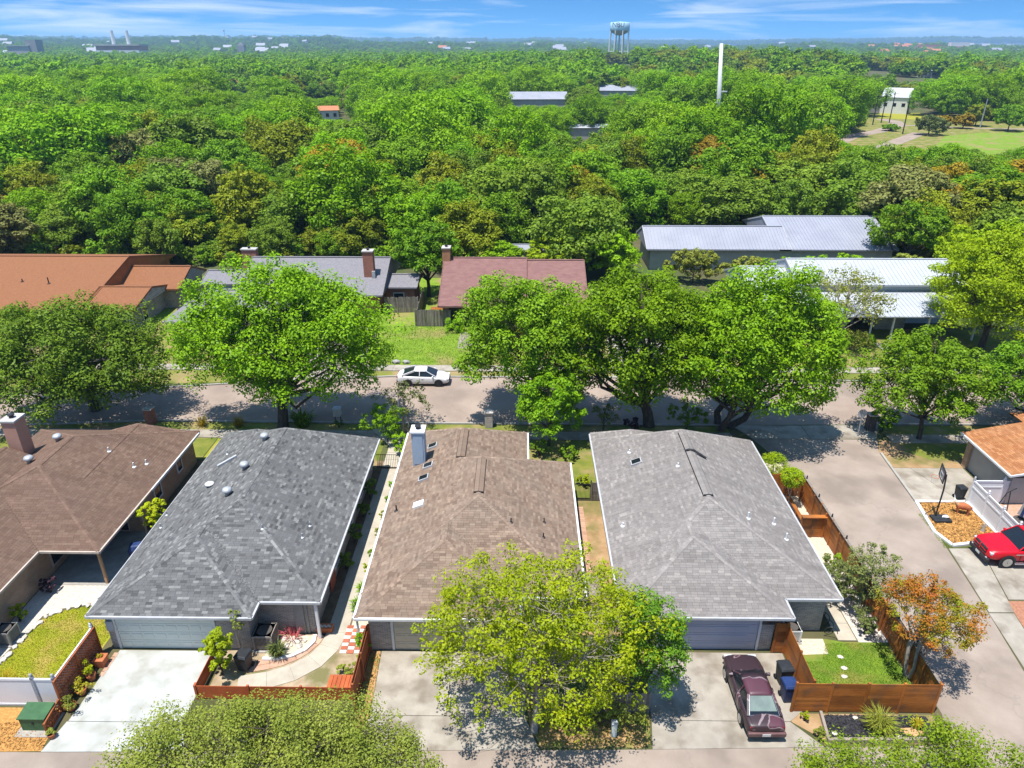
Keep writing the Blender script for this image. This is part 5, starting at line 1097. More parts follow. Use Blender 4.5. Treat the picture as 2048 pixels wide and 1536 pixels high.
car('parked_car', 'old maroon sedan with peeling paint on the concrete driveway', [(-2.16, 0.74, 0.34, 0.7, 0.82), (-2.08, 0.83, 0.26, 0.8, 0.91), (-1.7, 0.87, 0.22, 0.84, 0.95), (-1.1, 0.89, 0.2, 0.84, 0.96), (-0.3, 0.89, 0.19, 0.82, 0.94), (0.5, 0.89, 0.19, 0.8, 0.91), (1.1, 0.89, 0.2, 0.78, 0.88), (1.7, 0.86, 0.22, 0.72, 0.81), (2.05, 0.8, 0.28, 0.62, 0.72), (2.17, 0.66, 0.36, 0.54, 0.62)],
    (0.95, 0.9, 0.3, -0.82, -1.6, 0.93, 1.36, 0.74, 0.54), 'p_peel', 'p_peel', (1.28, -1.22), 0.31, (10.78, 23.62, 0.03), R(90.5), old_extra)
def truck_extra(t):
    mb = MB()
    for s in (-1, 1): mb.box((-2.05, s * 0.94, 1.15), (1.75, 0.1, 0.5))
    mb.box((-2.9, 0, 1.15), (0.1, 1.9, 0.5)); mb.box((-1.16, 0, 1.15), (0.1, 1.8, 0.5)); mb.build('bed_side', MT['p_red'], t, bevel=0.02)
    for s in (-1, 1):
        MB().box((2.74, s * 0.72, 0.88), (0.2, 0.3, 0.17)).build('headlight', MT['lamp_clear'], t, bevel=0.04); MB().box((-2.92, s * 0.86, 1.1), (0.1, 0.18, 0.4)).build('taillight', MT['lamp_red'], t, bevel=0.02)
        MB().box((0.0, s * 1.0, 0.36), (2.9, 0.18, 0.08)).build('side_step', MT['chrome'], t, bevel=0.02); MB().lathe([(0.07, -0.02), (0.07, 0.02)], (2.95, s * 0.68, 0.52), 12, axis='x').build('fog_lamp', MT['lamp_clear'], t)
        MB().box((1.3, s * 1.018, 0.98), (0.42, 0.02, 0.06)).build('badge', MT['chrome'], t)
    mb = MB(); mb.box((2.9, 0, 0.88), (0.12, 1.05, 0.36)); mb.build('grille', MT['dark'], t, bevel=0.03); mb = MB(); mb.box((2.95, 0, 0.9), (0.06, 1.05, 0.05)); mb.box((2.95, 0, 0.9), (0.06, 0.06, 0.34)); mb.build('grille_bar', MT['p_red'], t)
    MB().box((2.9, 0, 0.42), (0.2, 1.75, 0.26)).build('bumper', MT['dark'], t, bevel=0.05); MB().box((3.01, 0, 0.44), (0.02, 0.36, 0.13)).build('number_plate', MT['plate'], t)
car('pickup_truck', 'bright red pickup truck with silver alloy wheels beside mulch bed', [(-2.92, 0.9, 0.55, 0.85, 0.95), (-2.8, 0.96, 0.48, 0.88, 0.98), (-1.2, 0.99, 0.42, 1.0, 1.06), (-1.0, 1.0, 0.4, 1.12, 1.22), (0.4, 1.0, 0.38, 1.12, 1.22), (1.2, 1.0, 0.38, 1.1, 1.2), (1.9, 0.99, 0.4, 1.06, 1.17), (2.5, 0.95, 0.42, 0.98, 1.12), (2.8, 0.88, 0.46, 0.86, 1.02), (2.93, 0.74, 0.5, 0.74, 0.9)],
    (1.3, 1.2, 0.55, -0.85, -1.12, 1.2, 1.84, 0.9, 0.7), 'p_red', 'p_red', (1.85, -1.75), 0.41, (30.15, 34.1, 0.03), R(180), truck_extra, cat='truck')
# ------------------------------------------------------------------ yard things
def bin_(label, x, y, mk, rz=0.0, h=1.05, w_=0.6, group=None):
    t = thing('trash_bin', label, 'bin', (0, 0, 0), group)
    MB().add([(-w_ * 0.42, -w_ * 0.42, 0.06), (w_ * 0.42, -w_ * 0.42, 0.06), (w_ * 0.42, w_ * 0.42, 0.06), (-w_ * 0.42, w_ * 0.42, 0.06), (-w_ * 0.52, -w_ * 0.55, h - 0.06), (w_ * 0.52, -w_ * 0.55, h - 0.06), (w_ * 0.52, w_ * 0.55, h - 0.06), (-w_ * 0.52, w_ * 0.55, h - 0.06)], [[3, 2, 1, 0], [4, 5, 6, 7], [0, 1, 5, 4], [1, 2, 6, 5], [2, 3, 7, 6], [3, 0, 4, 7]]).build('body', MT[mk], t, bevel=0.03)
    MB().add([(-w_ * 0.57, -w_ * 0.6, h - 0.05), (w_ * 0.57, -w_ * 0.6, h - 0.05), (w_ * 0.57, w_ * 0.6, h - 0.05), (-w_ * 0.57, w_ * 0.6, h - 0.05), (-w_ * 0.48, -w_ * 0.45, h + 0.05), (w_ * 0.48, -w_ * 0.45, h + 0.05), (w_ * 0.48, w_ * 0.5, h + 0.03), (-w_ * 0.48, w_ * 0.5, h + 0.03)], [[3, 2, 1, 0], [4, 5, 6, 7], [0, 1, 5, 4], [1, 2, 6, 5], [2, 3, 7, 6], [3, 0, 4, 7]]).build('lid', MT[mk], t, bevel=0.02)
    MB().tube([(-w_ * 0.35, w_ * 0.66, h - 0.08), (w_ * 0.35, w_ * 0.66, h - 0.08)], 0.02, 6).build('handle', MT[mk], t)
    for s in (-1, 1): MB().lathe([(0.12, -0.03), (0.12, 0.03)], (s * w_ * 0.46, w_ * 0.4, 0.12), 12, axis='x').build('wheel', MT['rubber'], t)
    t.location = (x, y, 0.02); t.rotation_euler.z = rz
bin_('black wheeled trash bin beside the cedar fence and maroon sedan', 12.62, 24.75, 'black', 0.1)
bin_('dark blue wheeled recycling bin at the end of the cedar fence', 12.5, 23.75, 'blue', 0.05)
bin_('black wheeled trash bin behind the white vinyl fence post on the parking pad', 29.5, 40.2, 'black', 0.1, 0.95, 0.5)
bin_('grey-black bin behind the leafy bush at the white driveway', -13.35, 25.2, 'black', -0.2, 1.0)
def ac(label, x, y, s, h, mk):
    t = thing('air_conditioner', label, 'air conditioner', (x, y, 0))
    MB().box((x, y, h / 2 + 0.06), (s * 0.94, s * 0.94, h - 0.12)).build('coil', MT['wall_dark'], t)
    n = 14; mb = MB()
    for i in range(n):
        k = -s / 2 + 0.05 + i * (s - 0.1) / (n - 1)
        for a in (-1, 1): mb.box((x + k, y + a * s * 0.485, h / 2 + 0.05), (0.02, 0.02, h - 0.2)); mb.box((x + a * s * 0.485, y + k, h / 2 + 0.05), (0.02, 0.02, h - 0.2))
    mb.build('grille', MT[mk], t)
    mb = MB()
    for a in (-1, 1):
        for b in (-1, 1): mb.box((x + a * s * 0.47, y + b * s * 0.47, h / 2 + 0.05), (0.09, 0.09, h - 0.1))
    mb.build('corner_post', MT[mk], t)
    mb = MB(); no_ = 24
    P = [(x + math.cos(2 * math.pi * i / no_) * s * 0.4, y + math.sin(2 * math.pi * i / no_) * s * 0.4) for i in range(no_)]
    Q = [(x + max(-s / 2, min(s / 2, math.cos(2 * math.pi * i / no_) * s * 0.72)), y + max(-s / 2, min(s / 2, math.sin(2 * math.pi * i / no_) * s * 0.72))) for i in range(no_)]
    mb.add([(a, b, h) for a, b in P] + [(a, b, h) for a, b in Q] + [(a, b, h - 0.1) for a, b in Q] + [(a, b, h - 0.1) for a, b in P], [[i, no_ + i, no_ + (i + 1) % no_, (i + 1) % no_] for i in range(no_)] + [[no_ + i, 2 * no_ + i, 2 * no_ + (i + 1) % no_, no_ + (i + 1) % no_] for i in range(no_)] + [[3 * no_ + i, i, (i + 1) % no_, 3 * no_ + (i + 1) % no_] for i in range(no_)])
    mb.build('top_cover', MT[mk], t)
    mb = MB()
    for r in (0.12, 0.22, 0.32, 0.39): mb.tube([(x + math.cos(a) * s * r, y + math.sin(a) * s * r, h - 0.01) for a in np.linspace(0, 6.2832, 17)], 0.008, 4)
    mb.build('fan_guard', MT['dark'], t); MB().lathe([(0.1, -0.02), (0.1, 0.02)], (x, y, h - 0.08), 12).build('fan_hub', MT['dark'], t)
    pbox('base_pad', 'kerb', t, (x, y, 0.03), (s + 0.2, s + 0.2, 0.07))
ac('grey air conditioner on the stone walk against brick wing wall', -26.1, 26.85, 0.78, 0.85, 'ac')
ac('tan air conditioner in the nook beside the mint garage door', -12.8, 26.75, 0.95, 1.0, 'actan')
ac('pale air conditioner between the cedar gate and brick wall', 13.95, 27.55, 0.7, 0.8, 'trim')
t = thing('utility_box', 'green metal utility transformer box beside the low lattice', 'utility box', (-21.45, 21.95, 0))
MB().box((-21.45, 21.95, 0.42), (1.15, 0.75, 0.78)).build('body', MT['green_box'], t, bevel=0.02); MB().add([(-22.07, 21.53, 0.81), (-20.83, 21.53, 0.81), (-20.83, 22.37, 0.9), (-22.07, 22.37, 0.9), (-22.07, 21.53, 0.76), (-20.83, 21.53, 0.76), (-20.83, 22.37, 0.76), (-22.07, 22.37, 0.76)], [[0, 1, 2, 3], [7, 6, 5, 4], [0, 4, 5, 1], [1, 5, 6, 2], [2, 6, 7, 3], [3, 7, 4, 0]]).build('lid', MT['green_box'], t)
pbox('base_pad', 'kerb', t, (-21.45, 21.9, 0.02), (1.5, 1.3, 0.06)); pbox('latch', 'dark', t, (-21.45, 21.57, 0.5), (0.08, 0.03, 0.14))
sheet('verge', [(-26, 22.8), (-20.95, 22.8), (-20.6, 20.6), (-26, 20.45)], 0.01, 'mulch')
chips([(-26, 22.0), (-20.9, 22.0), (-20.65, 20.65), (-26, 20.5)], 1500, 0.09, 'mulch', 'brown leaf litter and bark by the green utility box', 21, 0.012)
def pot(label, x, y, r, h, lm, ph, pr, seed, mk='terracotta', n=10, ls=0.09, square=False, group=None):
    t = thing('potted_plant', label, 'potted plant', (x, y, 0), group)
    if square: MB().add([(x + a * r * 0.8, y + b * r * 0.8, 0.02) for a, b in ((-1, -1), (1, -1), (1, 1), (-1, 1))] + [(x + a * r, y + b * r, h) for a, b in ((-1, -1), (1, -1), (1, 1), (-1, 1))], [[3, 2, 1, 0], [4, 5, 6, 7], [0, 1, 5, 4], [1, 2, 6, 5], [2, 3, 7, 6], [3, 0, 4, 7]]).build('pot', MT[mk], t)
    else: MB().lathe([(r * 0.65, 0.01), (r * 0.9, h * 0.8), (r * 1.05, h * 0.82), (r * 1.05, h), (r * 0.85, h), (r * 0.8, h * 0.9)], (x, y, 0), 14).build('pot', MT[mk], t)
    rng = np.random.default_rng(seed); C = rng.normal(size=(n, 3)) * np.array([pr * 0.5, pr * 0.5, ph * 0.28]) + np.array([0, 0, h + ph * 0.5]); V, Fc = leafquads(C, np.full(n, pr * 0.45), 40, ls, rng)
    q = link('foliage', npmesh('foliage', V, Fc, [LM[lm]]), t)
pot('square orange planter box at the top of the lattice fence', -20.5, 25.35, 0.27, 0.5, 'yellow', 0.12, 0.2, 1, 'terracotta', 5, 0.08, True)
pot('terracotta pot of bushy green plant midway along the lattice', -20.5, 24.45, 0.22, 0.35, 'lime', 0.6, 0.36, 2)
pot('terracotta pot with yellow flowers along the lattice', -20.5, 23.6, 0.24, 0.35, 'yellow', 0.5, 0.34, 3)
pot('terracotta pot of fern beside the lattice end post', -20.52, 22.75, 0.25, 0.3, 'elm', 0.45, 0.36, 4)
pot('small terracotta pot at the foot of the low lattice', -20.5, 21.25, 0.16, 0.28, 'elm', 0.3, 0.15, 5)
slabs('brick_edging', [[(-20.28, 26.1 - 0.3 * k), (-20.05, 26.1 - 0.3 * k), (-20.05, 25.82 - 0.3 * k), (-20.28, 25.82 - 0.3 * k)] for k in range(5)], 'paver_pink', 0.045)
# stone border of the dry lawn
rs = random.Random(4)
def rock_mesh(seed, mk='rock'):
    rg_ = random.Random(seed); b = bmesh.new(); bmesh.ops.create_icosphere(b, subdivisions=1, radius=0.5)
    for v in b.verts: v.co *= rg_.uniform(0.75, 1.2); v.co.z *= 0.6
    me = bpy.data.meshes.new('rock'); b.to_mesh(me); b.free(); me.materials.append(MT[mk]); return me
RK = [rock_mesh(k) for k in range(4)]
bt = thing('stone_border', 'border of pale limestone rocks edging the dry lawn', 'border', (-25, 27, 0))
path_ = [(-25.75, 25.0), (-25.55, 25.8), (-25.4, 26.8), (-25.35, 27.8), (-25.1, 28.6), (-24.5, 29.1), (-23.5, 29.4), (-22.5, 29.5), (-21.4, 29.55)]
for a, b in zip(path_[:-1], path_[1:]):
    for k in range(3):
        p = Vector(a).lerp(Vector(b), (k + rs.random()) / 3); s = rs.uniform(0.3, 0.5)
        link('stone', rs.choice(RK), bt, Matrix.Translation((p.x + rs.uniform(-0.1, 0.1), p.y, 0.06)) @ Matrix.Rotation(rs.uniform(0, 6), 4, 'Z') @ Matrix.Diagonal((s, s * 0.75, s * 0.7, 1)))
# gravel court of the slate roofed house
slabs('checker_paving', [[(-9.0 + 0.36 * c, 28.1 - 0.24 * r), (-8.66 + 0.36 * c, 28.1 - 0.24 * r), (-8.66 + 0.36 * c, 27.88 - 0.24 * r), (-9.0 + 0.36 * c, 27.88 - 0.24 * r)] for r in range(8) for c in range(3) if (r + c) % 2 == 0], 'paver_red', 0.05, 0.01)
slabs('checker_paving', [[(-9.0 + 0.36 * c, 28.1 - 0.24 * r), (-8.66 + 0.36 * c, 28.1 - 0.24 * r), (-8.66 + 0.36 * c, 27.88 - 0.24 * r), (-9.0 + 0.36 * c, 27.88 - 0.24 * r)] for r in range(8) for c in range(3) if (r + c) % 2 == 1], 'paver_white', 0.05, 0.01)
cells = []
arc = [(-9.98, 27.3), (-10.15, 26.75), (-10.5, 26.2), (-10.95, 25.75), (-11.5, 25.4), (-12.15, 25.15), (-12.8, 24.98), (-13.4, 24.9)]
for k in range(len(arc) - 1):
    a = Vector(arc[k]); b = Vector(arc[k + 1]); d = (b - a).normalized(); n_ = Vector((d.y, -d.x)) * -1
    if n_.y < 0 and k > 1: n_ = -n_
    n_ = Vector((-abs(n_.x) if k < 4 else n_.x, abs(n_.y)))
    for w0, w1 in ((0.03, 0.38), (0.39, 0.74)): cells.append([tuple(a + n_ * w0), tuple(b + n_ * w0), tuple(b + n_ * w1), tuple(a + n_ * w1)])
slabs('brick_path', cells, 'paver_pink', 0.04, 0.012)
t = thing('rock_bed', 'white edged rock garden bed by the tan air conditioner', 'garden bed', (-11.5, 26.2, 0))
P = [(-12.7, 25.75), (-12.0, 25.75), (-11.3, 25.95), (-10.75, 26.35), (-10.45, 26.9), (-10.5, 27.35), (-12.2, 27.3), (-12.6, 26.4)]
MB().prism(P, 0.0, 0.06).build('gravel_fill', MT['gravel'], t)
mb = MB()
for a, b in zip(P[:6], P[1:6]): mb.beam((*a, 0.07), (*b, 0.07), 0.16, 0.14)
mb.build('edging', MT['trim'], t)
for k in range(16):
    x, y = rs.uniform(-12.1, -10.8), rs.uniform(26.2, 27.1); s = rs.uniform(0.15, 0.38)
    link('stone', rs.choice(RK), t, Matrix.Translation((x, y, 0.09)) @ Matrix.Rotation(rs.uniform(0, 6), 4, 'Z') @ Matrix.Diagonal((s, s, s, 1)))
tuft('yucca_plant', 'spiky grey-green yucca in the white edged rock bed', -12.0, 26.0, 0.75, 0.5, 'grey', 150, 3, z=0.06, wd=0.05)
tuft('ornamental_grass', 'red-pink flowering stems before the grey brick wall', -11.6, 27.15, 0.7, 0.6, 'pink', 46, 4, z=0.05, wd=0.03)
t = thing('planter_box', 'terracotta coloured planter box beside the white porch post', 'planter', (-9.95, 27.9, 0)); MB().box((-10.1, 27.75, 0.16), (0.85, 0.4, 0.3)).build('box', MT['terracotta'], t, bevel=0.02)
for k in range(7): link('stone', rs.choice(RK), t, Matrix.Translation((-10.4 + 0.1 * k, 27.7 + 0.06 * (k % 2), 0.33)) @ Matrix.Diagonal((0.16, 0.14, 0.12, 1)))
t = thing('garden_bench', 'bright red slatted bench box inside the low red fence', 'bench', (-8.3, 24.0, 0))
for k in range(6): pbox('slat', 'wood_red', t, (-8.85 + 0.2 * k, 24.0, 0.56), (0.18, 0.75, 0.035))
MB().box((-8.35, 24.0, 0.27), (1.15, 0.62, 0.52)).build('box', MT['wood_red'], t)
shrub('flowering_shrub', 'clump of daylilies behind the red slatted bench', -8.2, 24.85, 0.55, 0.6, LM['elm'], 11, 12, 40, 0.1)
tuft('strap_leaf_plant', 'bright green strappy plant beside garden path and white eave', -8.62, 29.2, 0.7, 0.5, 'bright', 110, 6, wd=0.05); tuft('strap_leaf_plant', 'green strappy plant further along the gravel strip', -8.62, 30.6, 0.65, 0.45, 'oak', 90, 7, wd=0.05)
for k, (y, s, lmk, lb) in enumerate(((33.4, 0.42, 'oak', 'low green shrub in gravel strip'), (35.4, 0.4, 'elm', 'olive green low shrub in gravel strip'), (37.2, 0.35, 'lime', 'yellow-green low shrub at the end of the gravel strip'), (32.0, 0.38, 'lime', 'lime green low shrub beside the strappy plants'), (38.9, 0.4, 'oak', 'green low shrub near the bend of the garden path'), (40.6, 0.42, 'bright', 'bright low shrub under the white eave near the chimney'))): shrub('low_shrub', lb, -8.62, y, 0.85, s, LM[lmk], 30 + k, 10, 40, 0.09)
shrub('climbing_shrub', 'leafy vine shrub against the tall red-brown fence', -7.75, 26.2, 1.3, 0.35, LM['oak'], 41, 12, 40, 0.09, ry=1.0)
for k, y in enumerate((32.6, 35.0, 37.6, 39.8)):
    shrub('shade_shrub', ('dark evergreen shrub in the shade along the slate roofed house', 'dark round shrub by the shaded window', 'dark leafy shrub under slate roof eave', 'dark tall shrub near the iron side gate')[k], -10.1, y, 1.2 + 0.3 * (k % 2), 0.55, LM['live'], 50 + k, 12, 40, 0.1)
# cart under cover, patio chair
mb = MB(); mb.add([(-0.35, -0.3, 0), (0.35, -0.3, 0), (0.35, 0.3, 0), (-0.35, 0.3, 0), (-0.42, -0.34, 0.85), (0.42, -0.34, 0.85), (0.42, 0.34, 0.85), (-0.42, 0.34, 0.85), (-0.3, -0.2, 1.1), (0.3, -0.2, 1.1), (0.3, 0.2, 1.12), (-0.3, 0.2, 1.12)], [[3, 2, 1, 0], [0, 1, 5, 4], [1, 2, 6, 5], [2, 3, 7, 6], [3, 0, 4, 7], [4, 5, 9, 8], [5, 6, 10, 9], [6, 7, 11, 10], [7, 4, 8, 11], [8, 9, 10, 11]])
o = solo(mb, 'covered_grill', MT['blue'], 'barbecue grill under a dark blue cover beside patio', 'grill', (0, 0, 0), bevel=0.06); o.location = (-22.55, 33.3, 0.01); o.rotation_euler.z = 0.3
shrub('dead_shrub', 'dark shrub in the shade at the patio corner', -26.1, 30.4, 1.0, 0.5, LM['purple'], 60, 10, 40, 0.1)
shrub('rounded_shrub', 'bright lime green bush between the two left houses', -22.2, 35.2, 3.0, 0.95, LM['lime'], 61, 16, 60, 0.13, zb=0.5)
shrub('low_shrub', 'yellow-green bush beside the grey air conditioner', -26.4, 28.2, 1.1, 0.45, LM['lime'], 62, 10, 40, 0.1)
shrub('low_shrub', 'dark green bush behind the white fence corner', -23.3, 23.6, 0.85, 0.55, LM['oak'], 63, 12, 50, 0.09); tuft('ornamental_grass', 'wispy dry grass clump behind the white fence', -24.4, 23.7, 1.0, 0.8, 'rust', 260, 64, wd=0.015)
shrub('climbing_shrub', 'yellow-green columnar bush at the edge of the white driveway', -14.35, 24.8, 2.9, 0.75, LM['lime'], 65, 18, 60, 0.12, zb=0.3); shrub('bare_sapling', 'thin pale sapling with few leaves against the slate roof eave', -13.75, 25.9, 3.2, 0.35, LM['elm'], 66, 6, 10, 0.1, bark='bark_pale', zb=1.4)
# right hand yard
t = thing('basketball_hoop', 'portable basketball hoop on black pole in orange mulch', 'basketball hoop', (26.75, 38.0, 0))
MB().box((27.0, 37.75, 0.13), (1.1, 0.75, 0.2)).build('base', MT['black'], t, bevel=0.05); MB().tube([(26.75, 37.95, 0.1), (26.75, 37.95, 2.2), (26.68, 38.0, 3.3)], 0.05, 8).build('pole', MT['dark'], t); MB().tube([(26.75, 37.95, 1.0), (26.2, 38.2, 0.15)], 0.03, 6).build('brace', MT['dark'], t)
mb = MB(); c = Vector((26.45, 38.05, 3.35)); m = Matrix.Rotation(R(-18), 3, 'Z'); mb.box(c, (0.03, 1.12, 0.78), m=m); bb = mb.build('backboard', MT['board'] if 'board' in MT else MT['ac'], t)
mb = MB()
for dy, dz, w_, h_ in ((0, 0.39, 1.16, 0.06), (0, -0.39, 1.16, 0.06), (0.56, 0, 0.06, 0.82), (-0.56, 0, 0.06, 0.82)): mb.box(c + m @ Vector((-0.01, dy, dz)), (0.06, w_, h_), m=m)
mb.build('frame', MT['dark'], bb)
mb = MB()
for dy, dz, w_, h_ in ((0, 0.05, 0.55, 0.03), (0, -0.3, 0.55, 0.03), (0.26, -0.12, 0.03, 0.38), (-0.26, -0.12, 0.03, 0.38)): mb.box(c + m @ Vector((-0.03, dy, dz)), (0.012, w_, h_), m=m)
mb.build('target_square', MT['trim'], bb)
rc = c + m @ Vector((-0.35, 0, -0.3)); MB().tube([rc + Vector((math.cos(a) * 0.23, math.sin(a) * 0.23, 0)) for a in np.linspace(0, 6.2832, 20)], 0.015, 5).build('rim', MT['terracotta'], t)
mb = MB()
for k in range(10):
    a = k * 0.628; mb.tube([rc + Vector((math.cos(a) * 0.23, math.sin(a) * 0.23, 0)), rc + Vector((math.cos(a + 0.3) * 0.14, math.sin(a + 0.3) * 0.14, -0.4))], 0.006, 3)
mb.build('net', MT['trim'], t)
o = link('sandbag', rock_mesh(9, 'white'), None, Matrix.Translation((27.3, 37.75, 0.3)) @ Matrix.Diagonal((0.5, 0.32, 0.35, 1))); tag(o, 'white sandbag lying on the basketball hoop base', 'sandbag')
t = thing('cow_ornament', 'small brown longhorn steer yard ornament on the orange mulch', 'ornament', (0, 0, 0))
mb = MB(); b = bmesh.new(); bmesh.ops.create_icosphere(b, subdivisions=2, radius=0.5)
for v in b.verts: v.co = Vector((v.co.x * 0.95, v.co.y * 0.42, v.co.z * 0.5 + 0.05 * math.cos(v.co.x * 4)))
me = bpy.data.meshes.new('body'); b.to_mesh(me); b.free(); me.materials.append(MT['terracotta']); me.transform(Matrix.Translation((0, 0, 0.52))); me.polygons.foreach_set('use_smooth', [True] * len(me.polygons)); link('body', me, t)
for sx in (-1, 1):
    for sy in (-1, 1): MB().tube([(sx * 0.28, sy * 0.11, 0.5), (sx * 0.3, sy * 0.11, 0.25), (sx * 0.29, sy * 0.11, 0.0)], [0.075, 0.045, 0.05], 6).build('leg', MT['terracotta'], t)
MB().tube([(-0.38, 0, 0.62), (-0.55, 0, 0.78), (-0.72, 0, 0.66)], [0.12, 0.1, 0.06], 8).build('head', MT['rock_o'], t)
for s in (-1, 1): MB().tube([(-0.55, s * 0.06, 0.84), (-0.56, s * 0.3, 0.9), (-0.58, s * 0.46, 1.06)], [0.03, 0.025, 0.008], 6).build('horn', MT['trim'], t)
MB().tube([(0.45, 0, 0.62), (0.52, 0, 0.35)], 0.02, 5).build('tail', MT['terracotta'], t)
t.location = (28.75, 38.45, 0.05); t.rotation_euler.z = -0.35
mb = MB(); mb.tube([(0, 0, 0), (0.03, 0.02, 0.3), (0.0, 0.05, 0.55)], [0.14, 0.1, 0.07], 8); mb.tube([(0.03, 0.02, 0.3), (0.22, 0, 0.5)], [0.06, 0.03], 6); mb.tube([(0, 0, 0.25), (-0.2, 0.05, 0.42)], [0.05, 0.03], 6); o = solo(mb, 'tree_stump', MT['bark_pale'], 'small weathered stump with branch stubs near the vinyl fence', 'stump', (0, 0, 0)); o.location = (29.0, 36.6, 0.03)
t = thing('patio_umbrella', 'closed navy striped patio umbrella behind the white vinyl fence', 'umbrella', (31.9, 37.4, 0)); MB().lathe([(0.5, 0.0), (0.5, 0.35), (0.3, 0.42), (0.05, 0.44)], (31.9, 37.4, 0), 18).build('base', MT['wall_dark'], t); MB().tube([(31.9, 37.4, 0.4), (31.9, 37.4, 2.5)], 0.03, 6).build('pole', MT['dark'], t)
mb = MB(); prof = [(0.34, 0.7), (0.3, 0.9), (0.24, 1.4), (0.14, 1.9), (0.2, 2.0), (0.1, 2.35), (0.02, 2.5)]; n = 16; Vv = []
for r_, z in prof:
    for j in range(n): a = 2 * math.pi * j / n; q = r_ * (1.15 if j % 2 else 0.8); Vv.append((31.9 + q * math.cos(a), 37.4 + q * math.sin(a), z))
for i_ in range(len(prof) - 1):
    for j in range(n): pass
mb.v = Vv
for i_ in range(len(prof) - 1):
    for j in range(n): mb.f.append([i_ * n + j, i_ * n + (j + 1) % n, (i_ + 1) * n + (j + 1) % n, (i_ + 1) * n + j]); mb.m.append((j // 2) % 2)
mb.build('canopy', [MT['blue'], MT['ac']], t)
mb = MB(); mb.tube([(30.4, 37.9, 1.0), (30.9, 38.1, 1.9), (31.5, 38.2, 2.2)], 0.035, 6); mb.tube([(31.0, 37.6, 0), (31.1, 38.1, 2.0)], 0.035, 6); mb.tube([(30.4, 37.9, 1.0), (31.0, 37.6, 0.1)], 0.02, 5); mb.tube([(30.7, 37.2, 0.03), (31.5, 37.9, 0.03)], 0.035, 6); solo(mb, 'swing_stand', MT['dark'], 'black curved swing chair stand behind the white vinyl fence', 'stand', (31, 37.7, 0))
sheet('patio', [(30, 39.6), (36, 39.6), (36, 35), (30, 35)], 0.01, 'paver_pink')
o = solo(MB().add([(-0.5, -0.3, 0), (0.5, -0.3, 0), (0.5, 0.3, 0), (-0.5, 0.3, 0), (-0.5, -0.3, 0.5), (0.5, -0.3, 0.5), (0.5, 0.3, 0.62), (-0.5, 0.3, 0.62)], [[3, 2, 1, 0], [4, 5, 6, 7], [0, 1, 5, 4], [1, 2, 6, 5], [2, 3, 7, 6], [3, 0, 4, 7]]), 'storage_box', MT['blue'], 'dark blue storage box against the grey wall', 'box', (0, 0, 0), bevel=0.04); o.location = (31.1, 40.4, 0.02)
# front bed: timber edging, grass clump, stones
mb = MB(); mb.beam((13.75, 22.95, 0.1), (13.55, 21.5, 0.1), 0.12, 0.22); mb.beam((13.5, 21.46, 0.12), (18.55, 21.56, 0.12), 0.14, 0.26); solo(mb, 'bed_edging', MT['timber'], 'grey timber sleepers edging the black mulch bed', 'edging', (16, 21.5, 0))
tuft('ornamental_grass', 'arching green grass clump in the black mulch bed', 16.0, 22.15, 0.95, 0.75, 'elm', 340, 70, wd=0.022); tuft('yucca_plant', 'small yellow spiky plant beside flat orange rock', 17.7, 22.2, 0.6, 0.3, 'yellow', 60, 71, wd=0.05)
o = link('flat_rock', rock_mesh(13, 'rock_o'), None, Matrix.Translation((17.45, 22.0, 0.06)) @ Matrix.Diagonal((1.1, 0.6, 0.25, 1))); tag(o, 'flat orange sandstone rock in black mulch', 'rock')
for k, (x, y, lb) in enumerate(((13.95, 21.85, 'pale rock at the timber corner of the black mulch bed'), (15.2, 22.7, 'pale rock at the foot of the cedar fence'), (16.7, 21.75, 'pale rock near the timber sleeper'))):
    o = link('small_rock', RK[k], None, Matrix.Translation((x, y, 0.1)) @ Matrix.Diagonal((0.28, 0.22, 0.2, 1))); tag(o, lb, 'rock')
shrub('low_shrub', 'weedy green clump at the driveway flare beside timber sleeper', 13.25, 21.75, 0.5, 0.32, LM['elm'], 72, 8, 36, 0.08); shrub('low_shrub', 'thin weed in front of the cedar fence end', 12.9, 22.6, 0.55, 0.2, LM['lime'], 73, 6, 26, 0.07)
for k, (x, y, lb) in enumerate(((15.9, 25.6, 'pale stepping stone near middle of the green lawn'), (15.7, 25.1, 'pale stepping stone in the green lawn towards the fence'), (16.0, 26.3, 'pale stepping stone at the gravel end of the green lawn'))):
    o = link('stepping_stone', RK[k], None, Matrix.Translation((x, y, 0.03)) @ Matrix.Diagonal((0.35, 0.28, 0.12, 1))); tag(o, lb, 'stone')
mb = MB(); mb.tube([(15.95 + math.cos(a) * 0.28, 27.7 + 0.04 * k, 0.45 + math.sin(a) * 0.33) for k, a in enumerate(np.linspace(0, 18.8, 40))], 0.02, 5); o = solo(mb, 'garden_hose', MT['black'], 'coiled dark garden hose by the brick corner', 'hose', (15.95, 28.2, 0.0)); o.location = (15.95, 27.9, 0.0)
shrub('grey_shrub', 'sprawling grey-green rosemary shrub along the cedar fence', 17.7, 30.4, 2.0, 1.35, LM['grey'], 74, 24, 80, 0.1, ry=2.3)
tree('olive_sapling', 'thin grey-green sapling leaning over the side road fence', 18.3, 29.3, 75, h=4.5, rx=1.6, ry=1.5, zb=1.1, lm=LM['grey'], nlobe=12, ncl=8, nleaf=36, ls=0.11, tr=0.06)
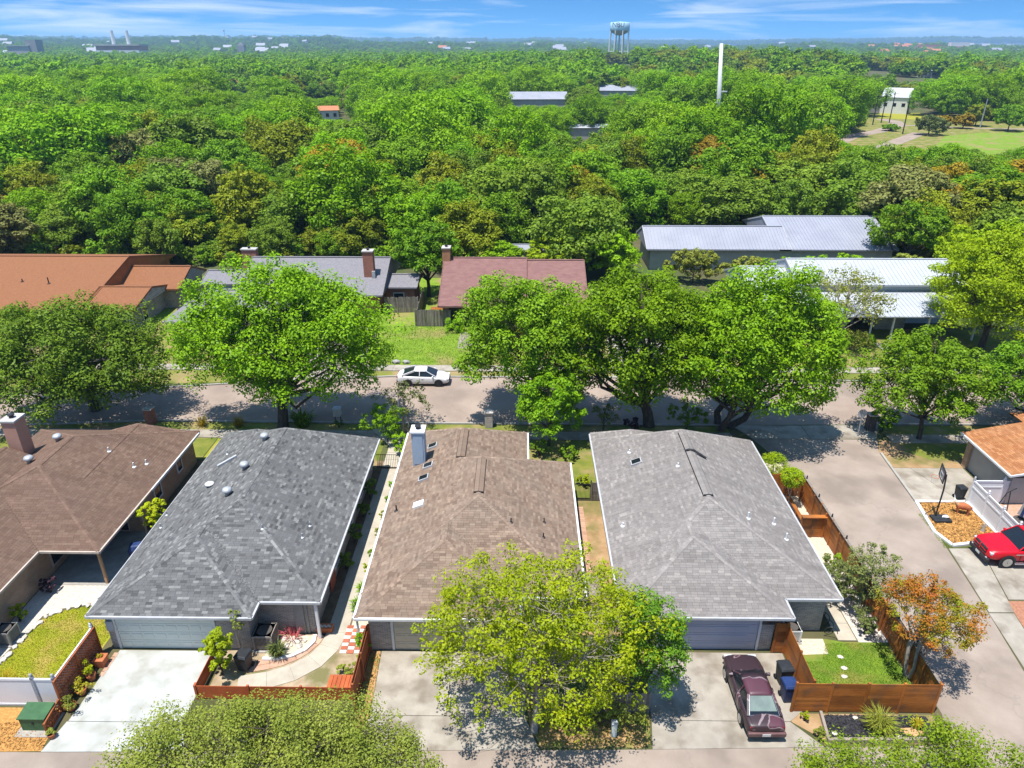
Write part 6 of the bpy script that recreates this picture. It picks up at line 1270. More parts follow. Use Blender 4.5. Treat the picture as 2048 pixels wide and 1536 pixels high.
# street furniture
def pillar(label, x, y, s, h, mk, cap='cap'):
    t = thing('mailbox_pillar', label, 'mailbox', (x, y, 0)); MB().box((x, y, h / 2), (s, s, h)).build('pillar', MT[mk], t); MB().box((x, y, h + 0.04), (s + 0.1, s + 0.1, 0.08)).build('capstone', MT[cap], t); pbox('mailbox_door', 'dark', t, (x, y + s / 2 + 0.01, h * 0.75), (0.2, 0.03, 0.24))
pillar('red-brown brick mailbox pillar at the kerb by the dark live oak', -29.7, 49.95, 0.62, 1.35, 'brick_red'); pillar('grey brick mailbox pillar at the kerb before the brown roofed house', -2.5, 49.85, 0.62, 1.3, 'brick_grey'); pillar('dark mailbox pillar half covered by ivy at the road corner', 27.7, 49.7, 0.6, 1.35, 'wall_dark')
t = thing('mailbox', 'grey metal mailbox on posts by the street path', 'mailbox', (-14.6, 50.0, 0)); MB().box((-14.6, 50.0, 1.15), (0.55, 0.5, 0.65)).build('box', MT['greytrim'], t, bevel=0.03); MB().box((-14.6, 50.0, 1.5), (0.62, 0.58, 0.06)).build('lid', MT['galv'], t)
for s in (-1, 1): pbox('leg', 'dark', t, (-14.6 + s * 0.22, 50.0, 0.42), (0.06, 0.06, 0.84))
shrub('low_shrub', 'dark low shrub at the foot of the metal mailbox', -14.5, 49.6, 0.6, 0.45, LM['live'], 76, 8, 40, 0.1)
t = thing('road_sign', 'back of a grey metal road sign on its post at the corner', 'sign', (26.3, 48.6, 0)); pbox('post', 'galv', t, (26.3, 48.6, 1.15), (0.06, 0.05, 2.3)); MB().add([(26.3 + math.cos(a) * 0.38, 48.63 + q, 2.0 + math.sin(a) * 0.38) for q in (0, 0.012) for a in [R(22.5 + 45 * k) for k in range(8)]], [list(range(8))[::-1], list(range(8, 16))] + [[k, (k + 1) % 8, 8 + (k + 1) % 8, 8 + k] for k in range(8)]).build('plate', MT['greytrim'], t)
for k, (x, lb) in enumerate(((-11.9, 'dark grey boulder on the lawn edge behind the white sedan, nearer the oak'), (-10.95, 'dark grey boulder on the lawn edge behind the white sedan, nearer the path'))):
    o = link('boulder', rock_mesh(20 + k, 'ac'), None, Matrix.Translation((x, 62.3, 0.15)) @ Matrix.Diagonal((0.9, 0.6, 0.7, 1))); tag(o, lb, 'boulder')
t = thing('picnic_table', 'orange wooden picnic table beside the maroon roofed house', 'table', (-9.3, 76, 0))
for k in range(4): pbox('plank', 'wood_orange', t, (-9.3, 75.65 + 0.22 * k, 0.76), (1.7, 0.2, 0.04))
for y in (75.2, 76.75): pbox('seat', 'wood_orange', t, (-9.3, y, 0.44), (1.7, 0.26, 0.04))
for s in (-1, 1):
    for y in (75.5, 76.4): pbox('leg', 'wood_orange', t, (-9.3 + s * 0.6, y, 0.37), (0.08, 0.08, 0.75))
def hedge(label, x, y, dx, dy, h, lm, seed, nl=70, ls=0.13):
    t = thing('clipped_hedge', label, 'hedge', (x, y, 0)); rng = np.random.default_rng(seed); n = int(dx * dy * 9) + 12
    C = rng.uniform(-1, 1, (n, 3)); C[np.arange(n), rng.integers(0, 3, n)] = np.sign(rng.normal(size=n)); C = C * np.array([dx / 2, dy / 2, h / 2 - 0.1]) * 0.86 + np.array([0, 0, h / 2 + 0.05]); V, Fc = leafquads(C, np.full(n, 0.3), nl, ls, rng, flat=0.9)
    link('foliage', npmesh('foliage', V, Fc, [LM[lm]]), t); MB().tube([(x, y, -0.1), (x, y, h * 0.7)], 0.05, 6).build('stem', MT['bark'], t)
hedge('square clipped hedge beside the weathered picket fence', -7.0, 70.7, 1.9, 1.4, 1.45, 'bright', 80); hedge('tall clipped hedge at the end of the maroon house path', -4.4, 69.6, 1.6, 1.6, 1.7, 'bright', 81); hedge('low clipped hedge before the porch of the pale blue house', 40.0, 67.6, 3.0, 1.0, 0.9, 'bright', 82); hedge('clipped hedge on the other side of the porch path', 34.4, 67.4, 3.0, 1.1, 1.0, 'oak', 83)
def topiary(label, x, y, r, zc, seed, trunk=True, flat=0.8):
    t = thing('topiary', label, 'topiary', (x, y, 0)); rng = np.random.default_rng(seed); d = rng.normal(size=(90, 3)); d /= np.linalg.norm(d, axis=1)[:, None]; C = d * r * 0.82 * np.array([1, 1, flat]) + np.array([0, 0, zc]); V, Fc = leafquads(C, np.full(90, r * 0.24), 50, 0.09, rng, flat=0.9)
    link('foliage', npmesh('foliage', V, Fc, [LM['cypress']]), t)
    mb = MB(); mb.tube([(x, y, -0.1), (x + 0.05, y, zc * 0.5), (x, y, zc)], [0.05, 0.04, 0.03], 6); mb.tube([(x + 0.05, y, zc * 0.3), (x - 0.4, y, zc - 0.2)], [0.035, 0.025], 5); mb.build('stem', MT['bark_pale'], t)
topiary('large clipped round bush beside the worn grey roof', 17.6, 42.3, 1.05, 1.25, 90); topiary('smaller clipped round tree on a thin stem beside the cedar fence', 17.75, 39.3, 0.8, 2.15, 91)
for k, (x, y, h, r, m_, lb) in enumerate(((1.4, 45.4, 1.3, 0.8, 'live', 'dark low bush in the shaded yard by the brown roof step'), (3.6, 44.9, 1.1, 0.8, 'oak2', 'green low bush in the shaded yard before the small tree'), (4.4, 41.4, 0.9, 0.5, 'lime', 'yellow-green bush just behind the iron gate'), (1.9, 42.0, 1.0, 0.7, 'live', 'dark bush in the corner of the brown roof step'))): shrub('yard_bush', lb, x, y, h, r, LM[m_], 95 + k, 12, 50, 0.11)
for k, (x, y, lb) in enumerate(((18.2, 32.9, 'small green bush beside the cedar privacy screen'), (17.9, 27.9, 'grey-green bush at the corner of the green lawn path'))): shrub('yard_bush', lb, x, y, 1.1, 0.6, LM['elmg' if k == 0 else 'grey'], 195 + k, 12, 50, 0.1)
# ------------------------------------------------------------------ street and yard trees
tree('live_oak', 'dense dark green live oak beside the brick mailbox pillar', -35.5, 52.3, 101, h=10.0, rx=8.4, ry=6.2, zb=0.2, off=(0.0, -1.4), lm=LM['live'], nlobe=34, ncl=12, nleaf=125, ls=0.225, tr=0.42, lr=0.34, cr=0.42, fill=0.35)
tree('street_oak', 'broad bright green oak towering over the street before the slate roof', -18.9, 49.45, 102, h=13.4, rx=9.2, ry=5.0, zb=1.2, lm=LM['oak'], nlobe=38, ncl=12, nleaf=135, ls=0.23, tr=0.42, lr=0.33, cr=0.42, fill=0.3, off=(0.6, 0.3), split=3.0)
tree('street_oak', 'green oak between the two mailbox pillars opposite the maroon roof', 1.6, 52.6, 103, h=12.4, rx=5.8, ry=4.6, zb=0.7, lm=LM['oak2'], nlobe=28, ncl=12, nleaf=120, ls=0.22, lr=0.35, cr=0.42, fill=0.35, tr=0.2, off=(-1.2, -0.8))
tree('street_oak', 'tall full oak rising behind the far end of the worn grey roof', 10.3, 50.15, 104, h=14.0, rx=6.8, ry=5.0, zb=0.5, lm=LM['oak'], nlobe=32, ncl=12, nleaf=130, ls=0.23, lr=0.34, cr=0.42, fill=0.3, tr=0.42, off=(-1.6, -0.6), split=2.2)
tree('street_oak', 'spreading many-stemmed oak shading the side road entrance', 16.2, 49.95, 105, h=13.6, rx=7.1, ry=5.4, zb=0.3, lm=LM['oak'], nlobe=34, ncl=12, nleaf=130, ls=0.23, lr=0.34, cr=0.42, fill=0.3, tr=0.5, off=(1.5, -1.4), split=1.8, stems=3)
tree('street_oak', 'medium oak on the verge by the orange roof at the corner', 30.9, 48.3, 106, h=8.8, rx=4.6, ry=4.2, zb=0.9, lm=LM['oak2'], nlobe=20, ncl=13, nleaf=96, ls=0.21, tr=0.17, off=(-0.6, 0.0))
tree('street_oak', 'oak whose crown hangs over the street beyond the orange roof', 40.5, 49.8, 107, h=7.6, rx=5.6, ry=5.0, zb=0.6, lm=LM['oak2'], nlobe=20, ncl=13, nleaf=96, ls=0.22, tr=0.25)
shrub('ivy_shrub', 'dark rounded shrub at the road corner mailbox', 28.6, 49.5, 2.1, 1.2, LM['oak2'], 108, 16, 60, 0.14)
tree('cypress_tree', 'large feathery yellow-green tree beside the pale blue house', 46.2, 66.5, 109, h=12.0, rx=6.5, ry=6.0, zb=0.8, lm=LM['cypress'], nlobe=28, ncl=16, nleaf=110, ls=0.24, tr=0.3, flat=0.5)
tree('bare_tree', 'thin sparsely leafed tree in front of the white metal roof', 32.0, 66.8, 110, h=8.2, rx=4.6, ry=4.2, zb=2.0, lm=LM['elm'], bark='bark_pale', nlobe=16, ncl=10, nleaf=24, ls=0.22, tr=0.14, shell=0.1)
shrub('flowering_shrub', 'loose green bush under the sparse tree before the blue house', 33.0, 66.2, 2.2, 2.2, LM['elm'], 111, 16, 40, 0.16)
tree('crape_myrtle', 'small airy multi-stem tree at the path by the chimney', -9.0, 48.6, 112, h=4.6, rx=2.5, ry=1.9, zb=1.5, lm=LM['grey'], bark='bark_pale', nlobe=9, ncl=7, nleaf=16, ls=0.18, tr=0.1, stems=3, shell=0.1)
shrub('large_shrub', 'dense green shrub at the street end of the garden path', -10.2, 47.4, 3.2, 1.7, LM['oak'], 113, 20, 60, 0.15)
shrub('fern_shrub', 'bright green bush behind the side path gate', -8.7, 44.9, 2.2, 0.9, LM['bright'], 114, 12, 50, 0.13)
tree('small_oak', 'small green tree between brown and worn grey roofed houses', 2.2, 46.9, 115, h=6.2, rx=2.8, ry=2.4, zb=0.8, lm=LM['oak'], nlobe=16, ncl=11, nleaf=60, ls=0.2, tr=0.1)
shrub('round_shrub', 'dark round shrub beside the oak trunk at the kerb', 8.8, 49.4, 1.1, 0.7, LM['purple'], 116, 12, 50, 0.11); shrub('grey_shrub', 'grey-green open shrub near the kerb left of the tall oak', 6.6, 49.5, 2.4, 1.3, LM['grey'], 117, 12, 26, 0.14)
shrub('large_shrub', 'dark shrub between the two big oaks at the kerb', 13.2, 49.6, 2.3, 1.8, LM['live'], 118, 16, 50, 0.14, ry=1.0)
tuft('sago_palm', 'dark sago palm beside the big street oak', -17.4, 49.7, 1.3, 1.1, 'live', 90, 119, wd=0.12)
for k, (x, lb) in enumerate(((-25.5, 'small reddish shrub on the verge near the brick pillar'), (-22.5, 'reddish grass clump on the verge by the big oak'))): tuft('ornamental_grass', lb, x, 49.6, 0.8, 0.6, 'rust', 120, 120 + k, wd=0.03)
tree('yard_tree', 'dark green tree in the yard between grey and maroon roofed houses', -11.2, 82.5, 125, h=9.2, rx=4.0, ry=3.6, zb=2.0, lm=LM['oak2'], nlobe=14, ncl=12, nleaf=60, ls=0.3, tr=0.22)
tree('yard_tree', 'leafy tree hanging over the end of the orange roofed house', -61.5, 66, 126, h=9, rx=5.5, ry=5, zb=2, lm=LM['oak2'], nlobe=14, ncl=12, nleaf=60, ls=0.3, tr=0.25)
for k, (x, y, h, r, m_, lb) in enumerate(((4.5, 90.0, 6.2, 4.0, 'cypress', 'vine covered mound of yellow-green foliage behind the maroon roof'), (11.0, 89.5, 7.0, 4.6, 'bright', 'vine covered tree beside the long metal roof'), (-3.5, 91.0, 4.6, 4.2, 'bright', 'low vine thicket behind the maroon ridge'))):
    tree('vine_thicket', lb, x, y, 130 + k, h=h, rx=r, ry=r * 0.8, zb=0.2, lm=LM[m_], nlobe=14, ncl=12, nleaf=60, ls=0.34, tr=0.15, low=-0.5, flat=0.5)
tree('dark_tree', 'dark spreading tree in front of the long metal roof end', 51.4, 93.0, 135, h=9.6, rx=5.6, ry=5.0, zb=1.6, lm=LM['oak2'], nlobe=14, ncl=12, nleaf=60, ls=0.34, tr=0.22)
for k, (x, y, h, r, m_, lb) in enumerate(((22, 88.3, 4.4, 3.4, 'elm', 'yellow-green thicket before the long metal roof, nearest its low end'), (29, 88.0, 3.6, 3.4, 'elm', 'yellow-green thicket behind the white metal roof ridge'), (36, 88.3, 3.8, 3.2, 'oak', 'green thicket in front of the long metal roof'), (42.5, 88.0, 4.0, 3.2, 'bright', 'bright thicket near the dark tree'), (47.5, 86.5, 4.4, 3.0, 'elm', 'thicket at the corner of the white metal roof'))):
    tree('thicket', lb, x, y, 140 + k, h=h, rx=r, ry=2.2, zb=0.1, lm=LM[m_], nlobe=12, ncl=9, nleaf=50, ls=0.3, tr=0.08, low=-0.5)
for k, (x, y, h, m_, lb) in enumerate(((51.5, 82, 8.4, 'cypress', 'golden green bamboo clump by the white metal roof'), (56.5, 84, 9.5, 'cypress', 'tall bamboo clump at the street tree line'), (60.5, 78, 8.5, 'yellow', 'yellow bamboo clump beside the feathery tree'))):
    tree('bamboo_clump', lb, x, y, 150 + k, h=h, rx=3.0, ry=3.0, zb=0.2, lm=LM[m_], bark='bark_pale', nlobe=14, ncl=10, nleaf=54, ls=0.34, tr=0.1, low=-0.6, stems=4)
# foreground
tree('cedar_elm', 'olive green small-leaved tree at the foot of the white driveway', -9.2, 17.0, 160, h=5.6, rx=6.6, ry=3.4, zb=0.6, lm=LM['elm'], nlobe=34, ncl=22, nleaf=110, ls=0.10, tr=0.2, off=(0, 0.2), flat=1.0, lr=0.42, cr=0.34, shell=0.15, fill=0.5)
tree('lime_tree', 'bright yellow-green maple in front of the brown roofed garage', 0.7, 21.9, 161, h=8.3, rx=5.2, ry=3.7, zb=0.9, lm=LM['lime'], bark='bark_pale', nlobe=34, ncl=20, nleaf=44, ls=0.135, tr=0.16, off=(0.2, 1.0), shell=0.05, fill=0.2, cr=0.2, lr=0.46, flat=0.9, split=1.7)
tree('ash_tree', 'deeper green small tree beside the lime maple', 5.7, 23.3, 162, h=6.6, rx=1.8, ry=1.7, zb=1.0, lm=LM['ash'], nlobe=16, ncl=11, nleaf=60, ls=0.12, tr=0.08)
tree('cedar_elm', 'thin green tree crown rising from the alley below the cedar fence', 15.3, 17.6, 163, h=4.0, rx=5.2, ry=2.8, zb=0.6, lm=LM['elmg'], nlobe=22, ncl=14, nleaf=95, ls=0.105, tr=0.12, shell=0.2, cr=0.36)
tree('crape_myrtle', 'orange and red leafed crape myrtle at the cedar fence corner', 18.9, 25.2, 164, h=5.3, rx=2.05, ry=2.1, zb=1.7, lm=LM['fred'], bark='bark_pale', nlobe=20, ncl=12, nleaf=52, ls=0.105, tr=0.17, stems=6, shell=0.15, fill=0.3, cr=0.3, lr=0.48, off=(0.1, 0.3), low=-0.45)
tree('ivy_shrub', 'leafy green weeds and vine under the picket fence', 3.5, 22.2, 165, h=1.4, rx=2.6, ry=0.5, zb=0.0, lm=LM['elm'], nlobe=10, ncl=8, nleaf=40, ls=0.1, tr=0.03, low=-0.6, cat='shrub')
t = thing('utility_pedestal', 'pale green utility pedestal beneath the lime maple', 'utility box', (4.2, 21.7, 0)); MB().box((4.2, 21.7, 0.4), (0.24, 0.24, 0.8)).build('body', MT['door_mint'], t, bevel=0.04); MB().box((4.2, 21.7, 0.83), (0.27, 0.27, 0.08)).build('lid', MT['galv'], t, bevel=0.02)
sheet('verge', [(0.35, 23.5), (5.95, 23.5), (5.9, 22.4), (5.75, 21.3), (5.2, 21.05), (4.1, 21.15), (3.0, 20.95), (1.9, 21.1), (1.0, 21.0), (0.5, 22.2)], 0.012, 'litter')
grass([(0.4, 23.4), (5.9, 23.4), (5.8, 21.2), (0.95, 21.1)], 3000, 0.14, 'blade_g', 'patchy weeds on the dirt under the lime maple', 31)
grass([(-7.4, 22.4), (-6.95, 22.4), (-6.95, 26.2), (-7.4, 26.2)], 400, 0.1, 'blade_y', 'dry grass strip between the red-brown fence and tan driveway', 32)
grass([(25.9, 38.5), (26.35, 38.5), (26.3, 34.9), (25.75, 34.9)], 900, 0.1, 'blade_g', 'weedy strip between the side road and mulch bed', 33)
# ------------------------------------------------------------------ the wood behind the houses
KIND = {
    'pecan': ('bright', dict(h=12.5, rx=6.6, ry=6.3, zb=0.8), 'broad bright green tree of the wood behind the houses'),
    'oak': ('oak2', dict(h=10.5, rx=5.4, ry=5.2, zb=0.6), 'mid green rounded tree of the wood behind the houses'),
    'live': ('live', dict(h=9.5, rx=5.4, ry=5.2, zb=0.4), 'dark grey-green live oak of the wood behind the houses'),
    'olive': ('olive', dict(h=9.0, rx=4.8, ry=4.8, zb=0.4), 'olive green oak of the wood behind the houses'),
    'grey': ('greyw', dict(h=10.0, rx=4.4, ry=4.4, zb=0.8), 'thin grey-green half bare tree of the wood behind the houses'),
    'rust': ('rust', dict(h=8.6, rx=4.6, ry=4.6, zb=0.4), 'rust and gold tinged oak of the wood behind the houses'),
}
VAR = {}
for i_, (k, (m_, d, lb)) in enumerate(KIND.items()):
    VAR[k] = [tree_meshes('wood_' + k, 200 + i_ * 10 + q, lm=LM[m_], nlobe=15, ncl=10, nleaf=80, ls=0.4, tr=0.25, flat=0.7, twigs=False, lr=0.42, cr=0.48, low=-0.7, **d) for q in range(3)]
rng = np.random.default_rng(77)
KEEP = [(14, 55, 91, 113), (-5, 6, 93, 101), (46, 64, 60, 97)]
def wood_points(y0, y1, sp, seed, grow=0.0):
    rg = np.random.default_rng(seed); out = []; y = y0
    while y < y1:
        s = sp * (1 + grow * (y - y0)); hw = y * 0.79 + 8; n = int(2 * hw / s)
        X = -hw + (np.arange(n) + 0.5) * 2 * hw / n + rg.uniform(-0.42, 0.42, n) * s; Y = y + rg.uniform(-0.42, 0.42, n) * s
        out.append(np.stack([X, Y], 1)); y += s * 0.9
    return np.concatenate(out)
OPEN = [PL, [ground_at(1630, 300), ground_at(1700, 262), ground_at(1760, 238), ground_at(1850, 238), ground_at(2120, 250), ground_at(2120, 264), ground_at(1860, 268), ground_at(1790, 300)], [ground_at(1755, 240), ground_at(1850, 240), ground_at(1840, 200), ground_at(1750, 200)], [ground_at(960, 300), ground_at(1030, 290), ground_at(1090, 262), ground_at(1020, 262)]]
def clear(P):
    k = np.ones(len(P), bool)
    for a, b, c, d in KEEP: k &= ~((P[:, 0] > a) & (P[:, 0] < b) & (P[:, 1] > c) & (P[:, 1] < d))
    for q in OPEN: k &= ~inpoly(q, P[:, 0], P[:, 1])
    k &= ~((P[:, 1] < 96) & (P[:, 0] > -72) & (P[:, 0] < -8) & (P[:, 1] < 95))
    return P[k]
def kind_of(x, y, rg):
    u = rg.random(); r = math.hypot(x, y)
    if y < 700 and rg.random() < 0.018: return 'grey'
    if y < 128 and x < 60: return 'rust' if u < 0.09 else 'olive' if u < 0.38 else 'live' if u < 0.68 else 'oak' if u < 0.92 else 'pecan'
    if y < 150 and x >= 20: return 'rust' if u < 0.15 else 'olive' if u < 0.42 else 'live' if u < 0.72 else 'oak'
    if y < 150: return 'rust' if u < 0.05 else 'olive' if u < 0.3 else 'live' if u < 0.48 else 'oak' if u < 0.82 else 'pecan'
    if x > 60 and 330 < y < 1100: return 'olive' if u < 0.55 else 'live' if u < 0.8 else 'oak' if u < 0.93 else 'pecan'
    return 'pecan' if u < 0.32 else 'oak' if u < 0.64 else 'live' if u < 0.88 else 'olive'
# sight lines: low growth in front of clearings and houses that show through the wood
SIGHT = [(1690, 1850, 282, 245), (1850, 2130, 290, 245), (1735, 1830, 228, 330), (1830, 2130, 262, 300), (1022, 1132, 208, 350), (1195, 1282, 187, 410), (446, 502, 181, 462), (604, 672, 193, 405), (640, 700, 234, 310), (1425, 1452, 204, 250), (1730, 1785, 146, 760), (1795, 1885, 160, 600), (1140, 1215, 268, 245), (1215, 1262, 128, 880)]
def proj(x, y, z):
    a = R(0.75); X = x * math.cos(a) + y * math.sin(a); Y = -x * math.sin(a) + y * math.cos(a); h = CAMZ - z; d = Y * math.cos(PITCH) + h * math.sin(PITCH); v = h * math.cos(PITCH) - Y * math.sin(PITCH)
    return 1024 + F * X / d, 768 + F * v / d, F / d
def cap_scale(x, y, h, r, s):
    z0 = float(ZT(x, y))
    for _ in range(9):
        px, py, k = proj(x, y, z0 + h * s); bad = False
        for a, b, lim, ym in SIGHT:
            if y < ym and px + r * s * k * 0.8 > a and px - r * s * k * 0.8 < b and py < lim: bad = True; break
        if not bad: return s
        s *= 0.82
    return 0.0
rg = random.Random(5)
P = clear(wood_points(95, 190, 7.6, 11)); P = P[np.argsort(np.hypot(P[:, 0], P[:, 1]))]
IND = P[:300]; REST1 = P[300:]
for x, y in IND:
    k = kind_of(x, y, rg); tr_, cr_ = rg.choice(VAR[k]); s = rg.choice((0.62, 0.8, 0.95, 1.1, 1.3)) * rg.uniform(0.9, 1.1) * (1.25 if y > 140 else 0.95); s = max(0.22, cap_scale(x, y, KIND[k][1]['h'], KIND[k][1]['rx'], s))
    o = thing('wood_tree', KIND[k][2], 'tree', (x, y, 0), 'trees of the wood, ' + k + ' kind'); w_s = rg.uniform(0.85, 1.2); o.scale = (s * w_s, s * w_s * rg.uniform(0.9, 1.1), s * rg.uniform(0.85, 1.1)); o.rotation_euler.z = rg.uniform(0, 6.28)
    for nm, me in (('trunk', tr_), ('crown', cr_)):
        q = bpy.data.objects.new(nm, me); COL.objects.link(q); q.parent = o
# planting in the far clearing
for k, (px, py, h, r, m_, lb) in enumerate(((1856, 270, 6.5, 5.5, 'grey', 'round blue-grey bush at the edge of the park lawn'), (1885, 256, 4.5, 3.4, 'rust', 'orange leafed shrub beside the park road'), (1925, 257, 5.0, 3.6, 'rust', 'orange leafed small tree beside the park lawn'), (2015, 262, 9.0, 6.0, 'oak2', 'round green tree on the park lawn'), (1780, 262, 2.2, 3.0, 'oak2', 'low green bush at the road junction'), (1950, 252, 8.0, 5.0, 'olive', 'olive tree behind the park road'), (1700, 262, 7.0, 5.0, 'live', 'dark tree beside the road bend'))):
    x, y = ground_at(px, py); tree('park_tree', lb, x, y, 400 + k, h=h, rx=r, ry=r, zb=0.3, lm=LM[m_], nlobe=14, ncl=10, nleaf=50, ls=0.55, tr=0.2)
# dead grey tree in the wood
tree('dead_tree', 'bare grey dead tree standing in the wood above the grey roof', -31, 108, 180, h=10, rx=3.2, ry=3, zb=2.5, lm=LM['grey'], bark='bark_pale', nlobe=12, ncl=8, nleaf=5, ls=0.4, tr=0.22, shell=0.1)
tree('yellow_tree', 'golden yellow tree beside the tall white mast', *ground_at(1462, 200, 4), 181, h=11, rx=5, ry=5, zb=1.5, lm=LM['yellow'], nlobe=10, ncl=8, nleaf=40, ls=0.8, tr=0.25)
# beyond, the wood reads as one mass
def far_wood(name, label, pts, kinds, smin, smax, seed):
    rg_ = np.random.default_rng(seed); col = bpy.data.collections.new(name + '_kinds'); SC = rg_.uniform(smin, smax, len(pts))
    if len(pts) and pts[:, 1].min() < 900: SC = np.array([cap_scale(x, y, 11.5, 5.5, s) if y < 900 else s for (x, y), s in zip(pts, SC)]); pts = pts[SC > 0.05]; SC = SC[SC > 0.05]
    for q in kinds:
        tm, cm = q; o = bpy.data.objects.new('crown_kind', cm); col.objects.link(o)
    z = ZT(pts[:, 0], pts[:, 1]); n = len(pts)
    me = bpy.data.meshes.new(name); me.vertices.add(n); me.vertices.foreach_set('co', np.concatenate([pts, z[:, None] - 0.3], 1).astype(np.float32).ravel())
    for nm, ty, dat in (('sc', 'FLOAT', SC), ('rot', 'FLOAT', rg_.uniform(0, 6.28, n)), ('idx', 'INT', rg_.integers(0, len(kinds), n))):
        a = me.attributes.new(nm, ty, 'POINT'); a.data.foreach_set('value', dat.astype(np.float32 if ty == 'FLOAT' else np.int32))
    o = link(name, me); tag(o, label, 'woodland', kind='stuff')
    g = bpy.data.node_groups.new(name, 'GeometryNodeTree'); g.interface.new_socket('Geometry', in_out='INPUT', socket_type='NodeSocketGeometry'); g.interface.new_socket('Geometry', in_out='OUTPUT', socket_type='NodeSocketGeometry')
    gi = g.nodes.new('NodeGroupInput'); go = g.nodes.new('NodeGroupOutput'); ip = g.nodes.new('GeometryNodeInstanceOnPoints'); ci = g.nodes.new('GeometryNodeCollectionInfo')
    ci.inputs['Collection'].default_value = col; ci.inputs['Separate Children'].default_value = True; ci.inputs['Reset Children'].default_value = True; ip.inputs['Pick Instance'].default_value = True
    def at(nm, ty):
        q = g.nodes.new('GeometryNodeInputNamedAttribute'); q.data_type = ty; q.inputs[0].default_value = nm; return q.outputs[0]
    mp_ = g.nodes.new('GeometryNodeMeshToPoints'); g.links.new(gi.outputs[0], mp_.inputs[0]); g.links.new(mp_.outputs[0], ip.inputs['Points']); g.links.new(ci.outputs[0], ip.inputs['Instance'])
    cx = g.nodes.new('ShaderNodeCombineXYZ'); g.links.new(at('rot', 'FLOAT'), cx.inputs[2]); g.links.new(cx.outputs[0], ip.inputs['Rotation']); g.links.new(at('sc', 'FLOAT'), ip.inputs['Scale']); g.links.new(at('idx', 'INT'), ip.inputs['Instance Index'])
    g.links.new(ip.outputs[0], go.inputs[0]); md = o.modifiers.new('scatter', 'NODES'); md.node_group = g
    return o
P2 = np.concatenate([REST1, clear(wood_points(190, 420, 9.2, 12, 0.001))]); rg = random.Random(8)
kk = np.array([kind_of(x, y, rg) for x, y in P2])
for i_, (k, lb) in enumerate((('pecan', 'mass of bright green treetops beyond the near wood'), ('oak', 'mass of mid green treetops beyond the near wood'), ('live', 'dark live oak tops mixed into the farther wood'), ('olive', 'olive treetops mixed into the farther wood'), ('rust', 'rust tinged treetops mixed into the farther wood'), ('grey', 'grey half bare treetops mixed into the farther wood'))):
    if (kk == k).sum(): far_wood('far_wood', lb, P2[kk == k], VAR[k], 0.8, 1.65, 40 + i_)
LOW = {}
for i_, (k, (m_, d, lb)) in enumerate(KIND.items()):
    LOW[k] = [tree_meshes('low_' + k, 300 + i_ * 10 + q, lm=LM[m_], nlobe=9, ncl=6, nleaf=24, ls=1.15, tr=0.25, flat=0.6, twigs=False, lr=0.46, cr=0.5, **d) for q in range(2)]
UG = np.concatenate([wood_points(88, 150, 2.6, 16)]); UG = clear(UG); UG = UG[~((UG[:, 1] < 93) & (np.abs(UG[:, 0] - 5) < 60))]
far_wood('undergrowth', 'low green undergrowth filling the floor of the near wood', UG, LOW['oak'] + LOW['olive'] + LOW['live'], 0.16, 0.34, 49)
P3 = clear(wood_points(420, 1650, 9.6, 13, 0.0007)); rg = random.Random(9); kk = np.array([kind_of(x, y, rg) for x, y in P3])
for i_, (k, lb) in enumerate((('pecan', 'bright green treetops of the plain towards the hills'), ('oak', 'mid green treetops of the plain towards the hills'), ('live', 'dark treetops of the plain towards the hills'), ('olive', 'olive treetops covering the low rise below the water tower'))):
    far_wood('plain_wood', lb, P3[kk == k], LOW[k], 0.6, 1.6, 50 + i_)
P4 = wood_points(1650, 4700, 21, 14, 0.0005); P4 = P4[np.random.default_rng(3).random(len(P4)) < 0.82]; r_ = np.random.default_rng(4).random(len(P4))
far_wood('hill_wood', 'dark wooded slopes of the distant hills', P4[r_ < 0.85], LOW['live'] + LOW['live'], 1.1, 2.0, 60); far_wood('hill_wood', 'greener wooded patches on the distant hills', P4[r_ >= 0.85], LOW['oak'] + LOW['pecan'], 1.1, 1.9, 61)
P5 = wood_points(7200, 9600, 110, 15); far_wood('hill_wood', 'hazy wooded ridge on the horizon', P5, LOW['live'], 4.0, 6.5, 62)
# ------------------------------------------------------------------ far buildings
def far_house(label, px, py, w_, d, h, rmk, wmk, rise=1.6, rz=0.0, group=None, win=True, name='far_house'):
    x, y = ground_at(px, py, 0); z = float(ZT(x, y)); t = thing(name, label, 'house', (0, 0, 0), group)
    MB().box((0, 0, h / 2 - 0.5), (w_, d, h + 1)).build('wall', MT[wmk], t)
    o = 0.4; mb = MB(); A, B = w_ / 2 + o, d / 2 + o
    mb.add([(-A, -B, h), (A, -B, h), (A, B, h), (-A, B, h), (-A, 0, h + rise), (A, 0, h + rise)], [[0, 1, 5, 4], [2, 3, 4, 5], [0, 4, 3], [1, 2, 5], [3, 2, 1, 0]]); mb.build('roof', MT[rmk], t)
    if win:
        n = max(2, int(w_ / 3))
        for i in range(n): pbox('window', 'glass', t, (-w_ / 2 + (i + 0.5) * w_ / n, -d / 2 - 0.02, h * 0.55), (w_ / n * 0.4, 0.08, min(1.4, h * 0.45)))
    t.location = (x, y, z); t.rotation_euler.z = rz
    return t
far_house('house with bright orange tiled roof poking from the wood', 472, 186, 13, 11, 6.5, 'roof_tile', 'trim', 2.2, 0.2)
far_house('house with terracotta tiled hip roof beside bare tree', 640, 200, 16, 13, 6.5, 'roof_tile', 'wall_grey', 2.6, -0.2)
far_house('terracotta roofed house with pale ground floor in the wood', 655, 240, 9, 8, 4, 'roof_tile', 'trim', 1.5, 0.3)
far_house('long house with pale grey gabled roof in the wood', 1075, 228, 25, 11, 6.5, 'metal_grey', 'wall_grey', 2.8, 0.06, win=False)
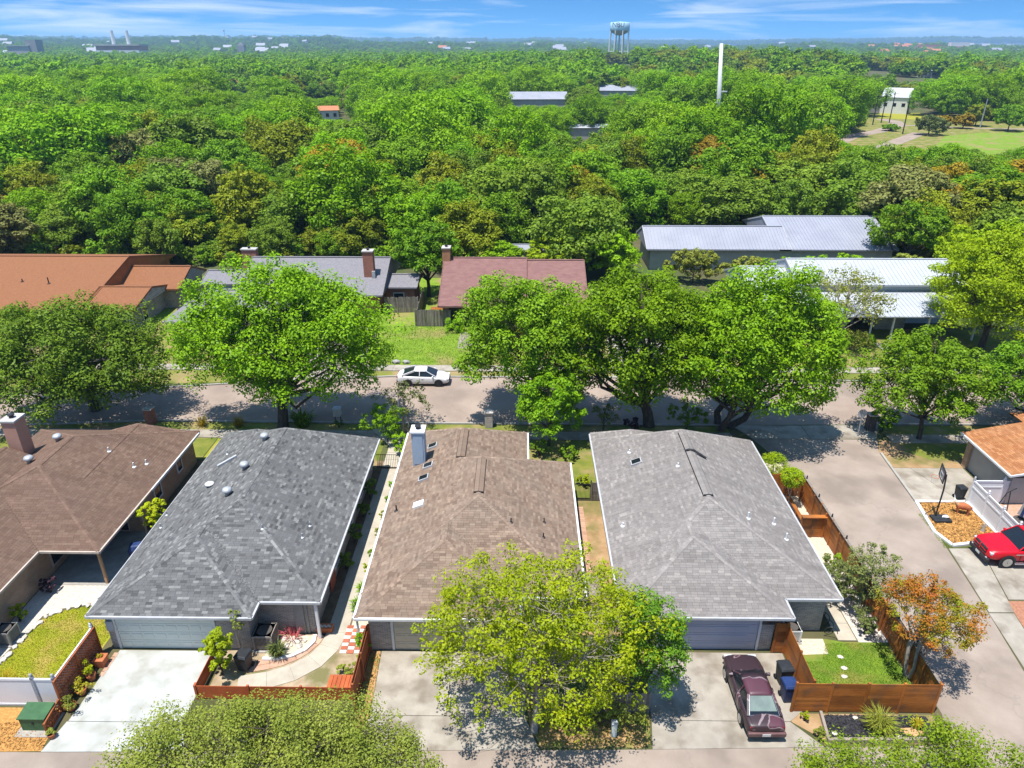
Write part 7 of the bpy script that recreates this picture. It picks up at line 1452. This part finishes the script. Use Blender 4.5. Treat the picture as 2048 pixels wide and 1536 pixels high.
far_house('grey house with broad pale roof below the olive rise', 1240, 204, 22, 12, 6, 'metal_grey', 'wall_grey', 2.6, -0.1, win=False)
hh = far_house('tall white two storey house with steep white metal roof by the road', 1788, 226, 11, 8, 6.8, 'metal_white', 'trim', 3.8, -0.6)
far_house('white annex beside the tall white house', 1742, 224, 14, 7, 5.5, 'metal_white', 'wall_grey', 1.4, 0.1)
far_house('wide barn with pale metal roof and dark open front', 1755, 146, 44, 22, 8, 'metal_white', 'wall_dark', 3.5, 0.05)
far_house('low white roofed building left of the wide barn', 1695, 147, 26, 12, 4, 'metal_white', 'trim', 2)
far_house('grey barn with pale metal roof right of the wide barn', 1812, 154, 24, 16, 6, 'metal_white', 'wall_grey', 4, 0.2)
far_house('white gabled house near the grey barn', 1858, 168, 17, 12, 5, 'metal_white', 'trim', 3, 0.5)
far_house('long white roofed building amid trees near the frame edge', 1905, 142, 44, 14, 5, 'metal_white', 'trim', 1.5)
far_house('tan building at the far right edge of the trees', 2000, 146, 30, 16, 7, 'roof_tile', 'chim_pink', 1.5)
far_house('small orange roofed house near the white mast', 1552, 200, 12, 8, 5.5, 'roof_tile', 'wall_brown', 1.2)
far_house('white roofed shed left of the white mast', 1455, 133, 18, 10, 4.5, 'metal_white', 'trim', 1.2)
far_house('pale roofed house among trees right of the white mast', 1560, 188, 16, 9, 5.5, 'metal_white', 'wall_dark', 1.6)
far_house('pale canopy roof beside the clearing in the wood', 1175, 276, 20, 8, 3.6, 'metal_white', 'wall_grey', 0.8, 0.1, win=False)
for k, (px, py, lb) in enumerate(((905, 196, 'orange roof scrap showing between treetops, by the grey house'), (858, 205, 'terracotta roof half hidden in the wood'), (985, 193, 'small tile roof among the treetops'), (780, 193, 'pinkish tile roof low in the wood'))): far_house(lb, px, py, 11, 8, 7.5, 'roof_tile', 'chim_pink', 2, 0.3 * k)
# houses scattered on the hills
rg = random.Random(12)
proto = thing('hill_house', 'small pale house among trees on the distant hillside', 'house', (0, 0, -500), 'houses scattered on the far hills')
MB().box((0, 0, 3 - 500), (22, 14, 8)).build('wall', MT['trim'], proto); MB().add([(-12, -8, -493), (12, -8, -493), (12, 8, -493), (-12, 8, -493), (-12, 0, -487), (12, 0, -487)], [[0, 1, 5, 4], [2, 3, 4, 5], [0, 4, 3], [1, 2, 5], [3, 2, 1, 0]]).build('roof', MT['metal_grey'], proto)
protor = thing('hill_house', 'red roofed house among trees on the distant hillside', 'house', (0, 0, -500), 'red roofed houses on the far hills')
MB().box((0, 0, 3 - 500), (22, 14, 8)).build('wall', MT['trim'], protor); MB().add([(-12, -8, -493), (12, -8, -493), (12, 8, -493), (-12, 8, -493), (-12, 0, -487), (12, 0, -487)], [[0, 1, 5, 4], [2, 3, 4, 5], [0, 4, 3], [1, 2, 5], [3, 2, 1, 0]]).build('roof', MT['roof_tile'], protor)
cl = [(60, 8, 90), (160, 8, 70), (330, 6, 60), (560, 6, 60), (640, 10, 40), (900, 8, 80), (1080, 8, 60), (1330, 5, 80), (1540, 5, 60), (1660, 12, 30), (1700, 8, 30), (1840, 8, 60)]
nA = nB = 0
for cxp, n, wd in cl:
    for q in range(n):
        px = rg.gauss(cxp, wd * 0.6); r = rg.uniform(1750, 4100); az = math.atan((px - 1024) / F / math.cos(PITCH) * 0.985) - R(0.75); x, y = r * math.sin(az), r * math.cos(az)
        red = 1600 < cxp < 1720 or rg.random() < 0.1
        src = protor if red else proto; first = (nA == 0 and not red) or (nB == 0 and red)
        o = src if first else copy_tree(src)
        if red: nB += 1
        else: nA += 1
        s = rg.uniform(0.6, 1.2); o.location = (x, y, float(ZT(x, y)) + 7.5); o.scale = (s, s, s); o.rotation_euler.z = rg.uniform(-0.5, 0.5)
# water tower
wx, wy = ground_at(1236, 122, 9); wd_ = math.hypot(wx, wy); wz = float(ZT(wx, wy)); k_ = 27.5 + wd_ * math.tan(R(0.72))
t = thing('water_tower', 'water tower with pale blue tank on slender white legs', 'water tower', (wx, wy, wz)); sR = wd_ * 15.5 / F / 0.905
zt_ = CAMZ + wd_ * math.tan(math.atan((768 - 62) / F) - PITCH); zt2 = CAMZ + wd_ * math.tan(math.atan((768 - 46) / F) - PITCH)
MT['tank'] = mat('pale_blue_tank', (0.5, 0.74, 0.9), (0.54, 0.78, 0.9), 0.1, 0.5)
MB().lathe([(sR * 0.3, zt_ - sR * 0.42), (sR * 0.75, zt_ - sR * 0.2), (sR, zt_)], (wx, wy, 0), 28).build('bowl', MT['wall_grey'], t, smooth=False)
tk = MB().lathe([(sR * 1.0, zt_ + 0.1), (sR * 1.02, zt_ + 0.5), (sR * 1.0, zt2), (sR * 0.96, zt2 + sR * 0.04), (0.1, zt2 + sR * 0.1)], (wx, wy, 0), 28).build('tank', MT['tank'], t, smooth=True)
for k in range(8):
    a = k * math.pi / 4 + 0.2; MB().tube([(wx + math.cos(a) * sR * 1.15, wy + math.sin(a) * sR * 1.15, wz), (wx + math.cos(a) * sR * 0.98, wy + math.sin(a) * sR * 0.98, zt_ + 0.2)], sR * 0.055, 8).build('leg', MT['trim'], t)
MB().tube([(wx, wy, wz), (wx, wy, zt_ - sR * 0.4)], sR * 0.09, 10).build('riser', MT['wall_w'], t)
MB().tube([(wx + math.cos(a) * sR * 1.06, wy + math.sin(a) * sR * 1.06, wz + (zt_ - wz) * 0.42) for a in np.linspace(0, 6.2832, 9)], sR * 0.03, 6).build('ring_beam', MT['trim'], t)
tcu = bpy.data.curves.new('lettering', 'FONT'); tcu.body = 'NBU'; tcu.size = sR * 0.62; tcu.extrude = 0.05; tcu.align_x = 'CENTER'; to = bpy.data.objects.new('lettering', tcu); COL.objects.link(to); MT['navy'] = mat('navy_letters', (0.01, 0.04, 0.13)); tcu.materials.append(MT['navy'])
lme = bpy.data.meshes.new_from_object(to); bpy.data.objects.remove(to); to = bpy.data.objects.new('lettering', lme); COL.objects.link(to)
to.parent = t; to.location = (-sR * 0.3, -sR * 1.03, zt_ + (zt2 - zt_) * 0.45 - wz); to.rotation_euler = (R(90), 0, 0)
# white mast, poles
x, y = ground_at(1438, 240, 6); 
t = thing('tall_mast', 'tall tapering white mast standing in the wood', 'mast', (x, y, 0)); MB().tube([(x, y, 0), (x - 0.8, y, 12), (x - 2.0, y, 28.2)], [0.75, 0.7, 0.5], 12).build('shaft', MT['trim'], t, smooth=True); MB().box((x + 0.4, y, 14.5), (2.2, 0.5, 0.3)).build('bracket', MT['trim'], t)
for px, py, h, lb in ((1745, 250, 11, 'dark utility pole with cross arm at the road bend'), (1762, 246, 10.5, 'dark utility pole in front of the tall white house'), (1805, 268, 11, 'dark utility pole at the road junction'), (1778, 246, 11.5, 'thin dark utility pole beside the white house'), (1960, 255, 10, 'grey street lamp pole by the park lawn')):
    x, y = ground_at(px, py); t = thing('utility_pole', lb, 'pole', (x, y, 0)); MB().tube([(x, y, 0), (x, y, h)], [0.22, 0.15], 8).build('shaft', MT['dark' if 'dark' in lb else 'galv'], t); MB().box((x + (0.8 if 'arm' in lb else 0.25), y, h - 0.8), (2.4, 0.15, 0.15)).build('cross_arm', MT['dark'], t)
# distant works
def block(label, px, py, parts, name, cat='building'):
    x, y = ground_at(px, py, 5); z = float(ZT(x, y)); t = thing(name, label, cat, (x, y, z)); u = math.hypot(x, y) / F / 0.905
    for nm, dx, w_, z0, z1, mk, dep in parts:
        MB().box((x + dx * u, y, z + (z0 + z1) / 2 * u), (w_ * u, dep * u, (z1 - z0) * u)).build(nm, MT[mk], t)
    return t, u, x, y, z
t, u, x, y, z = block('large pink-grey industrial building with two tall white chimneys', 249, 117, [('wall', 0, 62, -4, 14, 'white', 30), ('upper_storey', 0, 64, 14, 20, 'chim_pink', 26), ('roof', 0, 66, 20, 22, 'cap', 32)], 'power_station')
for k in range(9): MB().box((x + (-26 + k * 6.5) * u, y - 15.2 * u, z + 6 * u), (2.6 * u, 0.6 * u, 9 * u)).build('window', MT['brick_red'], t)
for dx in (-11, 11): MB().tube([(x + dx * u, y, z + 20 * u), (x + dx * u, y, z + 40 * u)], [2.6 * u, 2.2 * u], 12).build('smokestack', MT['trim'], t)
t, u, x, y, z = block('white industrial plant with dark tower block at the left edge', 40, 121, [('wall', 0, 40, -4, 8, 'trim', 24), ('hall', 8, 30, 8, 22, 'wall_grey', 20), ('tower', 26, 14, 8, 30, 'ac', 16), ('shed', -30, 44, -4, 4, 'metal_white', 20), ('roof', 8, 32, 22, 23, 'metal_white', 22)], 'industrial_plant')
block('long low pink warehouse in front of the hills', 385, 122, [('wall', 0, 112, -4, 5, 'chim_pink', 20), ('roof', 0, 114, 5, 6.5, 'cap', 24), ('gatehouse', -56, 8, 0, 11, 'trim', 8)], 'warehouse')
block('grey slab tower block on the plain', 486, 114, [('wall', 0, 11, -4, 18, 'ac', 10), ('roof', 0, 9, 18, 20, 'cap', 8), ('lift_room', 0, 4, 20, 22, 'wall_grey', 4)], 'tower_block')
block('long pale apartment complex on the plain at the right', 1885, 108, [('wall', 0, 80, -3, 7, 'chim_pink', 10), ('wing', 20, 26, 7, 12, 'trim', 8), ('roof', -22, 30, 7, 9, 'roof_tile', 10)], 'apartment_block')
for px, h, lb in ((770, 9, 'thin dark radio mast on the distant hill'), (558, 14, 'faint grey mast rising above the hills'), (982, 12, 'small grey water tank mast on the ridge')):
    az = math.atan((px - 1024) / F / math.cos(PITCH)) - R(0.75); r = 4000; x, y = r * math.sin(az), r * math.cos(az); z = float(ZT(x, y)); t = thing('radio_mast', lb, 'mast', (x, y, z)); MB().tube([(x, y, z), (x, y, z + h * 3.2)], [1.8, 1.0], 6).build('shaft', MT['ac'], t); MB().lathe([(2.5, 0), (4.2, 4), (3.5, 8), (0.5, 10)], (x, y, z + h * 3.0), 10).build('head', MT['cap'], t)
# ------------------------------------------------------------------ haze over the plain
hz = MB().box((0, 4600, 44), (26000, 11600, 100)).build('haze', [], None); hz['kind'] = 'stuff'; hz['label'] = 'thin summer haze over the plain and hills'
m = bpy.data.materials.new('haze'); m.use_nodes = True; t = m.node_tree; t.nodes.remove(t.nodes['Principled BSDF']); pv = N(t, 'ShaderNodeVolumePrincipled'); pv.inputs['Color'].default_value = (0.42, 0.68, 1.0, 1); pv.inputs['Density'].default_value = 0.00015; pv.inputs['Anisotropy'].default_value = 0.2
t.links.new(pv.outputs[0], t.nodes['Material Output'].inputs['Volume']); hz.data.materials.clear(); hz.data.materials.append(m)
